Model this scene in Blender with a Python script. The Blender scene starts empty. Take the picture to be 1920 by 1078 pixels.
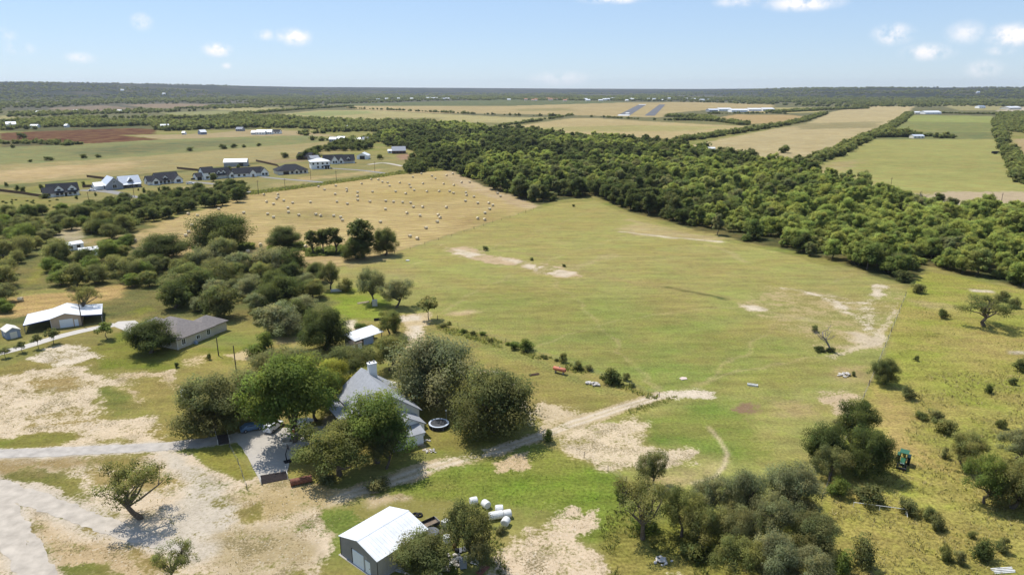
import bpy, math, random
import numpy as np
from mathutils import Vector, Matrix

# ------------------------------------------------------------------ camera, sky, sun, exposure
SC = bpy.context.scene
COL = SC.collection
HC = 68.0                      # drone height, metres
FPX = 1280.0                   # focal length in photo pixels (1920 wide) = 24 mm
PITCH = math.atan((539 - 166) / FPX)
SP, CP = math.sin(PITCH), math.cos(PITCH)

cam = bpy.data.cameras.new('camera')
cam.sensor_width = 36.0
cam.lens = 36.0 * FPX / 1920.0
cam.clip_start = 1.0
cam.clip_end = 80000.0
camo = bpy.data.objects.new('camera', cam)
COL.objects.link(camo)
camo.location = (0, 0, HC)
camo.rotation_euler = (math.pi / 2 - PITCH, 0, 0)
SC.camera = camo

SUN_EL = math.radians(61)
SUN_DIR = Vector((-0.70, 0.66, 0)).normalized() * math.cos(SUN_EL) + Vector((0, 0, math.sin(SUN_EL)))
sun = bpy.data.lights.new('sun', 'SUN')
sun.energy = 3.75
sun.angle = math.radians(0.53)
sun.color = (1.0, 0.955, 0.88)
suno = bpy.data.objects.new('sun', sun)
COL.objects.link(suno)
suno.rotation_euler = SUN_DIR.to_track_quat('Z', 'Y').to_euler()

vs = SC.view_settings
vs.view_transform = 'Standard'
vs.look = 'None'
vs.exposure = 0.47
vs.gamma = 1.0
vs.use_curve_mapping = False
SC.cycles.use_denoising = True
SC.cycles.max_bounces = 6
SC.cycles.diffuse_bounces = 3
SC.cycles.transmission_bounces = 3
SC.cycles.transparent_max_bounces = 4
SC.cycles.volume_bounces = 0
SC.cycles.caustics_reflective = False
SC.cycles.caustics_refractive = False
SC.render.use_persistent_data = False


def G(px, py, z=0.0):
    """photo pixel -> point on the plane at height z"""
    u = (px - 960) / FPX
    v = -(py - 539) / FPX
    dy = v * SP + CP
    dz = v * CP - SP
    t = (HC - z) / -dz
    return Vector((u * t, dy * t, z))


def top_z(py_top, y):
    """height of the thing whose top is seen at py_top when it stands y metres ahead"""
    v = -(py_top - 539) / FPX
    return HC + (v * CP - SP) * y / (v * SP + CP)


def cloud_dir(px, py):
    u = (px - 960) / FPX
    v = -(py - 539) / FPX
    return Vector((u, v * SP + CP, v * CP - SP)).normalized()


SKY_GAMMA, SKY_VAL = 0.5, 1.6
world = bpy.data.worlds.new('World')
SC.world = world
world.use_nodes = True
world.cycles.sampling_method = "MANUAL"
world.cycles.sample_map_resolution = 256
wn, wl = world.node_tree.nodes, world.node_tree.links
for n in list(wn):
    wn.remove(n)
w_out = wn.new('ShaderNodeOutputWorld')
w_bg = wn.new('ShaderNodeBackground')
w_bg.inputs['Strength'].default_value = 0.14
w_sky = wn.new('ShaderNodeTexSky')
w_sky.sky_type = 'NISHITA'
w_sky.sun_disc = False
w_sky.sun_elevation = SUN_EL
w_sky.sun_rotation = math.atan2(SUN_DIR.x, SUN_DIR.y)
w_sky.altitude = 300
w_sky.air_density = 1.0
w_sky.dust_density = 0.0
w_sky.ozone_density = 3.5
w_tc = wn.new('ShaderNodeTexCoord')
w_noise = wn.new('ShaderNodeTexNoise')
w_noise.inputs['Scale'].default_value = 55.0
w_noise.inputs['Detail'].default_value = 6.0
w_noise.inputs['Roughness'].default_value = 0.62
wl.new(w_tc.outputs['Generated'], w_noise.inputs['Vector'])
CLOUDS = [(553, 70, 34, 15, .62), (408, 94, 24, 12, .58), (266, 42, 17, 14, .36), (1675, 65, 32, 17, .5), (1740, 98, 38, 14, .46),
          (1900, 66, 36, 18, .6), (1508, 6, 62, 14, .62), (1810, 62, 28, 18, .34), (150, 109, 22, 9, .32), (1845, 130, 26, 14, .34),
          (1150, 0, 60, 8, .5), (36, 91, 20, 10, .34), (1380, 4, 40, 10, .34), (1050, 148, 60, 14, .26), (497, 66, 18, 10, .3),
          (425, 124, 10, 6, .3), (5, 68, 18, 12, .25), (1875, 95, 20, 8, .3)]
prev = None
for (cx, cy, rx, ry, amp) in CLOUDS:
    d = cloud_dir(cx, cy)
    right = Vector((d.y, -d.x, 0)).normalized()
    up = right.cross(d)
    sub = wn.new('ShaderNodeVectorMath'); sub.operation = 'SUBTRACT'
    wl.new(w_tc.outputs['Generated'], sub.inputs[0]); sub.inputs[1].default_value = d
    da = wn.new('ShaderNodeVectorMath'); da.operation = 'DOT_PRODUCT'
    wl.new(sub.outputs[0], da.inputs[0]); da.inputs[1].default_value = right * (FPX / rx)
    db = wn.new('ShaderNodeVectorMath'); db.operation = 'DOT_PRODUCT'
    wl.new(sub.outputs[0], db.inputs[0]); db.inputs[1].default_value = up * (FPX / ry)
    dc = wn.new('ShaderNodeVectorMath'); dc.operation = 'DOT_PRODUCT'
    wl.new(sub.outputs[0], dc.inputs[0]); dc.inputs[1].default_value = d * 8.0
    cmb = wn.new('ShaderNodeCombineXYZ')
    wl.new(da.outputs['Value'], cmb.inputs[0]); wl.new(db.outputs['Value'], cmb.inputs[1]); wl.new(dc.outputs['Value'], cmb.inputs[2])
    ln = wn.new('ShaderNodeVectorMath'); ln.operation = 'LENGTH'
    wl.new(cmb.outputs[0], ln.inputs[0])
    mr = wn.new('ShaderNodeMapRange'); mr.interpolation_type = 'SMOOTHSTEP'
    mr.inputs['From Min'].default_value = 0.0; mr.inputs['From Max'].default_value = 1.25
    mr.inputs['To Min'].default_value = amp; mr.inputs['To Max'].default_value = 0.0
    wl.new(ln.outputs['Value'], mr.inputs['Value'])
    if prev is None:
        prev = mr.outputs[0]
    else:
        mx = wn.new('ShaderNodeMath'); mx.operation = 'MAXIMUM'
        wl.new(prev, mx.inputs[0]); wl.new(mr.outputs[0], mx.inputs[1]); prev = mx.outputs[0]
# the same kind of small cumulus goes on above the frame
w_noise2 = wn.new('ShaderNodeTexNoise')
w_noise2.inputs['Scale'].default_value = 9.0
w_noise2.inputs['Detail'].default_value = 3.0
wl.new(w_tc.outputs['Generated'], w_noise2.inputs['Vector'])
w_sep = wn.new('ShaderNodeSeparateXYZ'); wl.new(w_tc.outputs['Generated'], w_sep.inputs[0])
w_el = wn.new('ShaderNodeMapRange'); w_el.inputs['From Min'].default_value = 0.12; w_el.inputs['From Max'].default_value = 0.2
wl.new(w_sep.outputs['Z'], w_el.inputs['Value'])
w_f = wn.new('ShaderNodeMapRange'); w_f.inputs['From Min'].default_value = 0.56; w_f.inputs['From Max'].default_value = 0.75
w_f.inputs['To Max'].default_value = 0.7
wl.new(w_noise2.outputs['Fac'], w_f.inputs['Value'])
w_m = wn.new('ShaderNodeMath'); w_m.operation = 'MULTIPLY'
wl.new(w_el.outputs[0], w_m.inputs[0]); wl.new(w_f.outputs[0], w_m.inputs[1])
w_mx = wn.new('ShaderNodeMath'); w_mx.operation = 'MAXIMUM'
wl.new(prev, w_mx.inputs[0]); wl.new(w_m.outputs[0], w_mx.inputs[1])
w_n = wn.new('ShaderNodeMapRange'); w_n.inputs['From Min'].default_value = 0.36; w_n.inputs['From Max'].default_value = 0.60
w_n.inputs['To Min'].default_value = 0.0; w_n.inputs['To Max'].default_value = 2.3
wl.new(w_noise.outputs['Fac'], w_n.inputs['Value'])
w_mu = wn.new('ShaderNodeMath'); w_mu.operation = 'MULTIPLY'; w_mu.use_clamp = True
wl.new(w_mx.outputs[0], w_mu.inputs[0]); wl.new(w_n.outputs[0], w_mu.inputs[1])
w_mix = wn.new('ShaderNodeMix'); w_mix.data_type = 'RGBA'
wl.new(w_mu.outputs[0], w_mix.inputs['Factor'])
# one even grade over the whole dome: flatter from horizon to zenith, a touch bluer
w_gam = wn.new('ShaderNodeGamma'); w_gam.inputs['Gamma'].default_value = SKY_GAMMA
w_hs = wn.new('ShaderNodeMix'); w_hs.data_type = 'RGBA'; w_hs.blend_type = 'MULTIPLY'; w_hs.inputs['Factor'].default_value = 1.0
w_hs.inputs['B'].default_value = (.79 * SKY_VAL, .93 * SKY_VAL, 1.14 * SKY_VAL, 1)
wl.new(w_sky.outputs[0], w_gam.inputs[0]); wl.new(w_gam.outputs[0], w_hs.inputs['A'])
wl.new(w_hs.outputs['Result'], w_mix.inputs['A'])
w_mix.inputs['B'].default_value = (5.6, 5.5, 5.6, 1)
wl.new(w_mix.outputs['Result'], w_bg.inputs['Color'])
wl.new(w_bg.outputs[0], w_out.inputs['Surface'])

# ------------------------------------------------------------------ helpers
RNG = np.random.default_rng(7)
random.seed(7)
GAIN = 1.80


def lin(c):
    c = c / 255.0
    return c / 12.92 if c <= 0.04045 else ((c + 0.055) / 1.055) ** 2.4


def A(r, g, b, k=None):
    """seen sRGB of a sunlit level surface -> albedo"""
    k = k or GAIN
    return (lin(r) / k, lin(g) / k, lin(b) / k)


def hash2(ix, iy, seed):
    h = (ix.astype(np.int64) * 374761393 + iy.astype(np.int64) * 668265263 + seed * 974711) & 0xffffffff
    h = ((h ^ (h >> 13)) * 1274126177) & 0xffffffff
    h = h ^ (h >> 16)
    return (h & 0xffffff) / float(0xffffff)


def vnoise(x, y, seed=0):
    ix = np.floor(x); iy = np.floor(y)
    fx = x - ix; fy = y - iy
    fx = fx * fx * (3 - 2 * fx); fy = fy * fy * (3 - 2 * fy)
    a = hash2(ix, iy, seed); b = hash2(ix + 1, iy, seed)
    c = hash2(ix, iy + 1, seed); d = hash2(ix + 1, iy + 1, seed)
    return (a * (1 - fx) + b * fx) * (1 - fy) + (c * (1 - fx) + d * fx) * fy


def fbm(x, y, seed=0, oct=4):
    s = np.zeros_like(x); a = 0.5; t = 0
    for o in range(oct):
        s += a * vnoise(x * 2 ** o, y * 2 ** o, seed + o * 17); t += a; a *= 0.5
    return s / t


def new_mat(name, rough=0.8, spec=0.2):
    m = bpy.data.materials.new(name)
    m.use_nodes = True
    b = m.node_tree.nodes['Principled BSDF']
    b.inputs['Roughness'].default_value = rough
    b.inputs['Specular IOR Level'].default_value = spec
    return m, m.node_tree.nodes, m.node_tree.links, b


def mat(name, rgb, rough=0.75, var=0.12, scale=1.2, spec=0.25, metal=0.0, bump=0.0, stretch=(1, 1, 1)):
    """plain weathered surface: base colour broken up by two noises"""
    m, N, L, b = new_mat(name, rough, spec)
    b.inputs['Metallic'].default_value = metal
    tc = N.new('ShaderNodeTexCoord'); mp = N.new('ShaderNodeMapping')
    mp.inputs['Scale'].default_value = stretch
    L.new(tc.outputs['Object'], mp.inputs['Vector'])
    n = N.new('ShaderNodeTexNoise'); n.inputs['Scale'].default_value = scale; n.inputs['Detail'].default_value = 5
    L.new(mp.outputs[0], n.inputs['Vector'])
    r = N.new('ShaderNodeMapRange'); r.inputs['From Min'].default_value = 0.3; r.inputs['From Max'].default_value = 0.7
    r.inputs['To Min'].default_value = 1 - var; r.inputs['To Max'].default_value = 1 + var
    L.new(n.outputs['Fac'], r.inputs['Value'])
    mm = N.new('ShaderNodeMix'); mm.data_type = 'RGBA'; mm.blend_type = 'MULTIPLY'
    mm.inputs['Factor'].default_value = 1
    mm.inputs['A'].default_value = (*rgb, 1)
    cb = N.new('ShaderNodeCombineColor')
    for i in range(3):
        L.new(r.outputs[0], cb.inputs[i])
    L.new(cb.outputs[0], mm.inputs['B'])
    L.new(mm.outputs['Result'], b.inputs['Base Color'])
    if bump:
        bp = N.new('ShaderNodeBump'); bp.inputs['Strength'].default_value = bump; bp.inputs['Distance'].default_value = 0.05
        L.new(n.outputs['Fac'], bp.inputs['Height']); L.new(bp.outputs[0], b.inputs['Normal'])
    return m


def mesh_from(name, verts, faces, mats, midx=None, smooth=False):
    me = bpy.data.meshes.new(name)
    me.from_pydata([tuple(v) for v in verts], [], faces)
    for m in mats:
        me.materials.append(m)
    if midx is not None:
        me.polygons.foreach_set('material_index', midx)
    if smooth:
        me.polygons.foreach_set('use_smooth', [True] * len(me.polygons))
    me.update()
    return me


class MB:
    """collects shapes into ONE mesh object"""
    def __init__(self):
        self.v = []; self.f = []; self.mi = []; self.m = 0

    def add(self, vs_, fs_):
        o = len(self.v)
        self.v.extend([Vector(p) for p in vs_])
        for f in fs_:
            self.f.append(tuple(i + o for i in f)); self.mi.append(self.m)
        return self

    def box(self, x0, x1, y0, y1, z0, z1):
        return self.add([(x0, y0, z0), (x1, y0, z0), (x1, y1, z0), (x0, y1, z0), (x0, y0, z1), (x1, y0, z1), (x1, y1, z1), (x0, y1, z1)],
                        [(0, 3, 2, 1), (4, 5, 6, 7), (0, 1, 5, 4), (1, 2, 6, 5), (2, 3, 7, 6), (3, 0, 4, 7)])

    def tube(self, pts, radii, n=6, cap=True):
        pts = [Vector(p) for p in pts]
        o = len(self.v)
        for i, p in enumerate(pts):
            d = (pts[min(i + 1, len(pts) - 1)] - pts[max(i - 1, 0)])
            d = d.normalized() if d.length > 1e-6 else Vector((0, 0, 1))
            a = d.cross(Vector((0.31, 0.95, 0.05)) if abs(d.y) < .9 else Vector((1, 0, 0))).normalized(); b = d.cross(a)
            for k in range(n):
                t = 2 * math.pi * k / n
                self.v.append(p + (a * math.cos(t) + b * math.sin(t)) * radii[i])
        for i in range(len(pts) - 1):
            for k in range(n):
                k2 = (k + 1) % n
                self.f.append((o + i * n + k, o + (i + 1) * n + k, o + (i + 1) * n + k2, o + i * n + k2)); self.mi.append(self.m)
        if cap:
            self.f.append(tuple(o + k for k in range(n))); self.mi.append(self.m)
            self.f.append(tuple(o + (len(pts) - 1) * n + k for k in range(n - 1, -1, -1))); self.mi.append(self.m)
        return self

    def prism(self, poly, z0, z1):
        n = len(poly)
        return self.add([(p[0], p[1], z0) for p in poly] + [(p[0], p[1], z1) for p in poly],
                        [tuple(range(n - 1, -1, -1)), tuple(range(n, 2 * n))] + [(i, (i + 1) % n, n + (i + 1) % n, n + i) for i in range(n)])

    def slab(self, quad, t):
        """a sheet of thickness t hanging under the given quad / polygon (list of 3-D points)"""
        q = [Vector(p) for p in quad]; n = len(q)
        nn = (q[1] - q[0]).cross(q[2] - q[0]).normalized()
        if nn.z < 0:
            nn = -nn
        return self.add(q + [p - nn * t for p in q],
                        [tuple(range(n)), tuple(range(2 * n - 1, n - 1, -1))] + [(i, n + i, n + (i + 1) % n, (i + 1) % n) for i in range(n)])

    def build(self, name, mats, parent=None, smooth=False, loc=None, rot=None):
        if not isinstance(mats, (list, tuple)):
            mats = [mats]
        o = bpy.data.objects.new(name, mesh_from(name, self.v, self.f, mats, self.mi, smooth))
        COL.objects.link(o)
        if parent:
            o.parent = parent
        if loc is not None:
            o.location = loc
        if rot is not None:
            o.rotation_euler = (0, 0, rot)
        return o


def tag(o, label=None, cat=None, group=None, kind=None):
    if label: o['label'] = label
    if cat: o['category'] = cat
    if group: o['group'] = group
    if kind: o['kind'] = kind
    return o


def empty(name, label, cat, loc=(0, 0, 0), rot=0.0, group=None, scale=None):
    o = bpy.data.objects.new(name, None)
    COL.objects.link(o)
    o.location = loc; o.rotation_euler = (0, 0, rot)
    o.empty_display_size = 0.3
    if scale: o.scale = scale
    return tag(o, label, cat, group)


def poly_w(pts):
    return np.array([[G(*p).x, G(*p).y] for p in pts])


def sdf_poly(P, Q):
    """signed distance (inside positive) of points P to polygon Q"""
    d2 = np.full(len(P), 1e18); inside = np.zeros(len(P), bool)
    n = len(Q)
    for i in range(n):
        a = Q[i]; b = Q[(i + 1) % n]
        e = b - a; w = P - a
        t = np.clip((w @ e) / max(e @ e, 1e-9), 0, 1)
        dd = w - t[:, None] * e
        d2 = np.minimum(d2, (dd ** 2).sum(1))
        c = ((a[1] > P[:, 1]) != (b[1] > P[:, 1]))
        xi = a[0] + (P[:, 1] - a[1]) * (e[0] / (e[1] if abs(e[1]) > 1e-9 else 1e-9))
        inside ^= c & (P[:, 0] < xi)
    d = np.sqrt(d2)
    return np.where(inside, d, -d)


def dist_line(P, Q):
    d2 = np.full(len(P), 1e18)
    for i in range(len(Q) - 1):
        a = Q[i]; e = Q[i + 1] - a; w = P - a
        t = np.clip((w @ e) / max(e @ e, 1e-9), 0, 1)
        dd = w - t[:, None] * e
        d2 = np.minimum(d2, (dd ** 2).sum(1))
    return np.sqrt(d2)


def sstep(x):
    x = np.clip(x, 0, 1)
    return x * x * (3 - 2 * x)

# ------------------------------------------------------------------ ground sheet, painted with what grows on it and with cloud shadow
def fan_grid():
    ys = [46.0]
    while ys[-1] < 14600:
        d = ys[-1]
        ys.append(d + max(0.62, 0.75 * d * d / (HC * FPX)))
    ys = np.array(ys)
    us = np.linspace(-1.12, 1.12, 640)
    Y, U = np.meshgrid(ys, us, indexing='ij')
    X = U * (Y + 10)
    return X, Y


GX, GY = fan_grid()
GP = np.stack([GX.ravel(), GY.ravel()], 1)
NV = len(GP)
# edge warps, two scales
WX = (fbm(GP[:, 0] / 9, GP[:, 1] / 9, 3) - .5) * 2
WY = (fbm(GP[:, 0] / 9, GP[:, 1] / 9, 31) - .5) * 2
WX += (fbm(GP[:, 0] / 2.2, GP[:, 1] / 2.2, 5, 3) - .5) * 0.9
WY += (fbm(GP[:, 0] / 2.2, GP[:, 1] / 2.2, 51, 3) - .5) * 0.9
MOT = fbm(GP[:, 0] / 26, GP[:, 1] / 17, 71)            # broad mottling
MOT2 = fbm(GP[:, 0] / 7, GP[:, 1] / 5, 77)
BIG = fbm(GP[:, 0] / 160, GP[:, 1] / 160, 91)
DIST = GP[:, 1]

GRASS_G = np.array(A(141, 146, 76)); GRASS_Y = np.array(A(178, 168, 104)); GRASS_T = np.array(A(196, 172, 124))
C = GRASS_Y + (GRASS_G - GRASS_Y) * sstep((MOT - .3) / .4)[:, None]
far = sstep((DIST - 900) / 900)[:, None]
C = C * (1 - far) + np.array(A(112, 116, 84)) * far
SOIL = np.zeros(NV); SOILC = np.tile(np.array(A(234, 212, 180)), (NV, 1)); BARE = np.zeros(NV); ROUGH = np.zeros(NV); HAY = np.zeros(NV)


def lay(pts, col, soft=3.0, warp=4.0, op=1.0, bare=None, rough=None, hay=None, brk=0.0, world=False, line=None):
    """blend a colour into a polygon (or along a line of the given width) of the ground"""
    global C, BARE, ROUGH, HAY
    Q = np.array(pts, float) if world else poly_w(pts)
    m = soft + warp * 2 + (line or 0)
    lo = Q.min(0) - m; hi = Q.max(0) + m
    sel = np.where((GP[:, 0] > lo[0]) & (GP[:, 0] < hi[0]) & (GP[:, 1] > lo[1]) & (GP[:, 1] < hi[1]))[0]
    if len(sel) == 0:
        return
    P = GP[sel] + np.stack([WX[sel], WY[sel]], 1) * warp
    if line:
        s = line / 2 - dist_line(P, Q)
    else:
        s = sdf_poly(P, Q)
    w = sstep((s + soft * .5) / soft) * op
    if brk:
        w = w * (1 - brk * (1 - sstep((MOT2[sel] - .32) / .25)))
    k = w[:, None]
    if bare is not None and bare >= .2:
        SOILC[sel] = np.where(SOIL[sel][:, None] < .02, np.array(col), SOILC[sel] * (1 - k) + np.array(col) * k)
        SOIL[sel] = np.maximum(SOIL[sel], w) if op < 1 else SOIL[sel] * (1 - w) + w
    else:
        C[sel] = C[sel] * (1 - k) + np.array(col) * k
        SOIL[sel] *= (1 - w)
    for arr, val in ((BARE, bare), (ROUGH, rough), (HAY, hay)):
        if val is not None:
            arr[sel] = arr[sel] * (1 - w) + val * w
    if bare is None and line is None and op == 1.0:
        BARE[sel] *= (1 - w)


CAL = A(242, 224, 196)        # caliche / bare limestone soil
SAND = A(222, 198, 160)
GRAV = A(218, 210, 198)

# --- far country: scrub, crops, airport
lay([(0, 172), (1920, 172), (1920, 196), (1400, 192), (1000, 187), (600, 196), (0, 208)], A(84, 92, 84), 60, 40)
lay([(90, 203), (195, 198), (250, 203), (245, 208), (110, 209)], A(146, 130, 116), 20, 15)
lay([(230, 197), (330, 194), (400, 197), (425, 204), (280, 203)], A(156, 136, 118), 20, 15)
lay([(395, 199), (480, 202), (545, 203), (490, 211), (400, 206)], A(184, 176, 122), 15, 10)
lay([(300, 212), (420, 208), (470, 213), (330, 217)], A(160, 162, 110), 15, 10)
lay([(480, 188), (545, 187), (550, 190), (480, 191)], A(180, 170, 120), 15, 10)
lay([(600, 173.2), (640, 172.6), (640, 174.3), (600, 174.5)], A(190, 180, 130), 30, 10)
lay([(630, 196), (960, 186), (1180, 191), (1085, 198), (960, 199), (640, 199)], A(98, 116, 78), 30, 12)
lay([(640, 199), (960, 199), (1160, 193), (1310, 192), (1450, 197), (1445, 213), (1330, 206), (1250, 213), (1240, 221), (1100, 217), (960, 214), (820, 213), (660, 205)], A(200, 178, 130), 12, 10)
lay([(960, 205), (1060, 203), (1080, 208), (970, 209)], A(150, 146, 95), 30, 25, op=.7)
lay([(490, 218), (600, 207), (690, 207), (820, 214), (960, 220), (1060, 220), (940, 231), (840, 229), (740, 225), (620, 225), (500, 222)], A(194, 182, 128), 8, 8)
lay([(540, 214), (620, 208), (690, 209), (700, 213), (600, 219)], A(160, 168, 108), 30, 25)
lay([(720, 221), (830, 221), (820, 228), (730, 226)], A(140, 136, 96), 30, 20, op=.7)
lay([(925, 243), (1070, 222), (1120, 222), (1250, 230), (1380, 236), (1430, 239), (1300, 262), (1230, 270), (1150, 264), (1000, 252)], A(206, 184, 134), 8, 8)
lay([(960, 241), (1180, 235), (1370, 238), (1300, 246), (1150, 247), (1000, 246)], A(178, 172, 110), 30, 25, op=.8)
lay([(1320, 226), (1380, 215), (1480, 216), (1520, 220), (1450, 231), (1400, 233)], A(200, 170, 120), 8, 6)
lay([(1450, 202), (1545, 202), (1540, 211), (1470, 213)], A(196, 184, 124), 15, 6)
lay([(1280, 275), (1440, 244), (1510, 233), (1560, 210), (1620, 199), (1715, 200), (1690, 221), (1620, 252), (1560, 287), (1495, 316), (1440, 312), (1400, 298), (1365, 295)], A(210, 190, 144), 6, 8)
lay([(1480, 232), (1660, 228), (1640, 240), (1500, 243)], A(152, 146, 104), 25, 20, op=.7)
lay([(1690, 226), (1705, 216), (1862, 218), (1870, 247), (1780, 250), (1680, 239)], A(164, 174, 100), 6, 6)
lay([(1690, 228), (1868, 231), (1870, 247), (1780, 249), (1680, 238)], A(134, 142, 88), 25, 15, op=.8)
lay([(1610, 270), (1645, 258), (1868, 262), (1895, 300), (1935, 352), (1935, 388), (1740, 372), (1600, 350), (1512, 320)], A(176, 174, 104), 5, 6)
lay([(1625, 258), (1700, 247), (1868, 249), (1872, 261), (1640, 262)], A(128, 138, 88), 8, 6)
lay([(1680, 368), (1800, 358), (1935, 360), (1935, 402), (1820, 396)], A(206, 184, 148), 8, 8, bare=.3)
lay([(1520, 318), (1570, 305), (1620, 300), (1560, 330)], A(196, 176, 128), 15, 12, op=.8)
lay([(1865, 206), (1935, 200), (1935, 212), (1880, 213)], A(216, 202, 182), 15, 10)
lay([(1760, 197), (1885, 196), (1885, 207), (1800, 208)], A(176, 168, 118), 15, 10)
lay([(1900, 262), (1940, 258), (1940, 300), (1915, 290)], A(196, 172, 128), 8, 6)
lay([(1876, 262), (1895, 300), (1925, 345)], A(206, 184, 146), 3, 2, line=5)
# --- left far fields
lay([(0, 217), (30, 217), (30, 223), (0, 225)], A(186, 176, 124), 15, 10)
lay([(0, 230), (480, 225), (480, 243), (0, 247)], A(92, 102, 68), 20, 15)
lay([(0, 250), (85, 246), (170, 243), (250, 240.5), (292, 243), (288, 252), (222, 254), (305, 262), (215, 268), (140, 270), (60, 267), (0, 262)], A(106, 60, 44), 5, 6)
lay([(245, 254.5), (310, 253), (400, 250), (470, 243), (560, 246), (640, 256), (480, 256), (305, 262)], A(188, 168, 128), 6, 6)
lay([(0, 262), (60, 266), (145, 270), (140, 276), (0, 282)], A(96, 96, 66), 6, 6)
lay([(-20, 277), (140, 271), (300, 262), (480, 256), (580, 254), (640, 263), (480, 276), (320, 289), (160, 301), (-20, 310)], A(146, 150, 98), 5, 6)
lay([(120, 282), (300, 268), (470, 260), (460, 270), (300, 284), (160, 293)], A(118, 124, 86), 40, 25, op=.8)  # cloud shadow over the green field, painted into the ground colour
lay([(-20, 310), (160, 301), (320, 289), (480, 276), (640, 264), (690, 273), (640, 287), (500, 301), (400, 313), (200, 332), (-20, 349)], A(178, 164, 114), 4, 6)
lay([(-20, 322), (130, 310), (260, 303), (220, 320), (90, 334), (-20, 344)], A(212, 184, 136), 30, 20)
lay([(-20, 350), (200, 332), (400, 314), (520, 299), (520, 303), (400, 318), (200, 338), (-20, 357)], A(126, 128, 80), 5, 4, rough=.5)
lay([(-20, 357), (200, 338), (330, 324), (520, 304), (700, 290), (770, 300), (800, 322), (600, 346), (470, 362), (380, 392), (250, 392), (60, 374), (-20, 362)], A(158, 152, 98), 4, 5)
lay([(20, 356), (90, 346), (180, 336), (185, 347), (160, 350), (90, 352), (60, 366)], A(152, 154, 82), 6, 5)
lay([(-20, 362), (80, 372), (180, 392), (200, 402), (-20, 412)], A(150, 148, 80), 5, 5)
lay([(190, 362), (300, 372), (440, 356), (430, 345), (330, 350)], A(160, 152, 92), 8, 6)
lay([(330, 352), (420, 349), (440, 352), (400, 358), (340, 360)], A(202, 182, 146), 10, 8, brk=.5)
lay([(560, 333), (640, 326), (720, 316), (700, 325), (640, 332), (570, 340)], A(206, 180, 130), 10, 8, brk=.5)
lay([(500, 345), (560, 340), (590, 345), (520, 352)], A(188, 172, 120), 10, 8, brk=.6)
lay([(744, 290), (776, 288), (778, 300), (750, 300)], A(178, 142, 118), 4, 4)
lay([(480, 302), (560, 297), (570, 303), (490, 307)], A(172, 150, 118), 10, 8, brk=.4)
# --- hay field
HAYP = [(246, 440), (300, 415), (380, 393), (470, 362), (600, 346), (760, 324), (845, 317), (885, 336), (960, 364), (1006, 386), (1000, 392), (870, 432), (745, 472), (640, 500), (560, 512), (480, 505), (420, 500), (330, 505), (300, 470), (256, 458)]
lay(HAYP, A(210, 184, 128), 3, 2.5, hay=1.0)
lay([(240, 450), (320, 425), (370, 470), (500, 478), (640, 478), (600, 510), (420, 505), (330, 505)], A(214, 184, 134), 25, 12, op=.8)
lay([(470, 400), (560, 395), (650, 402), (600, 415), (500, 418)], A(158, 146, 92), 30, 14, op=.65)
lay([(690, 360), (860, 350), (900, 372), (740, 382)], A(190, 166, 100), 30, 14, op=.6)
lay([(845, 318), (885, 336), (960, 364), (1010, 386), (990, 392), (930, 374), (870, 352), (830, 330)], A(212, 186, 148), 8, 4, op=.9)
lay([(850, 405), (930, 400), (930, 415), (850, 430)], A(170, 140, 92), 20, 10, op=.6)
lay([(470, 363), (600, 347), (720, 330), (790, 321), (845, 316)], A(104, 116, 66), 2, 1.5, line=6, rough=1)
# --- left woods floor, neighbour's hay strip
lay([(-20, 400), (250, 395), (300, 420), (250, 440), (300, 470), (330, 505), (480, 505), (640, 500), (690, 520), (600, 620), (420, 600), (240, 600), (-20, 640)], A(120, 122, 72), 5, 5, rough=.7)
lay([(110, 420), (150, 425), (160, 455), (120, 470), (100, 450)], A(200, 184, 150), 5, 5, brk=.3)
lay([(150, 450), (260, 440), (270, 470), (160, 480)], A(190, 170, 122), 8, 6, brk=.4)
lay([(-20, 560), (40, 548), (140, 538), (240, 530), (220, 555), (140, 580), (60, 590), (-20, 600)], A(214, 180, 120), 5, 4, hay=1)
lay([(-20, 548), (60, 545), (140, 540), (130, 548), (-20, 562)], A(166, 160, 92), 4, 4)
lay([(45, 535), (60, 515), (70, 500), (85, 502), (80, 530)], A(150, 150, 70), 4, 3)
lay([(240, 585), (275, 575), (285, 585), (250, 598)], A(140, 146, 64), 3, 3)
# --- main pasture
PAST = [(625, 505), (745, 473), (1000, 393), (1050, 382), (1115, 376), (1180, 404), (1330, 445), (1460, 474), (1530, 494), (1650, 528), (1705, 545), (1640, 690), (1590, 790), (1500, 960), (1380, 1000), (1240, 940), (1160, 884), (1035, 828), (1240, 745), (1100, 690), (1000, 660), (900, 628), (800, 598), (700, 580), (620, 560)]
lay(PAST, A(178, 170, 106), 3, 3)
BASE_G = np.array(A(158, 164, 84)); BASE_Y = np.array(A(196, 184, 114))
sel = sdf_poly(GP, poly_w(PAST)) > 0
k = (sstep((MOT[sel] * .7 + MOT2[sel] * .3 - .34) / .3))[:, None]
near = sstep((330 - GP[sel][:, 1]) / 170)[:, None]
C[sel] = C[sel] * .35 + .65 * (BASE_Y + (BASE_G - BASE_Y) * np.clip(k * .55 + near * .5, 0, 1))
ROUGH[sel] = .25
lay([(760, 560), (960, 530), (1200, 560), (1480, 640), (1560, 700), (1400, 700), (1240, 740), (1050, 670), (900, 620)], A(140, 150, 74), 40, 14, op=.55)
lay([(1150, 640), (1350, 660), (1430, 720), (1350, 735), (1250, 730), (1100, 680)], A(132, 150, 72), 30, 10, op=.6)
lay([(900, 400), (1000, 396), (1100, 385), (1180, 410), (1100, 430), (930, 440)], A(184, 172, 102), 30, 12, op=.7)
lay([(820, 463), (870, 460), (915, 478), (960, 482), (1010, 495), (1095, 505), (1105, 520), (1050, 520), (980, 505), (900, 488), (850, 478)], A(218, 190, 150), 8, 5, bare=.5, brk=.55)
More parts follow.
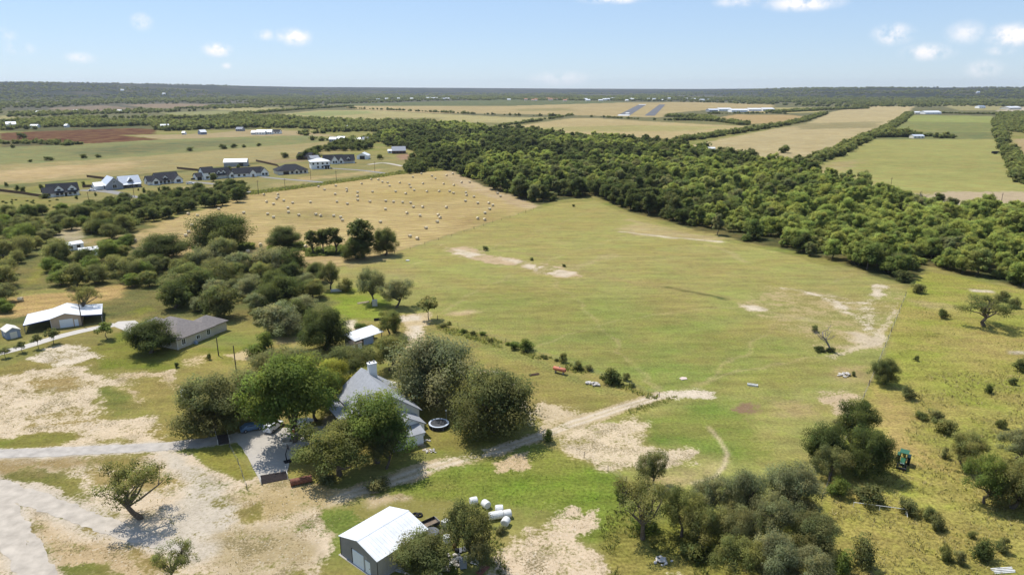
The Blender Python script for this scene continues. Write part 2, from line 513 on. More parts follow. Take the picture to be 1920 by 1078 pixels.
lay([(935, 482), (990, 492), (1090, 512), (1060, 520), (985, 505)], CAL, 4, 3, bare=.5, brk=.6, op=.8)
lay([(850, 466), (905, 478), (890, 484), (850, 475)], CAL, 4, 3, bare=.5, brk=.5)
lay([(1060, 505), (1110, 490), (1150, 475), (1155, 480), (1100, 500)], A(206, 184, 136), 6, 4, op=.7, brk=.4)
lay([(1150, 428), (1200, 420), (1250, 432), (1340, 445), (1350, 455), (1250, 445), (1190, 440)], A(208, 186, 138), 6, 4, op=.9, brk=.3)
lay([(1160, 434), (1200, 438), (1260, 446), (1310, 450), (1350, 453)], CAL, 3, 2, line=2.4, brk=.3)
lay([(1180, 412), (1230, 425), (1300, 440), (1350, 448)], A(204, 184, 132), 3, 3, line=4, op=.8)
lay([(1325, 458), (1360, 470), (1400, 490)], A(204, 186, 132), 3, 2, line=3, op=.5)
lay([(840, 583), (870, 581), (890, 588), (860, 594), (835, 590)], A(220, 196, 150), 4, 3, brk=.2)
lay([(670, 515), (760, 505), (780, 520), (690, 530)], A(180, 168, 112), 10, 6, op=.6)
lay([(650, 497), (735, 474), (740, 482), (660, 503)], A(196, 176, 132), 5, 3, op=.7)
lay([(930, 470), (1010, 478), (1130, 520), (1240, 537), (1330, 552), (1400, 566), (1440, 575)], A(184, 164, 110), 4, 3, line=4, op=.5)
lay([(1245, 538), (1300, 548), (1360, 560)], A(92, 104, 58), 1.5, 2, line=2.2, brk=.6, op=.9)
for ln_, w_ in (([(1240, 740), (1150, 640), (1080, 560), (1000, 500)], 1.0), ([(1250, 740), (1380, 700), (1500, 672), (1570, 668)], 1.2), ([(800, 600), (900, 540), (1050, 480), (1180, 440)], .9), ([(1300, 735), (1420, 640), (1500, 560), (1600, 510)], .9), ([(760, 500), (900, 470), (1050, 420), (1120, 390)], 1.0), ([(1000, 650), (1150, 600), (1300, 580), (1400, 575)], .8)):
    lay(ln_, A(208, 188, 136), 1.2, 2.5, line=w_, op=.45, brk=.5)
# bare patch and tracks by the eastern corner
lay([(1380, 568), (1430, 548), (1480, 535), (1540, 545), (1600, 560), (1660, 530), (1700, 560), (1680, 620), (1640, 650), (1580, 670), (1500, 640), (1470, 610), (1420, 590)], A(204, 182, 132), 10, 6, bare=.3, brk=.45, op=.62)
lay([(1470, 540), (1510, 545), (1560, 565), (1600, 590), (1640, 620)], CAL, 3, 3, line=3.0, bare=.3, brk=.3, op=.93)
lay([(1560, 560), (1620, 565), (1650, 580)], CAL, 4, 4, line=5, bare=.4, brk=.6, op=.7)
lay([(1650, 535), (1640, 560), (1630, 590), (1640, 620), (1640, 640)], CAL, 3, 3, line=4.6, bare=.4, brk=.4, op=.9)
lay([(1690, 570), (1665, 610), (1640, 640), (1590, 660), (1560, 672)], A(232, 212, 176), 2, 1.5, line=2.4, bare=.2, op=.8)
lay([(1580, 625), (1640, 630), (1640, 650), (1590, 650)], A(228, 208, 176), 5, 4, bare=.3, brk=.3)
lay([(1390, 570), (1430, 575), (1440, 585), (1400, 583)], CAL, 3, 3, bare=.4, brk=.4)
lay([(1440, 585), (1500, 590), (1540, 605), (1500, 600)], A(216, 196, 150), 4, 3, brk=.4)
lay([(1560, 685), (1610, 690), (1620, 715), (1585, 720), (1560, 705)], A(196, 172, 132), 5, 3, brk=.3, op=.8)
lay([(1535, 735), (1600, 738), (1600, 770), (1560, 770)], A(222, 196, 158), 6, 4, brk=.35, bare=.3)
lay([(1460, 750), (1510, 755), (1510, 780), (1465, 780)], A(200, 176, 132), 6, 4, op=.7)
lay([(1375, 765), (1425, 758), (1440, 775), (1400, 800), (1365, 800)], A(158, 130, 100), 4, 3, bare=.2, op=.9)
lay([(1430, 690), (1520, 705), (1500, 720), (1400, 712)], A(164, 160, 84), 8, 4, op=.6)
# --- yard side of the fence, below the pasture
lay([(620, 560), (800, 598), (1000, 660), (1240, 745), (1160, 760), (1020, 800), (900, 700), (800, 640), (640, 620)], A(168, 156, 92), 4, 4, rough=.3)
lay([(620, 545), (700, 535), (740, 580), (720, 605), (640, 600)], A(146, 160, 62), 5, 4, rough=.3)
lay([(760, 590), (800, 585), (815, 600), (790, 620), (815, 640), (850, 660), (790, 690), (760, 640)], A(224, 200, 156), 3, 3, bare=.35, brk=.2)
lay([(745, 592), (790, 592), (792, 600), (750, 603)], CAL, 2, 2, bare=.2)
lay([(770, 610), (795, 608), (788, 632), (765, 640)], CAL, 3, 2, bare=.2)
lay([(640, 605), (665, 600), (665, 618), (645, 622)], CAL, 2.5, 2, brk=.3)
lay([(520, 635), (565, 632), (562, 658), (525, 662)], A(206, 182, 136), 3, 2, brk=.3)
lay([(810, 620), (900, 630), (990, 660), (1060, 700), (1180, 740), (1120, 740), (1000, 690), (900, 650)], A(150, 152, 84), 4, 3, rough=1, op=.9)
lay([(880, 650), (1000, 690), (1090, 730), (1160, 748), (1100, 765), (1010, 745), (920, 690)], A(160, 152, 84), 4, 4, op=.8)
lay([(900, 690), (950, 700), (990, 760), (1010, 800), (960, 800), (930, 720)], CAL, 3, 2.5, bare=.5, brk=.2)
lay([(1005, 755), (1060, 765), (1100, 775), (1060, 800), (1020, 815)], A(228, 206, 168), 4, 4, bare=.6, brk=.3)
lay([(700, 705), (760, 700), (800, 720), (760, 745), (720, 735)], CAL, 3, 2, bare=.3)
lay([(560, 965), (640, 930), (740, 897), (850, 862), (950, 838), (1020, 815), (1080, 790), (1160, 765), (1240, 742)], A(214, 192, 150), 2, 1.2, line=4.6, bare=.5)
lay([(560, 962), (640, 927), (740, 893), (850, 859), (950, 834), (1020, 811), (1080, 787), (1160, 762), (1240, 739)], CAL, .8, .5, line=1.0, bare=.3)
lay([(560, 970), (640, 936), (740, 903), (850, 868), (950, 842), (1020, 819), (1080, 795), (1160, 769), (1240, 746)], CAL, .8, .5, line=1.0, bare=.3)
lay([(1240, 735), (1300, 730), (1345, 734), (1330, 750), (1280, 750), (1240, 748)], CAL, 3, 2.5, bare=.4)
# lower pasture and lawn
lay([(1050, 830), (1090, 795), (1200, 780), (1240, 790), (1200, 800), (1185, 830), (1310, 838), (1290, 870), (1200, 880), (1130, 885)], A(240, 218, 182), 4, 4, bare=.8, brk=.25)
lay([(1200, 785), (1340, 755), (1420, 790), (1440, 850), (1350, 860), (1300, 836), (1190, 830)], A(128, 150, 66), 5, 4, op=.9)
lay([(1220, 890), (1290, 885), (1350, 860), (1345, 880), (1300, 905), (1230, 915)], A(208, 186, 134), 5, 3, brk=.3)
lay([(1330, 800), (1350, 822), (1362, 850), (1355, 875), (1340, 892), (1300, 905)], A(228, 208, 168), .9, .6, line=.7, op=.9)
lay([(720, 905), (850, 870), (990, 842), (1030, 832), (1100, 868), (1165, 900), (1180, 960), (1160, 1000), (1110, 1010), (1010, 960), (900, 960), (800, 935), (740, 930)], A(124, 146, 56), 3, 3, rough=.5)
lay([(880, 890), (1000, 860), (1080, 880), (1100, 930), (960, 930)], A(116, 148, 44), 14, 8, op=.6, rough=.5)
lay([(920, 862), (1000, 842), (1005, 870), (970, 882), (925, 880)], A(230, 202, 160), 3, 3, bare=.7, brk=.25)
lay([(1015, 945), (1060, 938), (1085, 960), (1115, 950), (1110, 975), (1090, 1000), (1140, 1050), (1130, 1085), (920, 1085), (940, 1040), (1020, 985)], A(238, 214, 180), 4, 4, bare=.9, brk=.2)
lay([(600, 945), (700, 925), (800, 935), (900, 965), (860, 1000), (640, 1010), (560, 1000)], A(158, 150, 84), 4, 5, op=.9, bare=.25)
lay([(690, 925), (770, 922), (760, 940), (690, 945)], A(214, 190, 150), 3, 3, bare=.7, brk=.3)
lay([(555, 965), (640, 950), (700, 1000), (640, 1050), (560, 1060)], A(120, 138, 62), 4, 4, op=.85, rough=.4)
# yard around the house
lay([(600, 690), (800, 690), (1000, 800), (900, 850), (760, 860), (620, 870), (560, 840)], A(150, 146, 76), 4, 4, rough=.2)
lay([(800, 790), (880, 800), (900, 840), (800, 845)], A(160, 148, 82), 4, 3, op=.7)
lay([(620, 775), (665, 772), (660, 800), (600, 806)], A(214, 196, 168), 2, 1.5, bare=.4)
lay([(745, 790), (770, 800), (800, 838), (815, 850), (800, 850), (770, 815)], A(206, 186, 158), 1.5, 1, bare=.8)
# --- left foreground
lay([(-20, 690), (250, 620), (420, 660), (640, 640), (600, 700), (480, 760), (420, 820), (-20, 850)], A(160, 150, 84), 4, 4, rough=.15)
lay([(180, 650), (230, 612), (260, 640), (330, 660), (430, 650), (520, 640), (500, 660), (380, 690), (200, 690)], A(140, 146, 62), 4, 4)
lay([(-20, 665), (60, 645), (200, 612), (215, 640), (110, 665), (-20, 690)], A(152, 146, 82), 3, 3, op=.8)
lay([(60, 670), (90, 655), (150, 640), (205, 670), (120, 685)], CAL, 3, 3.5, bare=.9, brk=.2)
lay([(-20, 715), (60, 690), (150, 680), (195, 705), (330, 695), (330, 712), (235, 722), (200, 740), (205, 765), (190, 780), (280, 800), (310, 826), (100, 838), (-20, 815)], A(238, 216, 182), 4, 4.5, bare=1.0, brk=.12)
lay([(210, 700), (330, 695), (345, 725), (260, 760), (240, 735)], A(226, 200, 158), 3, 3, bare=.8, brk=.35)
lay([(175, 730), (215, 725), (240, 745), (255, 770), (215, 772)], A(128, 132, 66), 4, 3)
lay([(245, 710), (310, 705), (335, 720), (330, 790), (370, 825), (300, 825), (270, 780), (250, 770), (265, 745)], A(166, 152, 86), 5, 3.5, op=.9)
lay([(-20, 830), (40, 812), (110, 807), (140, 820), (100, 836), (-20, 842)], A(124, 136, 54), 3, 2.5)
lay([(200, 800), (300, 806), (320, 826), (120, 838)], A(240, 216, 180), 5, 3, bare=.4, op=.8)
lay([(330, 660), (420, 680), (500, 660), (560, 640), (520, 700), (440, 700), (360, 690)], A(172, 158, 90), 5, 4, op=.8)
lay([(340, 672), (380, 670), (375, 690), (330, 690)], A(226, 200, 154), 3, 3, bare=.4, brk=.35)
lay([(420, 665), (480, 655), (475, 672), (430, 675)], A(222, 198, 150), 3, 3, bare=.4, brk=.35)
# below the driveway
lay([(-20, 858), (300, 850), (370, 850), (460, 905), (560, 900), (620, 1000), (600, 1085), (-20, 1085)], A(236, 214, 182), 3, 3, bare=1.0, brk=.1)
lay([(-20, 860), (230, 852), (290, 868), (200, 876), (90, 880), (30, 905), (-20, 905)], A(176, 152, 104), 4, 4, brk=.4, bare=.5)
lay([(5, 895), (40, 880), (110, 885), (140, 935), (150, 950), (80, 935), (30, 912)], A(132, 130, 68), 4, 3, rough=.4)
lay([(170, 860), (250, 852), (285, 870), (240, 882), (200, 872)], A(166, 148, 84), 4, 3, op=.9)
lay([(30, 955), (60, 985), (120, 1000), (200, 1030), (290, 1040), (320, 1085), (90, 1085), (55, 1030)], A(206, 178, 132), 4, 4, bare=1.0, op=.8)
lay([(35, 985), (70, 990), (100, 1035), (70, 1040)], A(140, 130, 76), 3, 3, op=.9)
lay([(95, 1065), (200, 1060), (210, 1085), (90, 1085)], A(130, 132, 66), 3, 3)
lay([(200, 1020), (260, 1025), (300, 1060), (260, 1060)], A(180, 156, 100), 4, 3, op=.9)
lay([(300, 845), (345, 850), (420, 920), (450, 960), (420, 1005), (330, 1030), (280, 1000), (330, 930), (320, 880)], A(226, 212, 190), 4, 3, bare=.25)
lay([(372, 845), (430, 834), (455, 850), (478, 895), (440, 900), (400, 880)], A(150, 146, 70), 2, 1.5, rough=.2)
lay([(535, 865), (570, 850), (600, 870), (640, 900), (590, 905), (545, 890)], A(168, 158, 84), 3, 2)
lay([(430, 930), (520, 905), (600, 900), (640, 920), (600, 960), (500, 980), (440, 985)], A(200, 176, 124), 4, 3, bare=.6, brk=.3, op=.9)
lay([(440, 960), (480, 945), (490, 975), (450, 990)], A(134, 130, 70), 3, 3, op=.9)
lay([(360, 1020), (420, 1000), (560, 990), (600, 1085), (420, 1085)], A(188, 168, 122), 5, 4, bare=.7, brk=.3, op=.8)
lay([(-40, 902), (40, 927), (140, 962), (240, 1000), (300, 1018), (380, 1035)], A(228, 213, 190), 3, 1, line=5.4, bare=.2)
lay([(-10, 935), (25, 1000), (60, 1060), (90, 1130)], A(228, 213, 190), 2.5, 1, line=5.2, bare=.2)
lay([(-60, 852), (100, 847), (220, 841), (330, 835), (400, 826), (440, 820)], A(226, 214, 194), 1.6, .8, line=4.2, bare=.3)
for q_ in ([(60, 880), (180, 876), (300, 880), (320, 910), (250, 940), (170, 930), (120, 905)], [(150, 960), (230, 985), (270, 1010), (200, 1000)], [(350, 900), (400, 930), (430, 970), (400, 985)], [(20, 715), (120, 700), (180, 720), (120, 740), (40, 740)], [(60, 770), (160, 765), (180, 790), (90, 800)]):
    lay(q_, A(190, 162, 112), 6, 5, op=.75, brk=.65)
# --- meadow beyond the eastern line
MEAD = [(1700, 545), (1735, 508), (1840, 528), (1940, 550), (1940, 1090), (1490, 1090), (1560, 900), (1600, 780), (1650, 690)]
lay(MEAD, A(176, 170, 88), 3, 3, rough=.7)
sel = sdf_poly(GP, poly_w(MEAD)) > 0
k = sstep((MOT[sel] * .55 + MOT2[sel] * .45 - .36) / .28)[:, None]
C[sel] = C[sel] * .3 + .7 * (np.array(A(196, 182, 102)) + (np.array(A(160, 168, 70)) - np.array(A(196, 182, 102))) * k)
lay([(1640, 730), (1690, 760), (1720, 820), (1760, 880), (1700, 880), (1640, 800)], A(204, 178, 112), 6, 4, rough=.4, op=.9)
lay([(1780, 620), (1940, 640), (1940, 680), (1820, 665), (1760, 640)], A(200, 178, 110), 10, 5, op=.6)
lay([(1750, 830), (1880, 800), (1940, 830), (1940, 900), (1820, 880)], A(150, 150, 74), 10, 6, op=.6, rough=1)
lay([(1820, 575), (1900, 545), (1925, 565), (1880, 600)], A(176, 172, 96), 8, 5, op=.5)
lay([(1820, 542), (1860, 545), (1865, 550), (1825, 548)], CAL, 2, 2, brk=.4)
lay([(1895, 657), (1940, 660), (1940, 666), (1900, 664)], CAL, 1.5, 2, brk=.3)
lay([(1700, 560), (1760, 565), (1800, 575), (1790, 582), (1720, 575)], A(208, 186, 134), 5, 3, op=.7, brk=.3)
lay([(1560, 960), (1700, 950), (1850, 1000), (1940, 1010), (1940, 1090), (1560, 1090)], A(176, 164, 86), 8, 5, op=.6, rough=1)
lay([(1240, 1050), (1290, 1060), (1330, 1090), (1230, 1090)], CAL, 3, 2, bare=.6, brk=.2)
lay([(1130, 990), (1240, 960), (1500, 920), (1550, 1090), (1140, 1090)], A(146, 144, 66), 5, 4, op=.8, rough=1)
# woodland floor along the creek
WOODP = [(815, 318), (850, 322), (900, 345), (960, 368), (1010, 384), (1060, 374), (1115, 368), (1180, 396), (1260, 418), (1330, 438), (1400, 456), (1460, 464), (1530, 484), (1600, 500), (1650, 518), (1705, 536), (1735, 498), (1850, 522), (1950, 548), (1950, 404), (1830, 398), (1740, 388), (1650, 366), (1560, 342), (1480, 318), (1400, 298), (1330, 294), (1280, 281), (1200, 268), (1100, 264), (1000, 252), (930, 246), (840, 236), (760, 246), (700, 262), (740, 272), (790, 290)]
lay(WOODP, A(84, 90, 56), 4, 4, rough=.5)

me = bpy.data.meshes.new('ground')
nr, nc = GX.shape
idx = np.arange(nr * nc).reshape(nr, nc)
quads = np.stack([idx[:-1, :-1], idx[:-1, 1:], idx[1:, 1:], idx[1:, :-1]], -1).reshape(-1, 4)
co = np.zeros((NV, 3)); co[:, :2] = GP
me.vertices.add(NV); me.vertices.foreach_set('co', co.ravel())
me.loops.add(quads.size); me.loops.foreach_set('vertex_index', quads.ravel())
me.polygons.add(len(quads))
me.polygons.foreach_set('loop_start', np.arange(0, quads.size, 4))
me.update(calc_edges=True)
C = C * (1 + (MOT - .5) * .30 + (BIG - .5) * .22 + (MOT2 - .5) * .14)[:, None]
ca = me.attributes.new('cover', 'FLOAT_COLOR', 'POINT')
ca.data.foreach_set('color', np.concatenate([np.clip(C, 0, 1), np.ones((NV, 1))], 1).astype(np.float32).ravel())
sa_ = me.attributes.new('soilcol', 'FLOAT_COLOR', 'POINT')
sa_.data.foreach_set('color', np.concatenate([np.clip(SOILC, 0, 1), np.ones((NV, 1))], 1).astype(np.float32).ravel())
SOIL = SOIL * np.clip(.70 + .55 * (MOT2 - .25), .6, 1.05)
for nm, arr in (('soil', SOIL), ('bare', BARE), ('rough', ROUGH), ('hay', HAY)):
    at_ = me.attributes.new(nm, 'FLOAT', 'POINT')
    at_.data.foreach_set('value', arr.astype(np.float32))


def ground_material():
    m, N, L, b = new_mat('meadow_soil', 0.95, 0.05)
    def attr(nm):
        a = N.new('ShaderNodeAttribute'); a.attribute_name = nm; return a
    geo = N.new('ShaderNodeNewGeometry')
    def noise(scale, detail=4, rough=.6, sx=1, sy=1, rot=0):
        mp = N.new('ShaderNodeMapping'); mp.inputs['Scale'].default_value = (sx, sy, 1); mp.inputs['Rotation'].default_value = (0, 0, rot)
        L.new(geo.outputs['Position'], mp.inputs['Vector'])
        n = N.new('ShaderNodeTexNoise'); n.inputs['Scale'].default_value = scale; n.inputs['Detail'].default_value = detail
        n.inputs['Roughness'].default_value = rough
        L.new(mp.outputs[0], n.inputs['Vector']); return n.outputs['Fac']
    def rng(v, a, b_, c, d, smooth=False):
        r = N.new('ShaderNodeMapRange'); r.inputs['From Min'].default_value = a; r.inputs['From Max'].default_value = b_
        r.inputs['To Min'].default_value = c; r.inputs['To Max'].default_value = d
        if smooth: r.interpolation_type = 'SMOOTHSTEP'
        L.new(v, r.inputs['Value']); return r.outputs[0]
    def math_(op, a, b_):
        n = N.new('ShaderNodeMath'); n.operation = op
        for i, x in enumerate((a, b_)):
            if isinstance(x, (int, float)): n.inputs[i].default_value = x
            else: L.new(x, n.inputs[i])
        return n.outputs[0]
    def mix(f, a, b_, blend='MIX'):
        n = N.new('ShaderNodeMix'); n.data_type = 'RGBA'; n.blend_type = blend
        if isinstance(f, (int, float)): n.inputs['Factor'].default_value = f
        else: L.new(f, n.inputs['Factor'])
        for s, x in (('A', a), ('B', b_)):
            if isinstance(x, tuple): n.inputs[s].default_value = (*x, 1)
            else: L.new(x, n.inputs[s])
        return n.outputs['Result']
    def grey(v):
        c = N.new('ShaderNodeCombineColor')
        for i in range(3): L.new(v, c.inputs[i])
        return c.outputs[0]
    cov = attr('cover').outputs['Color']
    bare = attr('bare').outputs['Fac']; rough = attr('rough').outputs['Fac']; hay = attr('hay').outputs['Fac']
    n_fine = noise(1.7, 6, .65)
    n_mid = noise(.33, 5, .6)
    n_big = noise(.045, 4, .55, 1, 1.5)
    soil = attr('soil').outputs['Fac']; soilc = attr('soilcol').outputs['Color']
    # hue drift: drier and greener patches of a few metres
    keep = 1.0
    col = mix(rng(n_big, .4, .62, 0, .36), cov, tuple(np.array(A(190, 160, 100)) * 1.0))
    nf = mix(rng(n_mid, .48, .66, 0, .55), col, mix(1.0, col, (.74, .86, .58), 'MULTIPLY'))
    col = nf
    amp = math_('ADD', .19, math_('MULTIPLY', rough, .28))
    v1 = math_('ADD', 1.0, math_('MULTIPLY', rng(n_fine, .3, .7, -1.3, 1.3), amp))
    n_str = noise(.12, 5, .65, .55, 2.4, math.radians(-14))
    v2 = math_('MULTIPLY', rng(n_mid, .3, .7, .82, 1.18), rng(n_str, .3, .7, .80, 1.2))
    col = mix(1.0, col, grey(math_('MULTIPLY', v1, v2)), 'MULTIPLY')
    # bare soil breaks through the grass with ragged edges
    rag = math_('ADD', math_('MULTIPLY', rng(n_fine, .25, .75, -1, 1), .46), math_('MULTIPLY', rng(n_mid, .25, .75, -1, 1), .40))
    sm = rng(math_('ADD', soil, rag), .26, .74, 0, 1, True)
    sm = math_('MULTIPLY', sm, rng(soil, .03, .12, 0, 1))
    sv = math_('MULTIPLY', rng(noise(.5, 5, .65), .3, .7, .90, 1.13), rng(n_fine, .3, .7, .90, 1.14))
    col = mix(sm, col, mix(1.0, soilc, grey(sv), 'MULTIPLY'))
    # tufts of dry and green grass standing on the bare, stony ground
    sp = noise(2.4, 6, .78)
    sp2 = noise(.16, 4, .6)
    thr = math_('ADD', sp, math_('MULTIPLY', rng(sp2, .35, .65, -.1, .1), 1.0))
    tuft = math_('MULTIPLY', rng(thr, .53, .60, 0, 1, True), math_('MULTIPLY', math_('MULTIPLY', bare, sm), .85))
    col = mix(tuft, col, mix(rng(sp2, .42, .58, 0, 1), A(168, 128, 76), A(120, 108, 62)))
    st = N.new('ShaderNodeTexVoronoi'); st.inputs['Scale'].default_value = 1.5
    L.new(geo.outputs['Position'], st.inputs['Vector'])
    stone = math_('MULTIPLY', rng(st.outputs['Distance'], .12, .3, 1, 0), math_('MULTIPLY', math_('MULTIPLY', bare, sm), .55))
    col = mix(stone, col, A(250, 238, 216))
    # rake and mowing rows in the hay fields
    wv = N.new('ShaderNodeTexWave'); wv.inputs['Scale'].default_value = .055; wv.inputs['Distortion'].default_value = 6
    wv.inputs['Detail'].default_value = 2; wv.inputs['Detail Scale'].default_value = .12
    mp = N.new('ShaderNodeMapping'); mp.inputs['Rotation'].default_value = (0, 0, math.radians(62))
    L.new(geo.outputs['Position'], mp.inputs['Vector']); L.new(mp.outputs[0], wv.inputs['Vector'])
    rows = math_('ADD', 1.0, math_('MULTIPLY', math_('MULTIPLY', rng(wv.outputs['Fac'], 0, 1, -1, 1), hay), .075))
    col = mix(1.0, col, grey(rows), 'MULTIPLY')
    L.new(col, b.inputs['Base Color'])
    bp = N.new('ShaderNodeBump'); bp.inputs['Distance'].default_value = .25
    L.new(math_('ADD', .25, math_('MULTIPLY', rough, .5)), bp.inputs['Strength'])
    L.new(math_('ADD', n_fine, math_('MULTIPLY', sp, .6)), bp.inputs['Height'])
    L.new(bp.outputs[0], b.inputs['Normal'])
    return m


M_GROUND = ground_material()
me.materials.append(M_GROUND)
ground = bpy.data.objects.new('ground', me)
COL.objects.link(ground)
tag(ground, kind='structure')
m_outer = mat('far_grassland', A(140, 138, 92), .95, .2, .02, .05)
outer = MB().add([(-16800, -650, -.6), (16800, -650, -.6), (16800, 16200, -.6), (-16800, 16200, -.6)], [(0, 1, 2, 3)]).build('terrain', m_outer)
tag(outer, kind='structure')

# ------------------------------------------------------------------ hills on the horizon
def hill_z(x, y):
    az = x / np.maximum(y, 1) * FPX + 960          # where along the skyline
    d = np.hypot(x, y)
    xs = np.array([-900, -300, 0, 200, 400, 520, 600, 900, 1100, 1300, 1400, 1500, 1700, 1920, 2500])
    ys_ = np.array([150, 152, 153.2, 155, 158.2, 160.5, 162, 164, 165.3, 165.8, 164.6, 163, 162.2, 162, 161])
    near_d = np.interp(az, [-900, 0, 400, 700, 1200, 1500, 1920, 2500], [4200, 4300, 5200, 6500, 7000, 4700, 4600, 4500])
    ridge_d = np.interp(az, [-900, 0, 400, 700, 1200, 1500, 1920, 2500], [6800, 7000, 8800, 12500, 13500, 8200, 7600, 7500])
    zr = -13 + HC + (166 - np.interp(az, xs, ys_)) / FPX * ridge_d
    t = (d - near_d) / (ridge_d - near_d)
    bumps = fbm(x / 900, y / 1500, 211, 5) - .5
    prof = sstep(t * .95)
    return -6 + (zr + 2) * prof + bumps * 36 * sstep(t * 2.2) * (1 - .75 * sstep((t - .75) / .25)) * np.interp(az, [0, 600, 1200, 1920], [1, .6, .5, .8])


rad = np.concatenate([np.arange(3600, 9000, 110), np.arange(9000, 15500, 260)])
ang = np.linspace(-52, 52, 420)
R_, T_ = np.meshgrid(rad, np.radians(ang), indexing='ij')
hx = R_ * np.sin(T_); hy = R_ * np.cos(T_)
hz_ = hill_z(hx, hy)
hn, hm = R_.shape
hidx = np.arange(hn * hm).reshape(hn, hm)
hq = np.stack([hidx[:-1, :-1], hidx[:-1, 1:], hidx[1:, 1:], hidx[1:, :-1]], -1).reshape(-1, 4)
hme = mesh_from('hills', np.stack([hx.ravel(), hy.ravel(), hz_.ravel()], 1), hq.tolist(), [], smooth=True)
mh, N, L, b = new_mat('juniper_scrub', .95, .05)
geo = N.new('ShaderNodeNewGeometry')
n1 = N.new('ShaderNodeTexNoise'); n1.inputs['Scale'].default_value = .0022; n1.inputs['Detail'].default_value = 6; n1.inputs['Roughness'].default_value = .7
n2 = N.new('ShaderNodeTexNoise'); n2.inputs['Scale'].default_value = .03; n2.inputs['Detail'].default_value = 3
L.new(geo.outputs['Position'], n1.inputs['Vector']); L.new(geo.outputs['Position'], n2.inputs['Vector'])
cr = N.new('ShaderNodeValToRGB')
cr.color_ramp.elements[0].position = .3; cr.color_ramp.elements[0].color = (.020, .030, .018, 1)
cr.color_ramp.elements[1].position = .70; cr.color_ramp.elements[1].color = (.19, .16, .09, 1)
e_ = cr.color_ramp.elements.new(.52); e_.color = (.042, .050, .028, 1)
L.new(n1.outputs['Fac'], cr.inputs[0])
mm = N.new('ShaderNodeMix'); mm.data_type = 'RGBA'; mm.blend_type = 'MULTIPLY'; mm.inputs['Factor'].default_value = .8
L.new(cr.outputs[0], mm.inputs['A']); L.new(n2.outputs['Color'], mm.inputs['B'])
L.new(mm.outputs['Result'], b.inputs['Base Color'])
hme.materials.append(mh)
hills = bpy.data.objects.new('hills', hme); COL.objects.link(hills); tag(hills, kind='structure')

# ------------------------------------------------------------------ roads, drives, pads, runways
M_GRAVEL = mat('pale_gravel', A(222, 213, 201), .95, .18, .6, .05, bump=.3)
M_CALROAD = mat('caliche_road', A(226, 214, 197), .95, .2, .5, .05, bump=.3)
M_CONC = mat('concrete', A(222, 214, 202), .9, .07, .8, .1)
M_WHITEDRIVE = mat('white_concrete', A(240, 232, 220), .9, .06, .6, .1)
M_ASPHALT = mat('asphalt', (.13, .13, .135), .9, .15, .02, .1)
M_GREYROAD = mat('worn_asphalt', A(176, 172, 166), .9, .08, .3, .1)
M_PAINT = mat('runway_paint', (.7, .7, .68), .8, .08, .1)


def smooth_line(Q, step):
    """Catmull-Rom resample of world points"""
    Q = [Vector((q[0], q[1], 0)) for q in Q]
    out = []
    for i in range(len(Q) - 1):
        p0 = Q[max(i - 1, 0)]; p1 = Q[i]; p2 = Q[i + 1]; p3 = Q[min(i + 2, len(Q) - 1)]
        n = max(1, int((p2 - p1).length / step))
        for k_ in range(n):
            t = k_ / n
            out.append(.5 * ((2 * p1) + (p2 - p0) * t + (2 * p0 - 5 * p1 + 4 * p2 - p3) * t * t + (3 * p1 - p0 - 3 * p2 + p3) * t ** 3))
    out.append(Q[-1])
    return out


def strip(name, pts, width, m, z=.03, ragged=.3, step=1.0, world=False, w2=None):
    Q = pts if world else [tuple(G(*p)[:2]) for p in pts]
    S = smooth_line(Q, step)
    vs_, fs_ = [], []
    rg = random.Random(sum(map(ord, name)))
    ph = rg.random() * 100
    for i, p in enumerate(S):
        d = (S[min(i + 1, len(S) - 1)] - S[max(i - 1, 0)]).normalized()
        nrm = Vector((-d.y, d.x, 0))
        w = width + ((w2 or width) - width) * i / (len(S) - 1)
        a = float(fbm(np.array([i * step * .55 + ph]), np.array([.5]), 5)[0] - .5) * 2 * ragged
        c = float(fbm(np.array([i * step * .55 + ph]), np.array([9.5]), 5)[0] - .5) * 2 * ragged
        vs_ += [p + nrm * (w / 2 + a) + Vector((0, 0, z)), p + Vector((0, 0, z + .02)), p - nrm * (w / 2 + c) + Vector((0, 0, z))]
        if i:
            o = i * 3
            fs_ += [(o - 3, o - 2, o + 1, o), (o - 2, o - 1, o + 2, o + 1)]
    o = MB().add(vs_, fs_).build(name, m)
    for pl in o.data.polygons:
        if pl.normal.z < 0: pl.flip()
    return tag(o, kind='structure')


def pad(name, pts, m, z=.05, ragged=.25, world=False):
    Q = [Vector(q) for q in (pts if world else [tuple(G(*p)[:2]) for p in pts])]
    S = []
    for i in range(len(Q)):
        a, b_ = Q[i], Q[(i + 1) % len(Q)]
        n = max(1, int((b_ - a).length / 1.2))
        for k_ in range(n):
            p = a.lerp(b_, k_ / n)
            S.append(p + Vector((random.uniform(-1, 1), random.uniform(-1, 1))) * ragged * .5)
    o = MB().prism([(p.x, p.y) for p in S], -.2, z).build(name, m)
    return tag(o, kind='structure')


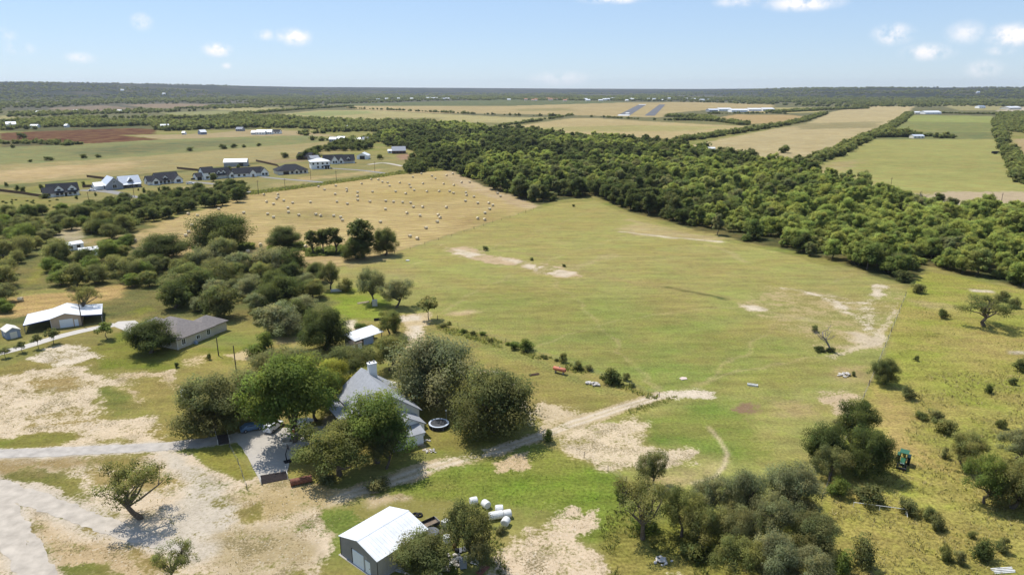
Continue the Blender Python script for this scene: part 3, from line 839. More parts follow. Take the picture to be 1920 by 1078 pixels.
strip('gravel_driveway', [(-60, 852), (100, 847), (220, 841), (330, 835), (400, 826), (440, 820)], 3.3, M_GRAVEL, .03, .6, .6)
strip('gravel_road', [(-40, 902), (40, 927), (140, 962), (240, 1000), (300, 1018), (345, 1026)], 4.6, M_CALROAD, .03, 1.0, .6, w2=2.2)
strip('gravel_lane', [(-10, 935), (25, 1000), (60, 1060), (90, 1130)], 4.4, M_CALROAD, .036, .9, .6)
pad('driveway_apron', [(432, 815), (470, 808), (520, 803), (600, 799), (622, 800), (600, 825), (560, 842), (545, 860), (537, 888), (488, 905), (468, 862), (452, 838)], M_CONC, .06, .2)
pad('house_walk', [(618, 800), (605, 798), (640, 785), (662, 770), (672, 775), (655, 792)], M_CONC, .075, .2)
pad('back_patio', [(706, 722), (728, 712), (748, 718), (735, 735), (712, 738)], M_WHITEDRIVE, .08, .15)
strip('neighbour_drive', [(-40, 671), (40, 652), (100, 634), (160, 619), (215, 609)], 3.6, M_WHITEDRIVE, .03, .2)
pad('neighbour_apron', [(208, 610), (222, 603), (252, 601), (268, 611), (262, 622), (245, 627), (228, 618)], M_WHITEDRIVE, .05, .2)
strip('village_road', [(150, 357), (200, 360), (252, 369), (320, 377), (400, 371), (450, 362), (500, 357)], 5, M_GREYROAD, .05, .3, 4)
strip('village_drive', [(172, 352), (200, 357), (240, 364)], 4, M_GREYROAD, .06, .3, 3)
strip('village_drive', [(350, 341), (390, 344), (440, 351)], 5, M_GREYROAD, .06, .3, 3)
strip('village_drive', [(490, 332), (530, 336), (580, 340), (622, 344)], 5, M_GREYROAD, .06, .3, 3)
strip('village_drive', [(620, 316), (680, 320), (730, 326), (745, 324)], 5, M_GREYROAD, .06, .3, 3)
strip('farm_track', [(690, 309), (720, 306), (755, 312)], 5, M_CALROAD, .06, .5, 3)
strip('farm_track', [(1880, 262), (1897, 300), (1932, 352)], 4, M_CALROAD, .06, .6, 5)
strip('creek_track', [(1650, 352), (1700, 366), (1800, 384), (1870, 391), (1940, 396)], 4, M_CALROAD, .06, .6, 4)
R1a, R1b = G(1168, 217.5), G(1205, 196.5)
R2a, R2b = G(1218, 217.5), G(1242, 196.5)
for i, (a, b_, w) in enumerate(((R1a, R1b, 32), (R2a, R2b, 26))):
    strip('runway', [tuple(a[:2]), tuple(b_[:2])], w, M_ASPHALT, .3, 0, 120, world=True)
d1 = (R1b - R1a).normalized()
for i, t in enumerate((0, 160, 1240)):
    p = R1a + d1 * t
    strip('runway_marking', [tuple(p[:2]), tuple((p + d1 * 60)[:2])], 30 if i != 1 else 10, M_PAINT, .45, 0, 30, world=True)

# ------------------------------------------------------------------ vegetation
def leaf_mat(name, stops, trans=.42, up=.65):
    m = bpy.data.materials.new(name); m.use_nodes = True
    N, L = m.node_tree.nodes, m.node_tree.links
    b = N['Principled BSDF']; out = N['Material Output']
    b.inputs['Roughness'].default_value = .6; b.inputs['Specular IOR Level'].default_value = .04
    oi = N.new('ShaderNodeObjectInfo')
    cr = N.new('ShaderNodeValToRGB')
    els = cr.color_ramp.elements
    while len(els) > 1: els.remove(els[-1])
    els[0].position = 0; els[0].color = (*stops[0], 1)
    for i, s in enumerate(stops[1:]):
        e = els.new((i + 1) / (len(stops) - 1)); e.color = (*s, 1)
    L.new(oi.outputs['Random'], cr.inputs[0])
    at = N.new('ShaderNodeAttribute'); at.attribute_name = 'tint'
    mm = N.new('ShaderNodeMix'); mm.data_type = 'RGBA'; mm.blend_type = 'MULTIPLY'; mm.inputs['Factor'].default_value = 1
    L.new(cr.outputs[0], mm.inputs['A']); L.new(at.outputs['Color'], mm.inputs['B'])
    L.new(mm.outputs['Result'], b.inputs['Base Color'])
    an = N.new('ShaderNodeAttribute'); an.attribute_name = 'leafn'
    vt = N.new('ShaderNodeVectorTransform'); vt.vector_type = 'NORMAL'; vt.convert_from = 'OBJECT'; vt.convert_to = 'WORLD'
    L.new(an.outputs['Vector'], vt.inputs[0])
    va = N.new('ShaderNodeVectorMath'); va.operation = 'ADD'; va.inputs[1].default_value = (0, 0, up)
    L.new(vt.outputs[0], va.inputs[0])
    vn = N.new('ShaderNodeVectorMath'); vn.operation = 'NORMALIZE'; L.new(va.outputs[0], vn.inputs[0])
    L.new(vn.outputs[0], b.inputs['Normal'])
    tr = N.new('ShaderNodeBsdfTranslucent')
    tm = N.new('ShaderNodeMix'); tm.data_type = 'RGBA'; tm.blend_type = 'MULTIPLY'; tm.inputs['Factor'].default_value = 1
    L.new(mm.outputs['Result'], tm.inputs['A']); tm.inputs['B'].default_value = (1.25, 1.35, .55, 1)
    L.new(tm.outputs['Result'], tr.inputs['Color'])
    mx = N.new('ShaderNodeMixShader'); mx.inputs[0].default_value = trans
    L.new(b.outputs[0], mx.inputs[1]); L.new(tr.outputs[0], mx.inputs[2]); L.new(mx.outputs[0], out.inputs['Surface'])
    return m


M_BARK = mat('grey_bark', (.13, .105, .08), .95, .3, 3, .05)
M_DEAD = mat('dead_wood', (.22, .19, .16), .95, .25, 3, .05)
LF = {
    'oak': leaf_mat('live_oak_leaf', [(0.134, 0.142, 0.052), (0.168, 0.174, 0.068), (0.197, 0.197, 0.085), (0.150, 0.165, 0.056)]),
    'dark': leaf_mat('dark_oak_leaf', [(0.085, 0.106, 0.034), (0.112, 0.131, 0.041), (0.137, 0.151, 0.054), (0.099, 0.123, 0.036)]),
    'grey': leaf_mat('grey_oak_leaf', [(0.197, 0.206, 0.101), (0.233, 0.235, 0.121), (0.179, 0.191, 0.092)]),
    'elm': leaf_mat('elm_leaf', [(0.155, 0.199, 0.041), (0.132, 0.172, 0.040), (0.175, 0.212, 0.049)], .36),
    'lime': leaf_mat('lime_leaf', [(0.325, 0.307, 0.054), (0.280, 0.284, 0.058)], .36),
    'olive': leaf_mat('olive_leaf', [(0.193, 0.199, 0.065), (0.222, 0.218, 0.079), (0.168, 0.182, 0.058)]),
    'wood': leaf_mat('creek_wood_leaf', [(0.113, 0.145, 0.041), (0.152, 0.186, 0.049), (0.189, 0.222, 0.060), (0.131, 0.156, 0.053), (0.203, 0.202, 0.093), (0.143, 0.178, 0.046)], .36),
    'fresh': leaf_mat('fresh_wood_leaf', [(0.234, 0.273, 0.068), (0.278, 0.310, 0.081), (0.312, 0.334, 0.092), (0.208, 0.253, 0.063), (0.255, 0.266, 0.094)], .40),
    'wood_dark': leaf_mat('dark_wood_leaf', [(0.074, 0.093, 0.031), (0.096, 0.117, 0.036), (0.116, 0.127, 0.050), (0.087, 0.108, 0.032)]),  # own leaf colour of the darker creek-wood oaks
    'far': leaf_mat('far_wood_leaf', [(0.103, 0.121, 0.043), (0.146, 0.159, 0.056), (0.184, 0.193, 0.068), (0.119, 0.136, 0.049)]),
}


def crown_arrays(rg, W, H, b_h, ncl, nleaf, leaf, gap=0.0, flat=.8, rc=(.10, .19), low=-.5, lobes=4):
    """leaf quads clustered in uneven clumps through the crown's volume -> quad corners, tint"""
    zc = b_h + (H - b_h) * .42
    aup = (H - zc) * .9; adn = (zc - b_h)
    ph = rg.uniform(0, 6.28, 3)
    cs = []
    while len(cs) < ncl:
        t = rg.uniform(0, 2 * math.pi); z = rg.uniform(low, 1.0)
        r = rg.uniform(.0, 1) ** .42
        lob = (1 + .24 * math.sin(lobes * t + ph[0]) + .14 * math.sin((lobes + 3) * t + ph[1] + 2 * z) + .12 * math.sin(5 * z + ph[2])) * rg.uniform(.8, 1.14)
        rr = math.sqrt(max(0, 1 - z * z * .92)) * r * lob
        p = np.array([math.cos(t) * rr * W * .42, math.sin(t) * rr * W * .42, zc + (z * aup if z > 0 else z * adn) * (.55 + .45 * r) * .92])
        if gap and rg.uniform() < gap and r < .6: continue
        cs.append((p, W * rg.uniform(*rc) * (1.0 if r > .5 else 1.15)))
    tot = sum(c[1] ** 2 for c in cs)
    Pq, Tq, Nq = [], [], []
    for p, r in cs:
        n = max(6, int(nleaf * r * r / tot))
        d = rg.normal(size=(n, 3)); d /= np.linalg.norm(d, axis=1)[:, None]
        rad_ = r * (rg.uniform(.15, 1, n) ** .45) * (1 + .13 * rg.normal(size=n))
        q = p + d * rad_[:, None] * np.array([1, 1, flat])
        q[:, 2] = np.maximum(q[:, 2], .12)
        nn = d * .7 + np.array([0, 0, .8]) + rg.normal(size=(n, 3)) * .42
        nn /= np.linalg.norm(nn, axis=1)[:, None]
        t1 = np.cross(nn, rg.normal(size=(n, 3))); t1 /= np.linalg.norm(t1, axis=1)[:, None]
        t2 = np.cross(nn, t1)
        s = leaf * rg.uniform(.55, 1.35, n)[:, None]
        fold = nn * s * .25
        Pq.append(np.stack([q - t1 * s * .5 - t2 * s * .34, q + t1 * s * .55 - t2 * s * .2 + fold, q + t1 * s * .4 + t2 * s * .4, q - t1 * s * .45 + t2 * s * .3 + fold], 1))
        v = rg.uniform(.66, 1.32) * rg.uniform(.88, 1.12, n)
        hue = rg.uniform(-.12, .12)
        Tq.append(np.stack([v * (1 + hue), v, v * (1 - hue * .5)], 1))
        ns = d * .85 + np.array([0, 0, .55]) + rg.normal(size=(n, 3)) * .16
        Nq.append(ns / np.linalg.norm(ns, axis=1)[:, None])
    return np.concatenate(Pq), np.concatenate(Tq), cs, np.concatenate(Nq)


def limbs(rg, W, H, b_h, cs, r0, nl=7, every=False, lean=.06, sides=6):
    mb = MB()
    tr_top = Vector((rg.normal() * lean * W, rg.normal() * lean * W, max(b_h * 1.15, H * .2)))
    mid = tr_top * .5 + Vector((rg.normal() * .04 * W, rg.normal() * .04 * W, 0))
    mb.tube([(0, 0, -.25), (0, 0, .12), mid, tr_top], [r0 * 1.5, r0 * 1.15, r0 * .9, r0 * .75], sides)
    order = rg.permutation(len(cs))
    nodes = []
    for k_ in order[:nl]:
        e = Vector(cs[k_][0])
        m1 = tr_top.lerp(e, .35) + Vector((rg.normal(), rg.normal(), abs(rg.normal()) * .3)) * W * .035
        m2 = tr_top.lerp(e, .7) + Vector((rg.normal(), rg.normal(), rg.normal() * .5)) * W * .03
        mb.tube([tr_top - Vector((0, 0, r0 * .5)), m1, m2, e], [r0 * .62, r0 * .42, r0 * .25, r0 * .07], 5, False)
        nodes += [(m1, r0 * .3), (m2, r0 * .2), (tr_top.lerp(m1, .7), r0 * .3)]
    if every:
        for k_ in order[nl:]:
            e = Vector(cs[k_][0])
            n_, rr = min(nodes, key=lambda q: (q[0] - e).length)
            m1 = n_.lerp(e, .5) + Vector((rg.normal(), rg.normal(), rg.normal())) * W * .02
            mb.tube([n_, m1, e], [rr * .8, rr * .5, rr * .12], 4, False)
    return mb


def leaf_mesh(name, Pq, Tq, m, extra=None, Nq=None):
    n = len(Pq)
    ex = extra.v if extra else []
    nv = n * 4 + len(ex)
    me = bpy.data.meshes.new(name)
    co = np.concatenate([Pq.reshape(-1, 3), np.array([tuple(v) for v in ex]).reshape(-1, 3)]) if ex else Pq.reshape(-1, 3)
    me.vertices.add(nv); me.vertices.foreach_set('co', co.ravel())
    ls = list(range(n * 4)); starts = list(range(0, n * 4, 4))
    if extra:
        for f in extra.f:
            starts.append(len(ls)); ls += [i + n * 4 for i in f]
    me.loops.add(len(ls)); me.loops.foreach_set('vertex_index', ls)
    me.polygons.add(len(starts)); me.polygons.foreach_set('loop_start', starts)
    me.update(calc_edges=True)
    me.materials.append(m)
    if extra:
        me.materials.append(M_BARK)
        me.polygons.foreach_set('material_index', [0] * n + [1] * len(extra.f))
    t = np.ones((nv, 4), np.float32); t[:n * 4, :3] = np.repeat(Tq, 4, 0)
    a = me.attributes.new('tint', 'FLOAT_COLOR', 'POINT'); a.data.foreach_set('color', t.ravel())
    nv_ = np.zeros((nv, 3), np.float32); nv_[:, 2] = 1
    if Nq is not None: nv_[:n * 4] = np.repeat(Nq, 4, 0)
    a = me.attributes.new('leafn', 'FLOAT_VECTOR', 'POINT'); a.data.foreach_set('vector', nv_.ravel())
    return me


KIND = {}


def make_kind(key, nvar, W, H, b_h, ncl, nleaf, leaf, r0, leafm, **kw):
    lim = {k_: kw.pop(k_) for k_ in ('nl', 'every', 'lean') if k_ in kw}
    out = []
    for v in range(nvar):
        rg = np.random.default_rng(abs(hash(key)) % 1000 + v * 13 if False else sum(map(ord, key)) * 7 + v * 131)
        w_ = W * rg.uniform(.92, 1.08); h_ = H * rg.uniform(.93, 1.07)
        Pq, Tq, cs, Nq = crown_arrays(rg, w_, h_, b_h, ncl, nleaf, leaf, **kw)
        tb = limbs(rg, w_, h_, b_h, cs, r0, **lim)
        crown = leaf_mesh('crown', Pq, Tq, LF[leafm], None, Nq)
        trunk = mesh_from('trunk', tb.v, tb.f, [M_BARK], smooth=True)
        ext = Pq.reshape(-1, 3)
        out.append(dict(crown=crown, trunk=trunk, W=float(np.percentile(np.hypot(ext[:, 0], ext[:, 1]), 97) * 2), H=float(np.percentile(ext[:, 2], 99.3))))
    KIND[key] = out


make_kind('oak', 6, 11, 8.2, .8, 96, 30000, .18, .42, 'oak', gap=.25, low=-.8, rc=(.09, .17))
make_kind('elm', 4, 10, 9.5, 1.4, 84, 27000, .19, .34, 'elm', gap=.2, rc=(.10, .18))
make_kind('open', 4, 10, 8.0, 1.5, 56, 13000, .18, .32, 'olive', gap=.5, rc=(.08, .15), every=True, nl=8)
make_kind('sparse', 2, 11, 8.5, 2.6, 54, 6800, .17, .36, 'olive', gap=.6, rc=(.06, .11), every=True, nl=9, lean=.10, low=-.2)
make_kind('bush', 5, 3.2, 2.5, .15, 24, 2400, .16, .06, 'oak', low=-.9, rc=(.13, .24))
make_kind('vase', 3, 4.2, 4.4, 1.7, 20, 1700, .24, .09, 'elm', low=-.35, rc=(.12, .2), nl=6)
make_kind('column', 3, 5, 9, 1.6, 34, 3600, .3, .28, 'dark', gap=.4, rc=(.13, .22), every=True)


def plant(kind, x0, x1, top, bottom, label, name='tree', leafm=None, skirt=None, group=None, seed=None, cat='tree', loc=None):
    """a tree whose crown spans x0..x1 and top..bottom in the photo, standing on the ground"""
    vs_ = KIND[kind]
    sd = seed if seed is not None else int(x0 * 7 + top * 13)
    var = vs_[sd % len(vs_)]
    if skirt is None:
        skirt = {'oak': .62, 'elm': .5, 'open': .35, 'sparse': 0, 'bush': .75, 'vase': 0, 'column': .3}[kind]
    cx = (x0 + x1) / 2
    g = G(cx, bottom)
    wid = (x1 - x0) / FPX * math.hypot(g.y, HC)
    for _ in range(3):
        y = g.y + skirt * wid / 2
        depth = y * CP + HC * SP
        wid = (x1 - x0) / FPX * depth
    x = (cx - 960) / FPX * depth
    h = max(top_z(top, y + wid * .1), wid * .45 if kind != 'vase' else wid * .8)
    h = min(h, wid * {'oak': 1.0, 'elm': 1.3, 'open': 1.2, 'sparse': 1.1, 'bush': 1.2}.get(kind, 2.4))
    s = wid / var['W']; sz = h / var['H']
    root = empty(name, label, cat, (x, y, 0), (sd * 2.399) % 6.283, group, (s, s, sz))
    lm = LF[leafm] if leafm else None
    for nm in ('trunk', 'crown'):
        o = bpy.data.objects.new(nm, var[nm]); COL.objects.link(o); o.parent = root
        if nm == 'crown' and lm:
            o.material_slots[0].link = 'OBJECT'; o.material_slots[0].material = lm
    return root


# --- trees one can point to ------------------------------------------------------------------
plant('sparse', 198, 328, 866, 972, 'lone open-crowned live oak with bare limbs and shadow on pale gravel', 'live_oak', 'olive', seed=1)
plant('sparse', 293, 376, 1017, 1092, 'small open oak at the end of the gravel road, cut by the frame', 'live_oak', 'olive', seed=0)
plant('oak', 330, 470, 705, 832, 'broad grey-green oak beside the driveway, hiding a white camper', 'oak_tree', 'oak', seed=3)
plant('elm', 470, 628, 668, 835, 'big bright green elm standing in the ring on the concrete apron', 'elm_tree', seed=1, skirt=.15)
plant('elm', 480, 600, 652, 740, 'mid green elm behind the big bright elm by the drive', 'elm_tree', 'oak', seed=2)
plant('elm', 590, 660, 676, 765, 'yellow-green tree against the left end of the grey-roofed house', 'elm_tree', 'lime', seed=3)
plant('open', 560, 712, 790, 905, 'olive feathery tree between the rusty tank and the dirt track', 'mesquite_tree', 'olive', seed=2)
plant('elm', 640, 775, 738, 885, 'bright green tree in front of the grey-roofed house', 'elm_tree', seed=0)
plant('oak', 735, 900, 632, 768, 'sprawling grey live oak behind the house', 'live_oak', 'grey', seed=2, skirt=.4)
plant('oak', 846, 1004, 694, 832, 'dark rounded live oak beside the trampoline', 'live_oak', 'oak', seed=4)
plant('oak', 565, 658, 578, 666, 'dense dark live oak left of the white-roofed shed', 'live_oak', 'dark', seed=5)
plant('open', 690, 772, 628, 700, 'light olive tree just below the white-roofed shed', 'mesquite_tree', 'olive', seed=1)
plant('elm', 612, 700, 648, 722, 'green tree behind the chimney of the grey-roofed house', 'elm_tree', 'oak', seed=6)
plant('open', 708, 757, 583, 632, 'olive tree at the right end of the white-roofed shed', 'mesquite_tree', 'olive', seed=3)
plant('vase', 784, 823, 557, 600, 'small round tree by the pale dirt patch at the pasture fence', 'small_tree', 'olive', seed=0)
plant('open', 668, 728, 503, 573, 'grey-green mesquite, left of a pair in the pasture corner', 'mesquite_tree', 'grey', seed=0)
plant('open', 712, 776, 523, 580, 'brownish mesquite, right of a pair in the pasture corner', 'mesquite_tree', 'grey', seed=1)
plant('bush', 635, 668, 520, 550, 'rounded bushy tree beside the white boat hull', 'small_tree', 'olive', seed=2)
plant('open', 598, 642, 490, 545, 'thin grey tree at the edge of the oak belt near the hay field', 'mesquite_tree', 'oak', seed=2)
plant('oak', 575, 612, 482, 532, 'dark tree on the hay field edge above the oak belt', 'oak_tree', 'dark', seed=1)
plant('oak', 362, 476, 401, 476, 'broad live oak standing in weeds inside the hay field', 'live_oak', 'dark', seed=2, skirt=.4)
plant('oak', 500, 568, 424, 470, 'compact dark oak in the hay field, second island of trees', 'live_oak', 'dark', seed=0)
plant('column', 572, 604, 433, 476, 'narrow ragged tree at the left of the third hay field island', 'oak_tree', 'dark', seed=1)
plant('column', 596, 616, 430, 476, 'thin dead-topped tree in the middle of the third hay field island', 'oak_tree', 'dark', seed=2)
plant('column', 612, 646, 427, 476, 'leafy upright tree at the right of the third hay field island', 'oak_tree', 'dark', seed=0)
plant('column', 652, 712, 413, 486, 'tall ragged oak in the hay field island by the pasture line', 'oak_tree', 'dark', seed=1)
plant('oak', 640, 700, 445, 490, 'low spreading oak at the left foot of the tall ragged oak', 'live_oak', 'dark', seed=4)
plant('oak', 698, 748, 428, 482, 'rounded oak at the right of the hay field island by the pasture', 'live_oak', 'dark', seed=3)
plant('oak', 258, 360, 438, 496, 'dark oak clump at the left corner of the hay field', 'live_oak', 'dark', seed=0)
plant('oak', 237, 331, 600, 668, 'dense oak shading the left side of the brown hip-roofed house', 'live_oak', 'dark', seed=1, skirt=.4)
plant('vase', 182, 221, 604, 636, 'small round tree on the lawn beside the white drive', 'small_tree', 'elm', seed=1)
for i, (x0, x1, t, b_) in enumerate(((1, 20, 652, 671), (31, 54, 640, 661), (62, 83, 625, 653), (88, 114, 616, 645))):
    plant('vase', x0, x1, t, b_, ['first', 'second', 'third', 'fourth'][i] + ' from the photo edge of four small trees along the white drive', 'crepe_myrtle', 'oak', seed=i, group='small trees along the white drive')
plant('sparse', 140, 195, 535, 590, 'bare-limbed gnarled tree behind the tan metal barn', 'live_oak', 'olive', seed=1)
plant('sparse', 1795, 1892, 556, 610, 'gnarled wind-pruned oak alone in the right-hand meadow', 'live_oak', 'dark', seed=0)
plant('oak', 1632, 1682, 672, 722, 'small dark oak on the eastern line with a shadow under it', 'oak_tree', 'dark', seed=3, skirt=.2)
plant('oak', 1503, 1585, 792, 890, 'ragged dark oak at the left of the clump by the green tractor', 'live_oak', 'dark', seed=1, skirt=.7)
plant('open', 1560, 1640, 752, 850, 'taller open oak at the back of the clump by the green tractor', 'live_oak', 'dark', seed=3, skirt=.6)
plant('oak', 1580, 1668, 795, 905, 'broad dark oak at the right of the clump by the green tractor', 'live_oak', 'dark', seed=4, skirt=.7)
plant('open', 1520, 1590, 835, 915, 'low ragged oak at the front of the clump by the green tractor', 'live_oak', 'oak', seed=0, skirt=.7)
plant('open', 1188, 1252, 845, 918, 'small twiggy tree above the foreground live oak thicket', 'mesquite_tree', 'oak', seed=1)
plant('sparse', 1148, 1262, 892, 1010, 'leaning tree with a pale bare trunk at the thicket edge', 'elm_tree', 'olive', seed=1)
plant('open', 1235, 1320, 905, 1015, 'feathery olive tree next to the leaning pale trunk', 'mesquite_tree', 'olive', seed=0)
TH = [('open', 1288, 1368, 893, 985, 'grey', 'grey feathery tree at the back left of the foreground thicket'), ('oak', 1350, 1440, 880, 985, 'grey', 'grey live oak at the back of the foreground thicket, left of two'),
      ('oak', 1430, 1535, 868, 985, 'grey', 'grey live oak at the back of the foreground thicket, right of two'), ('open', 1270, 1350, 945, 1040, 'olive', 'olive open tree on the left flank of the foreground thicket'),
      ('oak', 1335, 1420, 940, 1045, 'oak', 'dark shaded live oak in the middle of the foreground thicket'), ('open', 1405, 1500, 930, 1040, 'grey', 'open grey tree in the middle of the foreground thicket'),
      ('oak', 1480, 1566, 935, 1060, 'oak', 'dense oak on the right flank of the foreground thicket'), ('open', 1330, 1430, 1005, 1110, 'olive', 'olive tree at the bottom edge of the foreground thicket'),
      ('oak', 1400, 1500, 1000, 1115, 'grey', 'pale grey live oak at the bottom edge of the foreground thicket'), ('open', 1470, 1560, 1025, 1125, 'grey', 'pale open tree at the lower right corner of the thicket')]
for q_, (kd, x0, x1, t, b_, lm, lab) in enumerate(TH):
    plant(kd, x0, x1, t, b_, lab, 'live_oak' if kd == 'oak' else 'mesquite_tree', lm, seed=q_ + 1, skirt=.6)
plant('open', 1803, 1885, 848, 955, 'green open oak, left of two at the right frame edge', 'live_oak', 'elm', seed=2, skirt=.5)
plant('oak', 1848, 1945, 850, 968, 'green open oak, right of two at the right frame edge', 'live_oak', 'olive', seed=5, skirt=.55)
plant('oak', 415, 510, 690, 800, 'grey-green oak filling the gap behind camper and elm', 'oak_tree', 'oak', seed=4)
plant('elm', 350, 440, 712, 790, 'soft green tree over the roof of the white camper', 'elm_tree', 'oak', seed=1)
plant('elm', 545, 640, 690, 800, 'green tree between the big elm and the yellow-green tree', 'elm_tree', 'elm', seed=2)
plant('open', 690, 760, 800, 885, 'olive tree at the right foot of the bright green house tree', 'mesquite_tree', 'oak', seed=1)
plant('open', 1775, 1842, 812, 885, 'olive bushy tree left of the large oak at the right edge', 'mesquite_tree', 'olive', seed=3)
plant('open', 1870, 1940, 805, 870, 'grey open tree behind the large oak at the right edge', 'mesquite_tree', 'grey', seed=2)
plant('oak', 737, 848, 1000, 1105, 'green tree against the side wall of the grey metal workshop', 'oak_tree', 'oak', seed=1)
plant('open', 828, 928, 940, 1062, 'twiggy tree in the scrap heap beside the wrapped bales', 'mesquite_tree', 'oak', seed=0)
plant('open', 870, 930, 990, 1080, 'thin tree over the rubble at the lower end of the scrap heap', 'mesquite_tree', 'oak', seed=2)

# --- bushes and shrubs -----------------------------------------------------------------------
BUSHES = [
    (1018, 1040, 802, 832, 'bright upright bush where the two dirt tracks meet', 'elm'), (970, 1003, 634, 662, 'round green bush on the pasture fence, largest near the barn track', 'elm'),
    (955, 974, 641, 658, 'small green bush left of the round fence bush', 'elm'), (1047, 1066, 660, 682, 'spiky bush on the fence behind the red tank', 'olive'),
    (1072, 1096, 675, 696, 'pale bush on the fence right of the red tank', 'olive'), (1126, 1168, 690, 726, 'largest dark bush on the pasture fence by the rock pile', 'dark'),
    (1166, 1184, 698, 716, 'upright bush just right of the largest fence bush', 'oak'), (1755, 1778, 578, 599, 'dark shrub left of the gnarled meadow oak', 'dark'),
    (1866, 1896, 545, 568, 'rounded shrub above the gnarled meadow oak', 'oak'), (1890, 1914, 557, 580, 'second shrub above the gnarled meadow oak', 'oak'),
    (1706, 1732, 531, 552, 'round bush at the corner where the creek wood ends', 'oak'), (1684, 1718, 722, 752, 'round bush with a shadow below the small dark line oak', 'oak'),
    (1713, 1724, 666, 678, 'tiny bush in the upper meadow', 'dark'), (1898, 1925, 671, 700, 'dark bush at the right frame edge in the meadow', 'dark'),
    (1891, 1906, 707, 723, 'small dark bush below the right edge bush', 'dark'), (1845, 1863, 720, 739, 'upright small bush in the open meadow', 'dark'),
    (1712, 1740, 770, 790, 'pale bush, left of two in the meadow middle', 'olive'), (1738, 1766, 768, 794, 'darker bush, right of two in the meadow middle', 'oak'),
    (1745, 1790, 785, 818, 'low yellow-green bush above the tractor strip', 'olive'), (1868, 1890, 785, 806, 'small dark bush near the right edge oak', 'dark'),
    (1762, 1780, 836, 862, 'thin grey bush right of the green tractor', 'oak'), (1600, 1660, 908, 955, 'wide bush under the tall dark oak near the pipe rail', 'oak'),
    (1548, 1596, 895, 940, 'bright leafy bush below the tall dark oak', 'elm'), (1684, 1718, 935, 972, 'grey bush beside the bent pipe rail', 'oak'),
    (1725, 1755, 948, 980, 'bush, left of two below the tractor meadow', 'oak'), (1738, 1772, 960, 998, 'bush, right of two below the tractor meadow', 'oak'),
    (1822, 1868, 1012, 1058, 'dark round bush in the lower right meadow', 'dark'), (1866, 1892, 1005, 1040, 'leaning bush with a long shadow at lower right', 'oak'),
    (1785, 1808, 1030, 1062, 'slim bush left of the dark round bush at lower right', 'oak'), (1756, 1785, 1018, 1055, 'pale bush in the grass at lower right', 'olive'),
    (1815, 1832, 995, 1012, 'pale tuft-like bush in the lower right grass', 'olive'), (1590, 1640, 1005, 1070, 'dark bush at the right side of the foreground thicket', 'oak'),
    (1560, 1600, 1030, 1085, 'low bush by the thicket at the bottom frame edge', 'elm'), (387, 398, 660, 676, 'dark little bush beside the neighbour utility pole', 'dark'),
    (327, 337, 678, 690, 'tiny cone-shaped bush on the bare slope', 'dark'), (905, 916, 461, 471, 'lone round bush in the upper pasture', 'dark'),
    (1054, 1061, 495, 501, 'tiny dark bush by the bare streak in the pasture', 'dark'), (992, 1001, 483, 489, 'tiny bush at the left of the bare streak in the pasture', 'dark'),
    (1072, 1079, 383, 388, 'small dark bush at the top of the pasture', 'dark'), (1519, 1534, 610, 624, 'small bush left of the dead tree', 'dark'),
    (1525, 1548, 648, 662, 'weedy bush at the foot of the dead tree, left side', 'dark'), (1549, 1566, 650, 662, 'weedy bush at the foot of the dead tree, right side', 'dark'),
    (1595, 1604, 696, 706, 'dark bush on the rock heap in the pasture', 'dark'), (1556, 1584, 785, 812, 'bush on the eastern line above the pair of oaks', 'oak'),
    (1610, 1630, 748, 772, 'light bush on the eastern line', 'olive'), (455, 500, 645, 672, 'green bush below the oak belt near the pole', 'elm'),
    (482, 512, 622, 660, 'leafy bush at the lower edge of the oak belt', 'elm'), (660, 690, 608, 622, 'green bush behind the white-roofed shed', 'elm'),
    (800, 830, 1045, 1085, 'dark bush at the bottom edge by the workshop', 'dark'), (838, 862, 1055, 1085, 'bright green bush in the scrap heap', 'elm'),
    (925, 950, 985, 1005, 'low bush in front of the wrapped bales', 'oak'), (592, 634, 890, 915, 'low prickly bush right of the rusty tank', 'oak'),
    (680, 730, 905, 928, 'low weedy bush on the dirt track shoulder', 'oak'), (1150, 1185, 905, 945, 'green bush left of the leaning pale trunk', 'elm'),
    (1180, 1230, 975, 1005, 'shadowed bush at the foot of the leaning tree', 'elm'), (1270, 1330, 1015, 1060, 'dark bush in front of the foreground thicket', 'dark'),
    (1440, 1490, 1045, 1085, 'leafy bush at the thicket bottom edge', 'elm'), (728, 748, 592, 625, 'dark shrub beside the track by the white-roofed shed', 'oak'),
    (76, 96, 365, 373, 'rounded shrub in front of the white house with two dormers', 'dark'), (258, 262, 352, 358, 'tiny garden tree in front of the silver-roofed house', 'dark'),
]
for (x0, x1, t, b_, lab, lm) in BUSHES:
    plant('bush', x0, x1, t, b_, lab, 'bush', lm, cat='bush')
for (x0, x1, t, b_) in ((8, 16, 341, 351), (96, 108, 0, 0))[:1]:
    plant('bush', x0, x1, t, b_, 'round bush at the left edge of the village field', 'bush', 'dark', cat='bush')
rgf = random.Random(17)
fl = [(826, 606), (900, 628), (1000, 661), (1100, 696), (1190, 730)]
for i in range(20):
    t = (i + rgf.random()) / 20 * 3.98
    a_, b2 = fl[int(t)], fl[int(t) + 1]; u_ = t - int(t)
    x = a_[0] + (b2[0] - a_[0]) * u_; y = a_[1] + (b2[1] - a_[1]) * u_ + rgf.uniform(-1, 9)
    wp = rgf.uniform(8, 18)
    plant('bush', x - wp / 2, x + wp / 2, y - wp * rgf.uniform(.45, .8), y, 'small weedy bush in the brush line along the pasture fence', 'bush', rgf.choice(('olive', 'oak', 'olive', 'elm')), cat='bush', group='brush line along the pasture fence', seed=i)
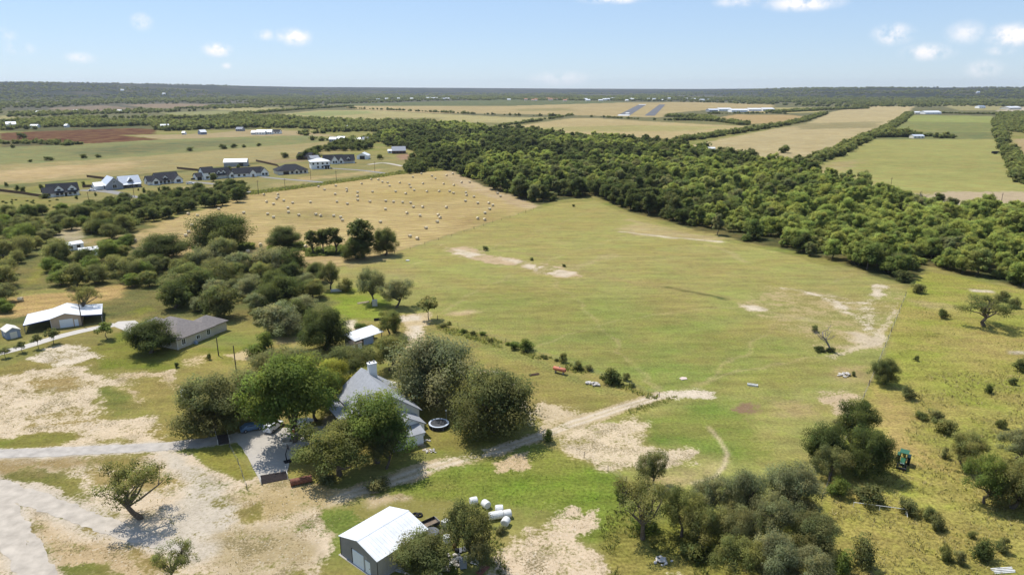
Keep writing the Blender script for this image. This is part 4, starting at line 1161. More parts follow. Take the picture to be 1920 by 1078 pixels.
# field-edge bushes left of the village
for i, (x0, x1, t, b_) in enumerate(((53, 61, 299, 304.5), (83, 100, 294, 302), (149, 164, 289, 297.5), (177, 191, 289, 296), (351, 364, 276, 284), (408, 427, 270, 280), (431, 446, 269, 278), (452, 462, 271, 277), (480, 491, 268, 275), (526, 541, 286, 297), (19, 28, 271, 278), (33, 50, 249, 261))):
    plant('bush', x0, x1, t, b_, 'dark round bush on the field boundary behind the village houses', 'bush', 'dark', cat='bush', group='bushes on the far field boundary')
# dark low shrubs dotted in the near left pasture
rgp = random.Random(4)
for i in range(22):
    x = rgp.uniform(0, 118); y = rgp.uniform(374, 394)
    plant('bush', x, x + rgp.uniform(4, 7), y - rgp.uniform(2, 3), y, 'low dark shrub dotted in the small pasture left of the village', 'bush', 'dark', cat='bush', group='shrubs in the small pasture')
# village garden trees
for i, (x0, x1, t, b_, lab) in enumerate(((72, 83, 345, 356, 'dark garden tree behind the left gable of the dormered house'), (153, 160, 338, 349, 'slim garden tree on the lawn behind the dormered house'),
        (393, 408, 322, 341, 'round garden tree in front of the tall white gabled house'), (425, 435, 310, 324, 'dark tree between the barn and the tall gabled house'), (443, 452, 308, 320, 'narrow dark tree in front of the grey barn'),
        (140, 147, 366, 374, 'little lawn tree at the end of the dormered house'), (176, 182, 360, 368, 'small lawn tree by the village driveway'), (266, 274, 350, 362, 'lawn tree right of the silver-roofed house'), (295, 301, 350, 359, 'lawn tree beside a pole in front of the black-roofed house'),
        (28, 38, 346, 359, 'lawn tree, left of two beside the dormered house'), (39, 50, 350, 361, 'lawn tree, right of two beside the dormered house'),
        (555, 572, 288, 300, 'dark tree by the dark house behind the village'))):
    plant('bush' if x1 - x0 < 14 else 'oak', x0, x1, t, b_, lab, 'garden_tree', 'dark')

# dead trees: bare limbs only
def dead_tree(px, py, top, label, seed, w=.45, name='dead_tree'):
    rg = np.random.default_rng(seed)
    g = G(px, py); h = top_z(top, g.y)
    mb = MB()
    pts = [Vector((0, 0, -.2))]
    for i in range(1, 6):
        pts.append(Vector((rg.normal() * .035 * h + .06 * h * math.sin(i), rg.normal() * .035 * h, h * .62 * i / 5)))
    mb.tube(pts, [h * .042, h * .036, h * .031, h * .027, h * .022, h * .018], 7)
    root = empty(name, label, 'tree', g, 0)
    mb.build('trunk', M_DEAD, root, True)
    br = MB()
    def grow(p, d, ln, r, lev):
        if lev == 0: return
        q = p + d * ln * .5 + Vector(rg.normal(size=3)) * ln * .08
        e = p + d * ln
        br.tube([p, q, e], [r, r * .75, r * .45], 4, False)
        for _ in range(3 if lev > 1 else 0):
            nd = (d + Vector(rg.normal(size=3)) * .6 + Vector((0, 0, .15))).normalized()
            grow(q.lerp(e, rg.uniform(.2, 1)), nd, ln * rg.uniform(.45, .7), r * .5, lev - 1)
    for i in range(7):
        p = pts[rg.integers(2, 6)]
        a = rg.uniform(0, 6.28)
        grow(p, Vector((math.cos(a) * w * 1.6, math.sin(a) * w * 1.6, rg.uniform(.4, 1))).normalized(), h * rg.uniform(.2, .4), h * .014, 3)
    br.build('limbs', M_DEAD, root)


dead_tree(1546, 658, 603, 'dead bare tree standing alone in the pasture', 3)
dead_tree(1726, 390, 355, 'bare dead tree above the creek wood, left of two', 5, .7)
dead_tree(1898, 398, 375, 'thin half-bare tree above the creek wood near the right edge', 8, .8)
dead_tree(346, 515, 492, 'dead pale snag at the lower corner of the hay field', 9, .3)
dead_tree(1258, 965, 905, 'dead bent grey snag in the thicket behind the leaning tree', 12, .5)

# --- masses of trees: scatter in an area --------------------------------------------------------
def scatter(poly, spacing, seed, world=False, jit=.42):
    Q = np.array(poly, float) if world else poly_w(poly)
    rg = np.random.default_rng(seed)
    lo, hi = Q.min(0), Q.max(0)
    nx = int((hi[0] - lo[0]) / spacing) + 1; ny = int((hi[1] - lo[1]) / spacing) + 1
    gx, gy = np.meshgrid(np.arange(nx), np.arange(ny))
    P = np.stack([gx.ravel() + (gy.ravel() % 2) * .5, gy.ravel()], 1).astype(float)
    P = lo + (P + rg.uniform(-jit, jit, P.shape)) * spacing
    return P[sdf_poly(P, Q) > 0]


# single-mesh mid-distance trees (too small to show their parts), wood variants
def wood_kind(key, nvar, W, H, b_h, ncl, nleaf, leaf, r0, leafm, **kw):
    out = []
    for v in range(nvar):
        rg = np.random.default_rng(sum(map(ord, key)) * 11 + v * 97)
        w_ = W * rg.uniform(.85, 1.15); h_ = H * rg.uniform(.85, 1.15)
        Pq, Tq, cs, Nq = crown_arrays(rg, w_, h_, b_h, ncl, nleaf, leaf, **kw)
        out.append(leaf_mesh(key, Pq, Tq, LF[leafm], limbs(rg, w_, h_, b_h, cs, r0, nl=5), Nq))
    return out


WOODM = wood_kind('woodland_tree', 8, 9.5, 9.5, 1.2, 50, 5200, .40, .26, 'wood', gap=.2, low=-.75, rc=(.10, .2))
TREELM = wood_kind('treeline_tree', 5, 10, 8.0, .8, 50, 5200, .38, .26, 'dark', gap=.2, low=-.8, rc=(.11, .2))
BELTM = wood_kind('belt_oak', 5, 11, 8.2, .9, 70, 10500, .29, .34, 'oak', gap=.2, low=-.8, rc=(.10, .19))
FARM = wood_kind('far_tree', 5, 11, 7.5, .3, 22, 420, 1.5, .3, 'far', low=-.9, rc=(.14, .25))


def stand(name, meshes, P, label, group, size=(.75, 1.25), seed=0, mats=None, cat='tree', zs=1.0):
    rg = np.random.default_rng(seed); out = []
    for i, p in enumerate(P):
        o = bpy.data.objects.new(name, meshes[rg.integers(len(meshes))])
        COL.objects.link(o)
        s = rg.uniform(*size)
        o.location = (p[0], p[1], 0); o.rotation_euler = (0, 0, rg.uniform(0, 6.28)); o.scale = (s, s, s * rg.uniform(.85, 1.15) * zs)
        if mats is not None:
            mk = mats[rg.integers(len(mats))]
            if mk:
                o.material_slots[0].link = 'OBJECT'; o.material_slots[0].material = LF[mk]
        tag(o, label, cat, group)
        out.append(o)
    return out


def instancer(srcs):
    ng = bpy.data.node_groups.new('scatter_trees', 'GeometryNodeTree')
    ng.interface.new_socket('Geometry', in_out='INPUT', socket_type='NodeSocketGeometry')
    ng.interface.new_socket('Geometry', in_out='OUTPUT', socket_type='NodeSocketGeometry')
    N, L = ng.nodes, ng.links
    gi = N.new('NodeGroupInput'); go = N.new('NodeGroupOutput')
    iop = N.new('GeometryNodeInstanceOnPoints'); jo = N.new('GeometryNodeJoinGeometry')
    for s in srcs:
        oi = N.new('GeometryNodeObjectInfo'); oi.inputs['Object'].default_value = s; oi.inputs['As Instance'].default_value = True
        oi.transform_space = 'ORIGINAL'
        L.new(oi.outputs['Geometry'], jo.inputs[0])
    def na(nm, ty):
        n = N.new('GeometryNodeInputNamedAttribute'); n.data_type = ty; n.inputs['Name'].default_value = nm; return n.outputs['Attribute']
    L.new(gi.outputs[0], iop.inputs['Points']); L.new(jo.outputs[0], iop.inputs['Instance'])
    iop.inputs['Pick Instance'].default_value = True
    L.new(na('pick', 'INT'), iop.inputs['Instance Index'])
    cb = N.new('ShaderNodeCombineXYZ'); L.new(na('turn', 'FLOAT'), cb.inputs['Z'])
    er = N.new('FunctionNodeEulerToRotation'); L.new(cb.outputs[0], er.inputs[0]); L.new(er.outputs[0], iop.inputs['Rotation'])
    L.new(na('size', 'FLOAT_VECTOR'), iop.inputs['Scale'])
    L.new(iop.outputs[0], go.inputs[0])
    return ng


def mass(name, P, ng, nsrc, size, seed, label=None, z=None, zs=1.0):
    rg = np.random.default_rng(seed)
    n = len(P)
    me = bpy.data.meshes.new(name)
    co = np.zeros((n, 3)); co[:, :2] = P
    if z is not None: co[:, 2] = z
    me.vertices.add(n); me.vertices.foreach_set('co', co.ravel())
    s = rg.uniform(*size, n)
    a = me.attributes.new('pick', 'INT', 'POINT'); a.data.foreach_set('value', rg.integers(0, nsrc, n).astype(np.int32))
    a = me.attributes.new('turn', 'FLOAT', 'POINT'); a.data.foreach_set('value', rg.uniform(0, 6.28, n).astype(np.float32))
    a = me.attributes.new('size', 'FLOAT_VECTOR', 'POINT'); a.data.foreach_set('vector', np.stack([s, s, s * rg.uniform(.8, 1.2, n) * zs], 1).astype(np.float32).ravel())
    o = bpy.data.objects.new(name, me); COL.objects.link(o)
    md = o.modifiers.new('scatter', 'NODES'); md.node_group = ng
    return tag(o, label, kind='stuff')


# creek woodland: the 300 nearest trees are things, the rest masses of the same wood
def wood_variant(meshes, key, k0=0):
    out = []
    for m_ in meshes:
        c = m_.copy(); c.materials[0] = LF[key]; out.append(c)
    return out


POPM = wood_kind('tall_tree', 4, 7.5, 12.5, 1.6, 40, 4200, .40, .24, 'wood', gap=.3, low=-.7, rc=(.11, .2), lobes=3)
SCRM = wood_kind('scrub_tree', 4, 8, 5.2, .4, 34, 3000, .38, .18, 'wood', gap=.35, low=-.85, rc=(.10, .19), lobes=5)
P = scatter(WOODP, 5.8, 21, jit=.6)
den = fbm(P[:, 0] / 30, P[:, 1] / 30, 301) * .6 + fbm(P[:, 0] / 9, P[:, 1] / 9, 302) * .4
P = P[den > .375]
P = P[np.argsort(np.hypot(P[:, 0], P[:, 1]))]
inview = np.abs(P[:, 0] / (P[:, 1] * CP + HC * SP) * FPX) < 985
P = np.concatenate([P[inview], P[~inview]])
pxs = P[:, 0] / (P[:, 1] * CP + HC * SP) * FPX + 960
tone = fbm(P[:, 0] / 55, P[:, 1] / 55, 305) + .45 * (fbm(P[:, 0] / 12, P[:, 1] / 12, 306) - .5) + np.interp(pxs, [800, 1100, 1450, 1920], [-.06, -.04, .05, .12]) - np.interp(P[:, 1], [250, 400, 900], [-.04, .0, .02])
front = sdf_poly(P, poly_w(WOODP))
tone = np.where((front < 9) & (pxs > 1100) & (pxs < 1710), tone - .10, tone)      # darker oaks along the pasture edge
toneid = np.where(tone > .56, 1, np.where(tone < .44, 2, 0))
shape = np.random.default_rng(77).choice(3, len(P), p=(.55, .2, .25))
BASEM = (WOODM, POPM, SCRM)
first_src = {}
TN_LAB = ('mixed green', 'fresh light green', 'dark green'); SH_LAB = ('rounded tree', 'tall slim tree', 'low scrub tree')
nxt = 0
for ti, key in enumerate(('wood', 'fresh', 'wood_dark')):
    for si in range(3):
        ms = wood_variant(BASEM[si], key) if ti else BASEM[si]
        selm = (toneid == ti) & (shape == si)
        idx_ = np.where(selm)[0]
        near_i = idx_[idx_ < 300]
        far_i = idx_[idx_ >= 300]
        if len(near_i) < len(ms): near_i = idx_[:len(ms)]; far_i = idx_[len(ms):]
        st = stand('woodland_tree', ms, P[near_i], '%s %s at the near edge of the creek wood' % (TN_LAB[ti], SH_LAB[si]), 'nearest trees of the creek wood', (.55, 1.15), 31 + ti * 3 + si)
        for o_, m_ in zip(st, ms): o_.data = m_
        if len(far_i):
            ng_ = instancer(st[:len(ms)])
            mass('woodland', P[far_i], ng_, len(ms), (.5, 1.25), 40 + ti * 3 + si, '%s %ss massed in the creek wood' % (TN_LAB[ti], SH_LAB[si]))

# dark treeline between village and hay field
P = scatter([(150, 398), (185, 390), (240, 384), (300, 377), (360, 366), (440, 352), (462, 358), (468, 372), (430, 385), (380, 392), (320, 410), (270, 422), (230, 432), (150, 420)], 7.5, 41)
tl = stand('treeline_tree', TREELM, P, 'dark tree packed in the treeline between village and hay field', 'treeline between village and hay field', (.65, 1.05), 42)
# oak belt below the hay field
P = scatter([(365, 500), (430, 492), (500, 500), (560, 512), (600, 540), (590, 575), (560, 610), (560, 640), (490, 636), (440, 612), (410, 596), (300, 596), (270, 588), (300, 560), (345, 530)], 9.0, 51, jit=.6)
stand('belt_oak', BELTM, P, 'grey-green oak in the dense belt below the hay field', 'oak belt below the hay field', (.55, 1.2), 52, [None, 'dark', 'grey', 'olive'])
# loose wood on the left, around the white roofs
P = scatter([(-20, 405), (120, 398), (200, 405), (250, 430), (245, 450), (300, 500), (350, 520), (300, 555), (230, 535), (130, 540), (20, 545), (-20, 560)], 10.5, 61)
def keep_clear(P, polys, m=3.0):
    for q in polys:
        P = P[sdf_poly(P, poly_w(q)) < -m]
    return P
P = keep_clear(P, [[(105, 445), (192, 445), (200, 482), (110, 480)], [(45, 500), (85, 500), (80, 532), (45, 535)], [(250, 440), (360, 438), (360, 500), (258, 490)]], 1)
stand('wood_tree', BELTM, P, 'scrubby tree in the loose wood around the white roofs', 'loose wood left of the hay field', (.5, 1.05), 62, [None, 'olive', 'dark', 'olive', 'elm'])
P = scatter([(-30, 580), (10, 560), (70, 590), (110, 575), (160, 575), (260, 585), (240, 600), (190, 578), (95, 588), (40, 605), (-30, 640)], 7.5, 71)
P = keep_clear(P, [[(30, 575), (190, 570), (190, 625), (30, 625)], [(-10, 600), (45, 600), (45, 640), (-10, 640)]], 2)
stand('barn_tree', BELTM, P, 'scrubby tree close behind the tan metal barn', 'trees behind the tan barn', (.4, .75), 72, [None, 'olive', 'elm'])
# trees about the village and its farms
for k_, (poly, sp_, sd) in enumerate((
        ([(560, 300), (610, 296), (680, 290), (700, 275), (640, 268), (600, 282)], 9, 81),
        ([(690, 300), (725, 298), (725, 275), (770, 270), (800, 290), (820, 312), (800, 320), (775, 318), (760, 296), (740, 285), (730, 300)], 9, 82),
        ([(755, 318), (775, 312), (800, 312), (800, 324), (758, 328)], 7, 83))):
    P = keep_clear(scatter(poly, sp_, sd), [[(600, 285), (692, 283), (692, 312), (600, 312)], [(725, 276), (780, 276), (780, 302), (725, 302)]], 1)
    stand('village_tree', TREELM, P, 'dark tree standing behind the right-hand village houses', 'trees behind the village', (.6, 1.0), 84 + k_)

# far hedgerows and woods: masses of small trees
RT = ['dark tree alone below the blue-walled barn', 'rounded tree just right of the blue-walled barn', 'tall tree second right of the blue-walled barn', 'low tree farthest right of the blue-walled barn', 'tree close behind the blue-walled barn']
far_src = stand('roadside_tree', FARM, [tuple(G(1470, 287)[:2]), tuple(G(1345, 287)[:2]), tuple(G(1366, 288)[:2]), tuple(G(1390, 294)[:2]), tuple(G(1322, 280)[:2])], 'lone tree beside the blue-walled barn across the creek', 'trees by the blue-walled barn', (.9, 1.2), 5)
for o_, m_ in zip(far_src, FARM): o_.data = m_
for o_, l_ in zip(far_src, RT): o_['label'] = l_
NG_FAR = instancer(far_src)


def hedge(name, pts, width, spacing, size, seed, label):
    Q = poly_w(pts)
    rg = np.random.default_rng(seed)
    out = []
    for i in range(len(Q) - 1):
        ln = np.linalg.norm(Q[i + 1] - Q[i]); n = max(1, int(ln / spacing * max(1, width / 7)))
        t = rg.uniform(0, 1, n)
        e = (Q[i + 1] - Q[i]) / ln; nn = np.array([-e[1], e[0]])
        out.append(Q[i] + t[:, None] * (Q[i + 1] - Q[i]) + nn * rg.uniform(-.5, .5, n)[:, None] * width)
    P_ = np.concatenate(out)
    P_ = P_[fbm(P_[:, 0] / 22, P_[:, 1] / 22, seed) > .36]
    return mass(name, P_, NG_FAR, len(far_src), (size[0] * .7, size[1] * 1.15), seed, label)


hedge('hedgerow', [(1490, 316), (1560, 292), (1620, 262), (1660, 245), (1685, 230), (1705, 214)], 16, 4.5, (.5, .95), 101, 'hedgerow between the dry field and the far green field')
hedge('hedgerow', [(1625, 258), (1680, 256), (1720, 258)], 22, 3.5, (.9, 1.3), 102, 'dark clump of trees at the bend of the hedgerow')
hedge('hedgerow', [(1725, 256), (1745, 256)], 12, 5, (.6, .8), 103, 'small dark clump beside the far shed')
hedge('hedgerow', [(1752, 259), (1785, 259)], 20, 3.5, (.7, 1.0), 104, 'dark round clump alone on the far green field boundary')
hedge('hedgerow', [(1870, 225), (1872, 245), (1885, 272), (1905, 305), (1930, 350)], 14, 5, (.5, .85), 105, 'hedgerow along the dirt lane at the right frame edge')
hedge('hedgerow', [(1225, 272), (1300, 262), (1400, 246), (1440, 240), (1500, 229), (1545, 214)], 18, 4.5, (.5, .9), 106, 'hedgerow running up beside the airfield pasture')
hedge('hedgerow', [(1250, 226), (1300, 226), (1350, 228), (1400, 235)], 22, 5, (.6, 1.0), 107, 'tree row on the near side of the airfield')
hedge('hedgerow', [(1250, 219), (1320, 221), (1330, 226)], 40, 5, (.6, 1.0), 108, 'dark copse at the end of the airfield tree row')
hedge('hedgerow', [(1100, 219), (1180, 223), (1245, 226)], 9, 8, (.35, .6), 109, 'thin hedge crossing below the runways')
hedge('hedgerow', [(930, 238), (990, 230), (1040, 222), (1076, 216)], 12, 7, (.4, .75), 110, 'hedge climbing left of the airfield pasture')
hedge('hedgerow', [(640, 203), (760, 208), (860, 213), (960, 217), (1060, 219)], 12, 14, (.5, .95), 111, 'broken line of trees across the far tan fields')
hedge('hedgerow', [(430, 217), (500, 211), (560, 206), (660, 200)], 25, 7, (.5, 1.0), 112, 'tree row left of the pale green far field')
hedge('hedgerow', [(1440, 212), (1500, 209), (1560, 206), (1620, 204)], 40, 6, (.6, 1.0), 113, 'dark tree row behind the airfield hangars')
hedge('hedgerow', [(1330, 214), (1440, 213), (1480, 214)], 15, 9, (.4, .8), 114, 'low tree row in front of the hangars')
hedge('hedgerow', [(1770, 213), (1800, 214), (1865, 215)], 20, 6, (.5, .8), 115, 'tree row above the far bright green field')
hedge('hedgerow', [(0, 270), (50, 268), (100, 270), (145, 272)], 26, 5, (.35, .65), 116, 'dark scrub along the red ploughed field')


def wood_mass(name, poly, spacing, size, seed, label, thin=.0):
    P = scatter(poly, spacing, seed)
    if thin:
        P = P[fbm(P[:, 0] / 130, P[:, 1] / 130, seed) > thin]
    return mass(name, P, NG_FAR, len(far_src), size, seed, label)


wood_mass('far_wood', [(-30, 246), (60, 243), (150, 240), (280, 236), (300, 247), (420, 242), (480, 240), (640, 250), (700, 262), (760, 246), (840, 236), (800, 228), (620, 226), (480, 218), (300, 222), (150, 222), (-30, 232)], 13, (.7, 1.25), 121, 'wide far wood behind the red ploughed field', .43)
wood_mass('far_wood', [(560, 262), (620, 266), (700, 276), (740, 270), (700, 258), (640, 250), (560, 250)], 12, (.6, 1.0), 122, 'trees around the far white farm buildings', .46)
wood_mass('far_wood', [(-30, 222), (150, 216), (300, 212), (420, 206), (600, 200), (640, 196), (480, 195), (300, 206), (100, 212), (-30, 212)], 22, (.8, 1.3), 123, 'dark far wood below the left hills', .5)
wood_mass('far_wood', [(-30, 210), (200, 196), (420, 195), (620, 196), (960, 185), (960, 181), (600, 186), (300, 188), (-30, 194)], 38, (1.0, 1.6), 124, 'dark scrub wood at the foot of the left hills', .46)
wood_mass('far_wood', [(900, 186), (1080, 189), (1300, 192), (1440, 197), (1600, 202), (1940, 200), (1940, 190), (1500, 186), (1200, 183), (960, 181)], 36, (1.0, 1.6), 125, 'dark wood beyond the airfield and town', .47)
wood_mass('far_wood', [(1868, 214), (1945, 212), (1945, 252), (1900, 248), (1872, 240)], 13, (.8, 1.2), 126, 'dark square wood at the right frame edge')
wood_mass('far_wood', [(1230, 276), (1285, 282), (1300, 290), (1260, 290)], 9, (.7, 1.0), 127, 'trees where the airfield hedge meets the creek wood')
# scrub on the hills
rg = np.random.default_rng(131)
n = 14000
az = rg.uniform(-42, 42, n); rr = 4200 + 5200 * rg.uniform(0, 1, n) ** 1.3
hxp = rr * np.sin(np.radians(az)); hyp = rr * np.cos(np.radians(az))
keep = fbm(hxp / 500, hyp / 700, 401) > .47
hxp, hyp = hxp[keep], hyp[keep]
hzp = np.maximum(hill_z(hxp, hyp), 0) - 1.5
mass('hill_scrub', np.stack([hxp, hyp], 1), NG_FAR, len(far_src), (1.2, 2.3), 132, 'blue-green juniper scrub covering the distant hills', hzp, .8)

# ------------------------------------------------------------------ buildings
WHITE = mat('white_siding', (.84, .84, .82), .7, .05, .8)
CREAM = mat('cream_siding', (.66, .63, .54), .75, .06, .8)
DARKR = mat('charcoal_shingle', (.028, .030, .037), .85, .22, 2.0, .15)
SILVER = mat('silver_metal_roof', (.60, .63, .67), .38, .06, .6, .4, metal=.25)
WHITER = mat('white_metal_roof', (.68, .69, .70), .45, .09, .7, .35, stretch=(1, 1, 1))
GREYR = mat('grey_shingle', (.31, .32, .34), .9, .12, 1.6, .1)
TAUPE = mat('taupe_shingle', (.225, .200, .185), .9, .12, 1.6, .1)
GREYW = mat('grey_siding', (.30, .31, .33), .75, .08, .8)
BRICKW = mat('cream_brick', (.52, .47, .37), .85, .14, 3.0, .1)
TANW = mat('tan_metal_wall', (.46, .36, .26), .6, .06, .6, .25)
SHOPW = mat('grey_metal_wall', (.27, .265, .26), .5, .07, .6, .3)
SHOPS = mat('taupe_metal_wall', (.36, .34, .315), .5, .07, .6, .3)
BLUET = mat('blue_trim', (.025, .035, .13), .6, .08, 1)
BLUEW = mat('blue_grey_wall', (.26, .31, .40), .6, .08, .8)
TRIM = mat('dark_trim', (.03, .03, .032), .6, .1, 2)
DOORW = mat('white_door', (.72, .76, .78), .5, .03, 1)
DARKIN = mat('shaded_interior', (.05, .045, .04), .9, .2, 1)  # dark colour standing in for shade inside open fronts and hollows
STONE = mat('limestone', (.55, .50, .42), .9, .2, 2.5, .1, bump=.4)
WOODM_ = mat('weathered_wood', (.20, .155, .115), .9, .25, 3, .1)
BROWNW = mat('brown_fence_wood', (.13, .085, .06), .9, .25, 2, .1)
RUST = mat('rusty_steel', (.20, .085, .055), .75, .3, 2.5, .2)
REDP = mat('faded_red_paint', (.50, .17, .10), .55, .2, 1.5, .3)
STEEL = mat('dull_steel', (.32, .32, .33), .5, .15, 2, .4, metal=.4)
BLACK = mat('black_rubber', (.02, .02, .02), .8, .2, 4, .2)
CHALK = mat('white_wrap', (.66, .65, .61), .55, .14, 2, .3)
GREENP = mat('green_paint', (.03, .12, .06), .4, .08, 3, .5)
YELP = mat('yellow_paint', (.50, .43, .10), .4, .08, 3, .5)
HAYM = mat('dry_hay', (.68, .57, .38), .95, .3, 6, .02, bump=.5)
HAYE = mat('hay_end', (.54, .44, .29), .95, .3, 5, .02, bump=.5)
CARW = mat('white_car_paint', (.72, .73, .75), .3, .02, 1, .5)
CARB = mat('blue_car_paint', (.10, .17, .28), .3, .02, 1, .5)
CARD = mat('dark_car_paint', (.03, .032, .036), .3, .02, 1, .5)
BLUEP = mat('blue_pad', (.52, .58, .68), .6, .06, 2)


def glass():
    m, N, L, b = new_mat('window_glass', .08, .6)
    n = N.new('ShaderNodeTexNoise'); n.inputs['Scale'].default_value = .7
    r = N.new('ShaderNodeValToRGB'); r.color_ramp.elements[0].color = (.012, .014, .018, 1); r.color_ramp.elements[1].color = (.05, .06, .075, 1)
    L.new(n.outputs['Fac'], r.inputs[0]); L.new(r.outputs[0], b.inputs['Base Color'])
    return m


GLASS = glass()


def frame(a, b_):
    """left and right front base corners in the photo -> origin, turn, width"""
    A_, B_ = G(*a), G(*b_)
    d = B_ - A_
    return A_, math.atan2(d.y, d.x), d.length


class House:
    def __init__(self, name, label, cat, a, b_=None, rot=None, group=None, w=None):
        if b_ is not None:
            self.o, self.rot, self.w = frame(a, b_)
        else:
            self.o = Vector(a) if len(a) == 3 else G(*a); self.rot = rot; self.w = w
        self.root = empty(name, label, cat, self.o, self.rot, group)

    def walls(self, x0, x1, y0, y1, h, rise, axis, m, z0=-.1):
        mb = MB()
        if axis == 'x':
            ym = (y0 + y1) / 2
            v = [(x0, y0, z0), (x1, y0, z0), (x1, y1, z0), (x0, y1, z0), (x0, y0, h), (x1, y0, h), (x1, y1, h), (x0, y1, h), (x0, ym, h + rise), (x1, ym, h + rise)]
            f = [(0, 1, 5, 4), (1, 2, 6, 9, 5), (2, 3, 7, 6), (3, 0, 4, 8, 7)]
        else:
            xm = (x0 + x1) / 2
            v = [(x0, y0, z0), (x1, y0, z0), (x1, y1, z0), (x0, y1, z0), (x0, y0, h), (x1, y0, h), (x1, y1, h), (x0, y1, h), (xm, y0, h + rise), (xm, y1, h + rise)]
            f = [(0, 1, 5, 8, 4), (1, 2, 6, 5), (2, 3, 7, 9, 6), (3, 0, 4, 7)]
        return mb.add(v, f).build('wall', m, self.root)

    def gable(self, x0, x1, y0, y1, h, rise, axis, wm, rm, oh=.45, t=.16, name='roof'):
        self.walls(x0, x1, y0, y1, h, rise, axis, wm)
        mb = MB(); up = .06
        if axis == 'x':
            ym = (y0 + y1) / 2; s = rise / (ym - y0)
            for e, sg in ((y0 - oh, 1), (y1 + oh, -1)):
                ze = h - s * oh + up
                q = [(x0 - oh, e, ze), (x1 + oh, e, ze), (x1 + oh, ym, h + rise + up), (x0 - oh, ym, h + rise + up)]
                mb.slab(q if sg > 0 else q[::-1], t)
        else:
            xm = (x0 + x1) / 2; s = rise / (xm - x0)
            for e, sg in ((x0 - oh, 1), (x1 + oh, -1)):
                ze = h - s * oh + up
                q = [(e, y1 + oh, ze), (e, y0 - oh, ze), (xm, y0 - oh, h + rise + up), (xm, y1 + oh, h + rise + up)]
                mb.slab(q if sg > 0 else q[::-1], t)
        return mb.build(name, rm, self.root)

    def hip(self, x0, x1, y0, y1, h, rise, wm, rm, oh=.5, name='roof', walls=True):
        if walls:
            MB().box(x0, x1, y0, y1, -.1, h).build('wall', wm, self.root)
        a0, a1, b0, b1 = x0 - oh, x1 + oh, y0 - oh, y1 + oh
        hw = (b1 - b0) / 2; hl = (a1 - a0) / 2; z = h + .05
        if hl >= hw:
            r0, r1 = (a0 + hw, (b0 + b1) / 2, z + rise), (a1 - hw, (b0 + b1) / 2, z + rise)
            F = [(0, 1, 5, 4), (1, 2, 5), (2, 3, 4, 5), (3, 0, 4)]
        else:
            r0, r1 = ((a0 + a1) / 2, b0 + hl, z + rise), ((a0 + a1) / 2, b1 - hl, z + rise)
            F = [(0, 1, 4), (1, 2, 5, 4), (2, 3, 5), (3, 0, 4, 5)]
        mb = MB().add([(a0, b0, z), (a1, b0, z), (a1, b1, z), (a0, b1, z), r0, r1], F)
        mb.add([(a0, b0, z), (a1, b0, z), (a1, b1, z), (a0, b1, z), (a0, b0, z - .2), (a1, b0, z - .2), (a1, b1, z - .2), (a0, b1, z - .2)], [(0, 4, 5, 1), (1, 5, 6, 2), (2, 6, 7, 3), (3, 7, 4, 0), (4, 7, 6, 5)])
        return mb.build(name, rm, self.root)

    def win(self, x, y, z, w=1.2, h=1.5, face='f', m=None, name='window', pane=None, par=None):
        mb = MB(); d = .07; fr = .12
        def bx(u0, u1, z0, z1, d0, d1):
            if face == 'f': mb.box(x + u0, x + u1, y - d1, y - d0, z0, z1)
            if face == 'b': mb.box(x + u0, x + u1, y + d0, y + d1, z0, z1)
            if face == 'l': mb.box(x - d1, x - d0, y + u0, y + u1, z0, z1)
            if face == 'r': mb.box(x + d0, x + d1, y + u0, y + u1, z0, z1)
        for a in ((-w / 2 - fr, -w / 2, z - fr, z + h + fr), (w / 2, w / 2 + fr, z - fr, z + h + fr), (-w / 2, w / 2, z - fr, z), (-w / 2, w / 2, z + h, z + h + fr), (-.03, .03, z, z + h)):
            bx(*a, 0.0, d)
        o = mb.build(name, m or TRIM, par or self.root)
        mb = MB()
        bx(-w / 2, w / 2, z, z + h, 0.0, .035)
        mb.build('pane', pane or GLASS, o)
        return o

    def door(self, x, y, w, h, face='f', m=None, name='door', panels=0):
        mb = MB()
        def bx(u0, u1, z0, z1, d0, d1):
            if face == 'f': mb.box(x + u0, x + u1, y - d1, y - d0, z0, z1)
            if face == 'l': mb.box(x - d1, x - d0, y + u0, y + u1, z0, z1)
            if face == 'r': mb.box(x + d0, x + d1, y + u0, y + u1, z0, z1)
        bx(-w / 2, w / 2, 0, h, 0, .06)
        for k_ in range(panels):
            bx(-w / 2 + .05, w / 2 - .05, (k_ + .06) * h / panels, (k_ + .94) * h / panels, .06, .09)
        return mb.build(name, m or DOORW, self.root)

    def porch(self, x0, x1, y0, y1, h, drop, rm, nposts=4, pm=None, name='porch_roof'):
        mb = MB(); mb.slab([(x0, y0, h - drop), (x1, y0, h - drop), (x1, y1, h), (x0, y1, h)], .16)
        mb.build(name, rm, self.root)
        for i in range(nposts):
            x = x0 + .25 + (x1 - x0 - .5) * i / max(1, nposts - 1)
            MB().box(x - .12, x + .12, y0 + .15, y0 + .39, 0, h - drop - .17).build('post', pm or WHITE, self.root)

    def dormer(self, x, y, z, w, h, rise, depth, wm, rm, window=True):
        """front-facing gable set on the roof"""
        mb = MB(); x0, x1 = x - w / 2, x + w / 2
        mb.add([(x0, y, z), (x1, y, z), (x1, y, z + h), (x, y, z + h + rise), (x0, y, z + h), (x0, y + depth, z), (x1, y + depth, z), (x1, y + depth, z + h), (x0, y + depth, z + h)],
               [(0, 1, 2, 3, 4), (1, 6, 7, 2), (5, 0, 4, 8)])
        d = mb.build('dormer', wm, self.root)
        mb = MB(); s = rise / (w / 2); oh = .3
        mb.slab([(x0 - oh, y + depth, z + h - s * oh + .05), (x0 - oh, y - oh, z + h - s * oh + .05), (x, y - oh, z + h + rise + .05), (x, y + depth, z + h + rise + .05)], .12)
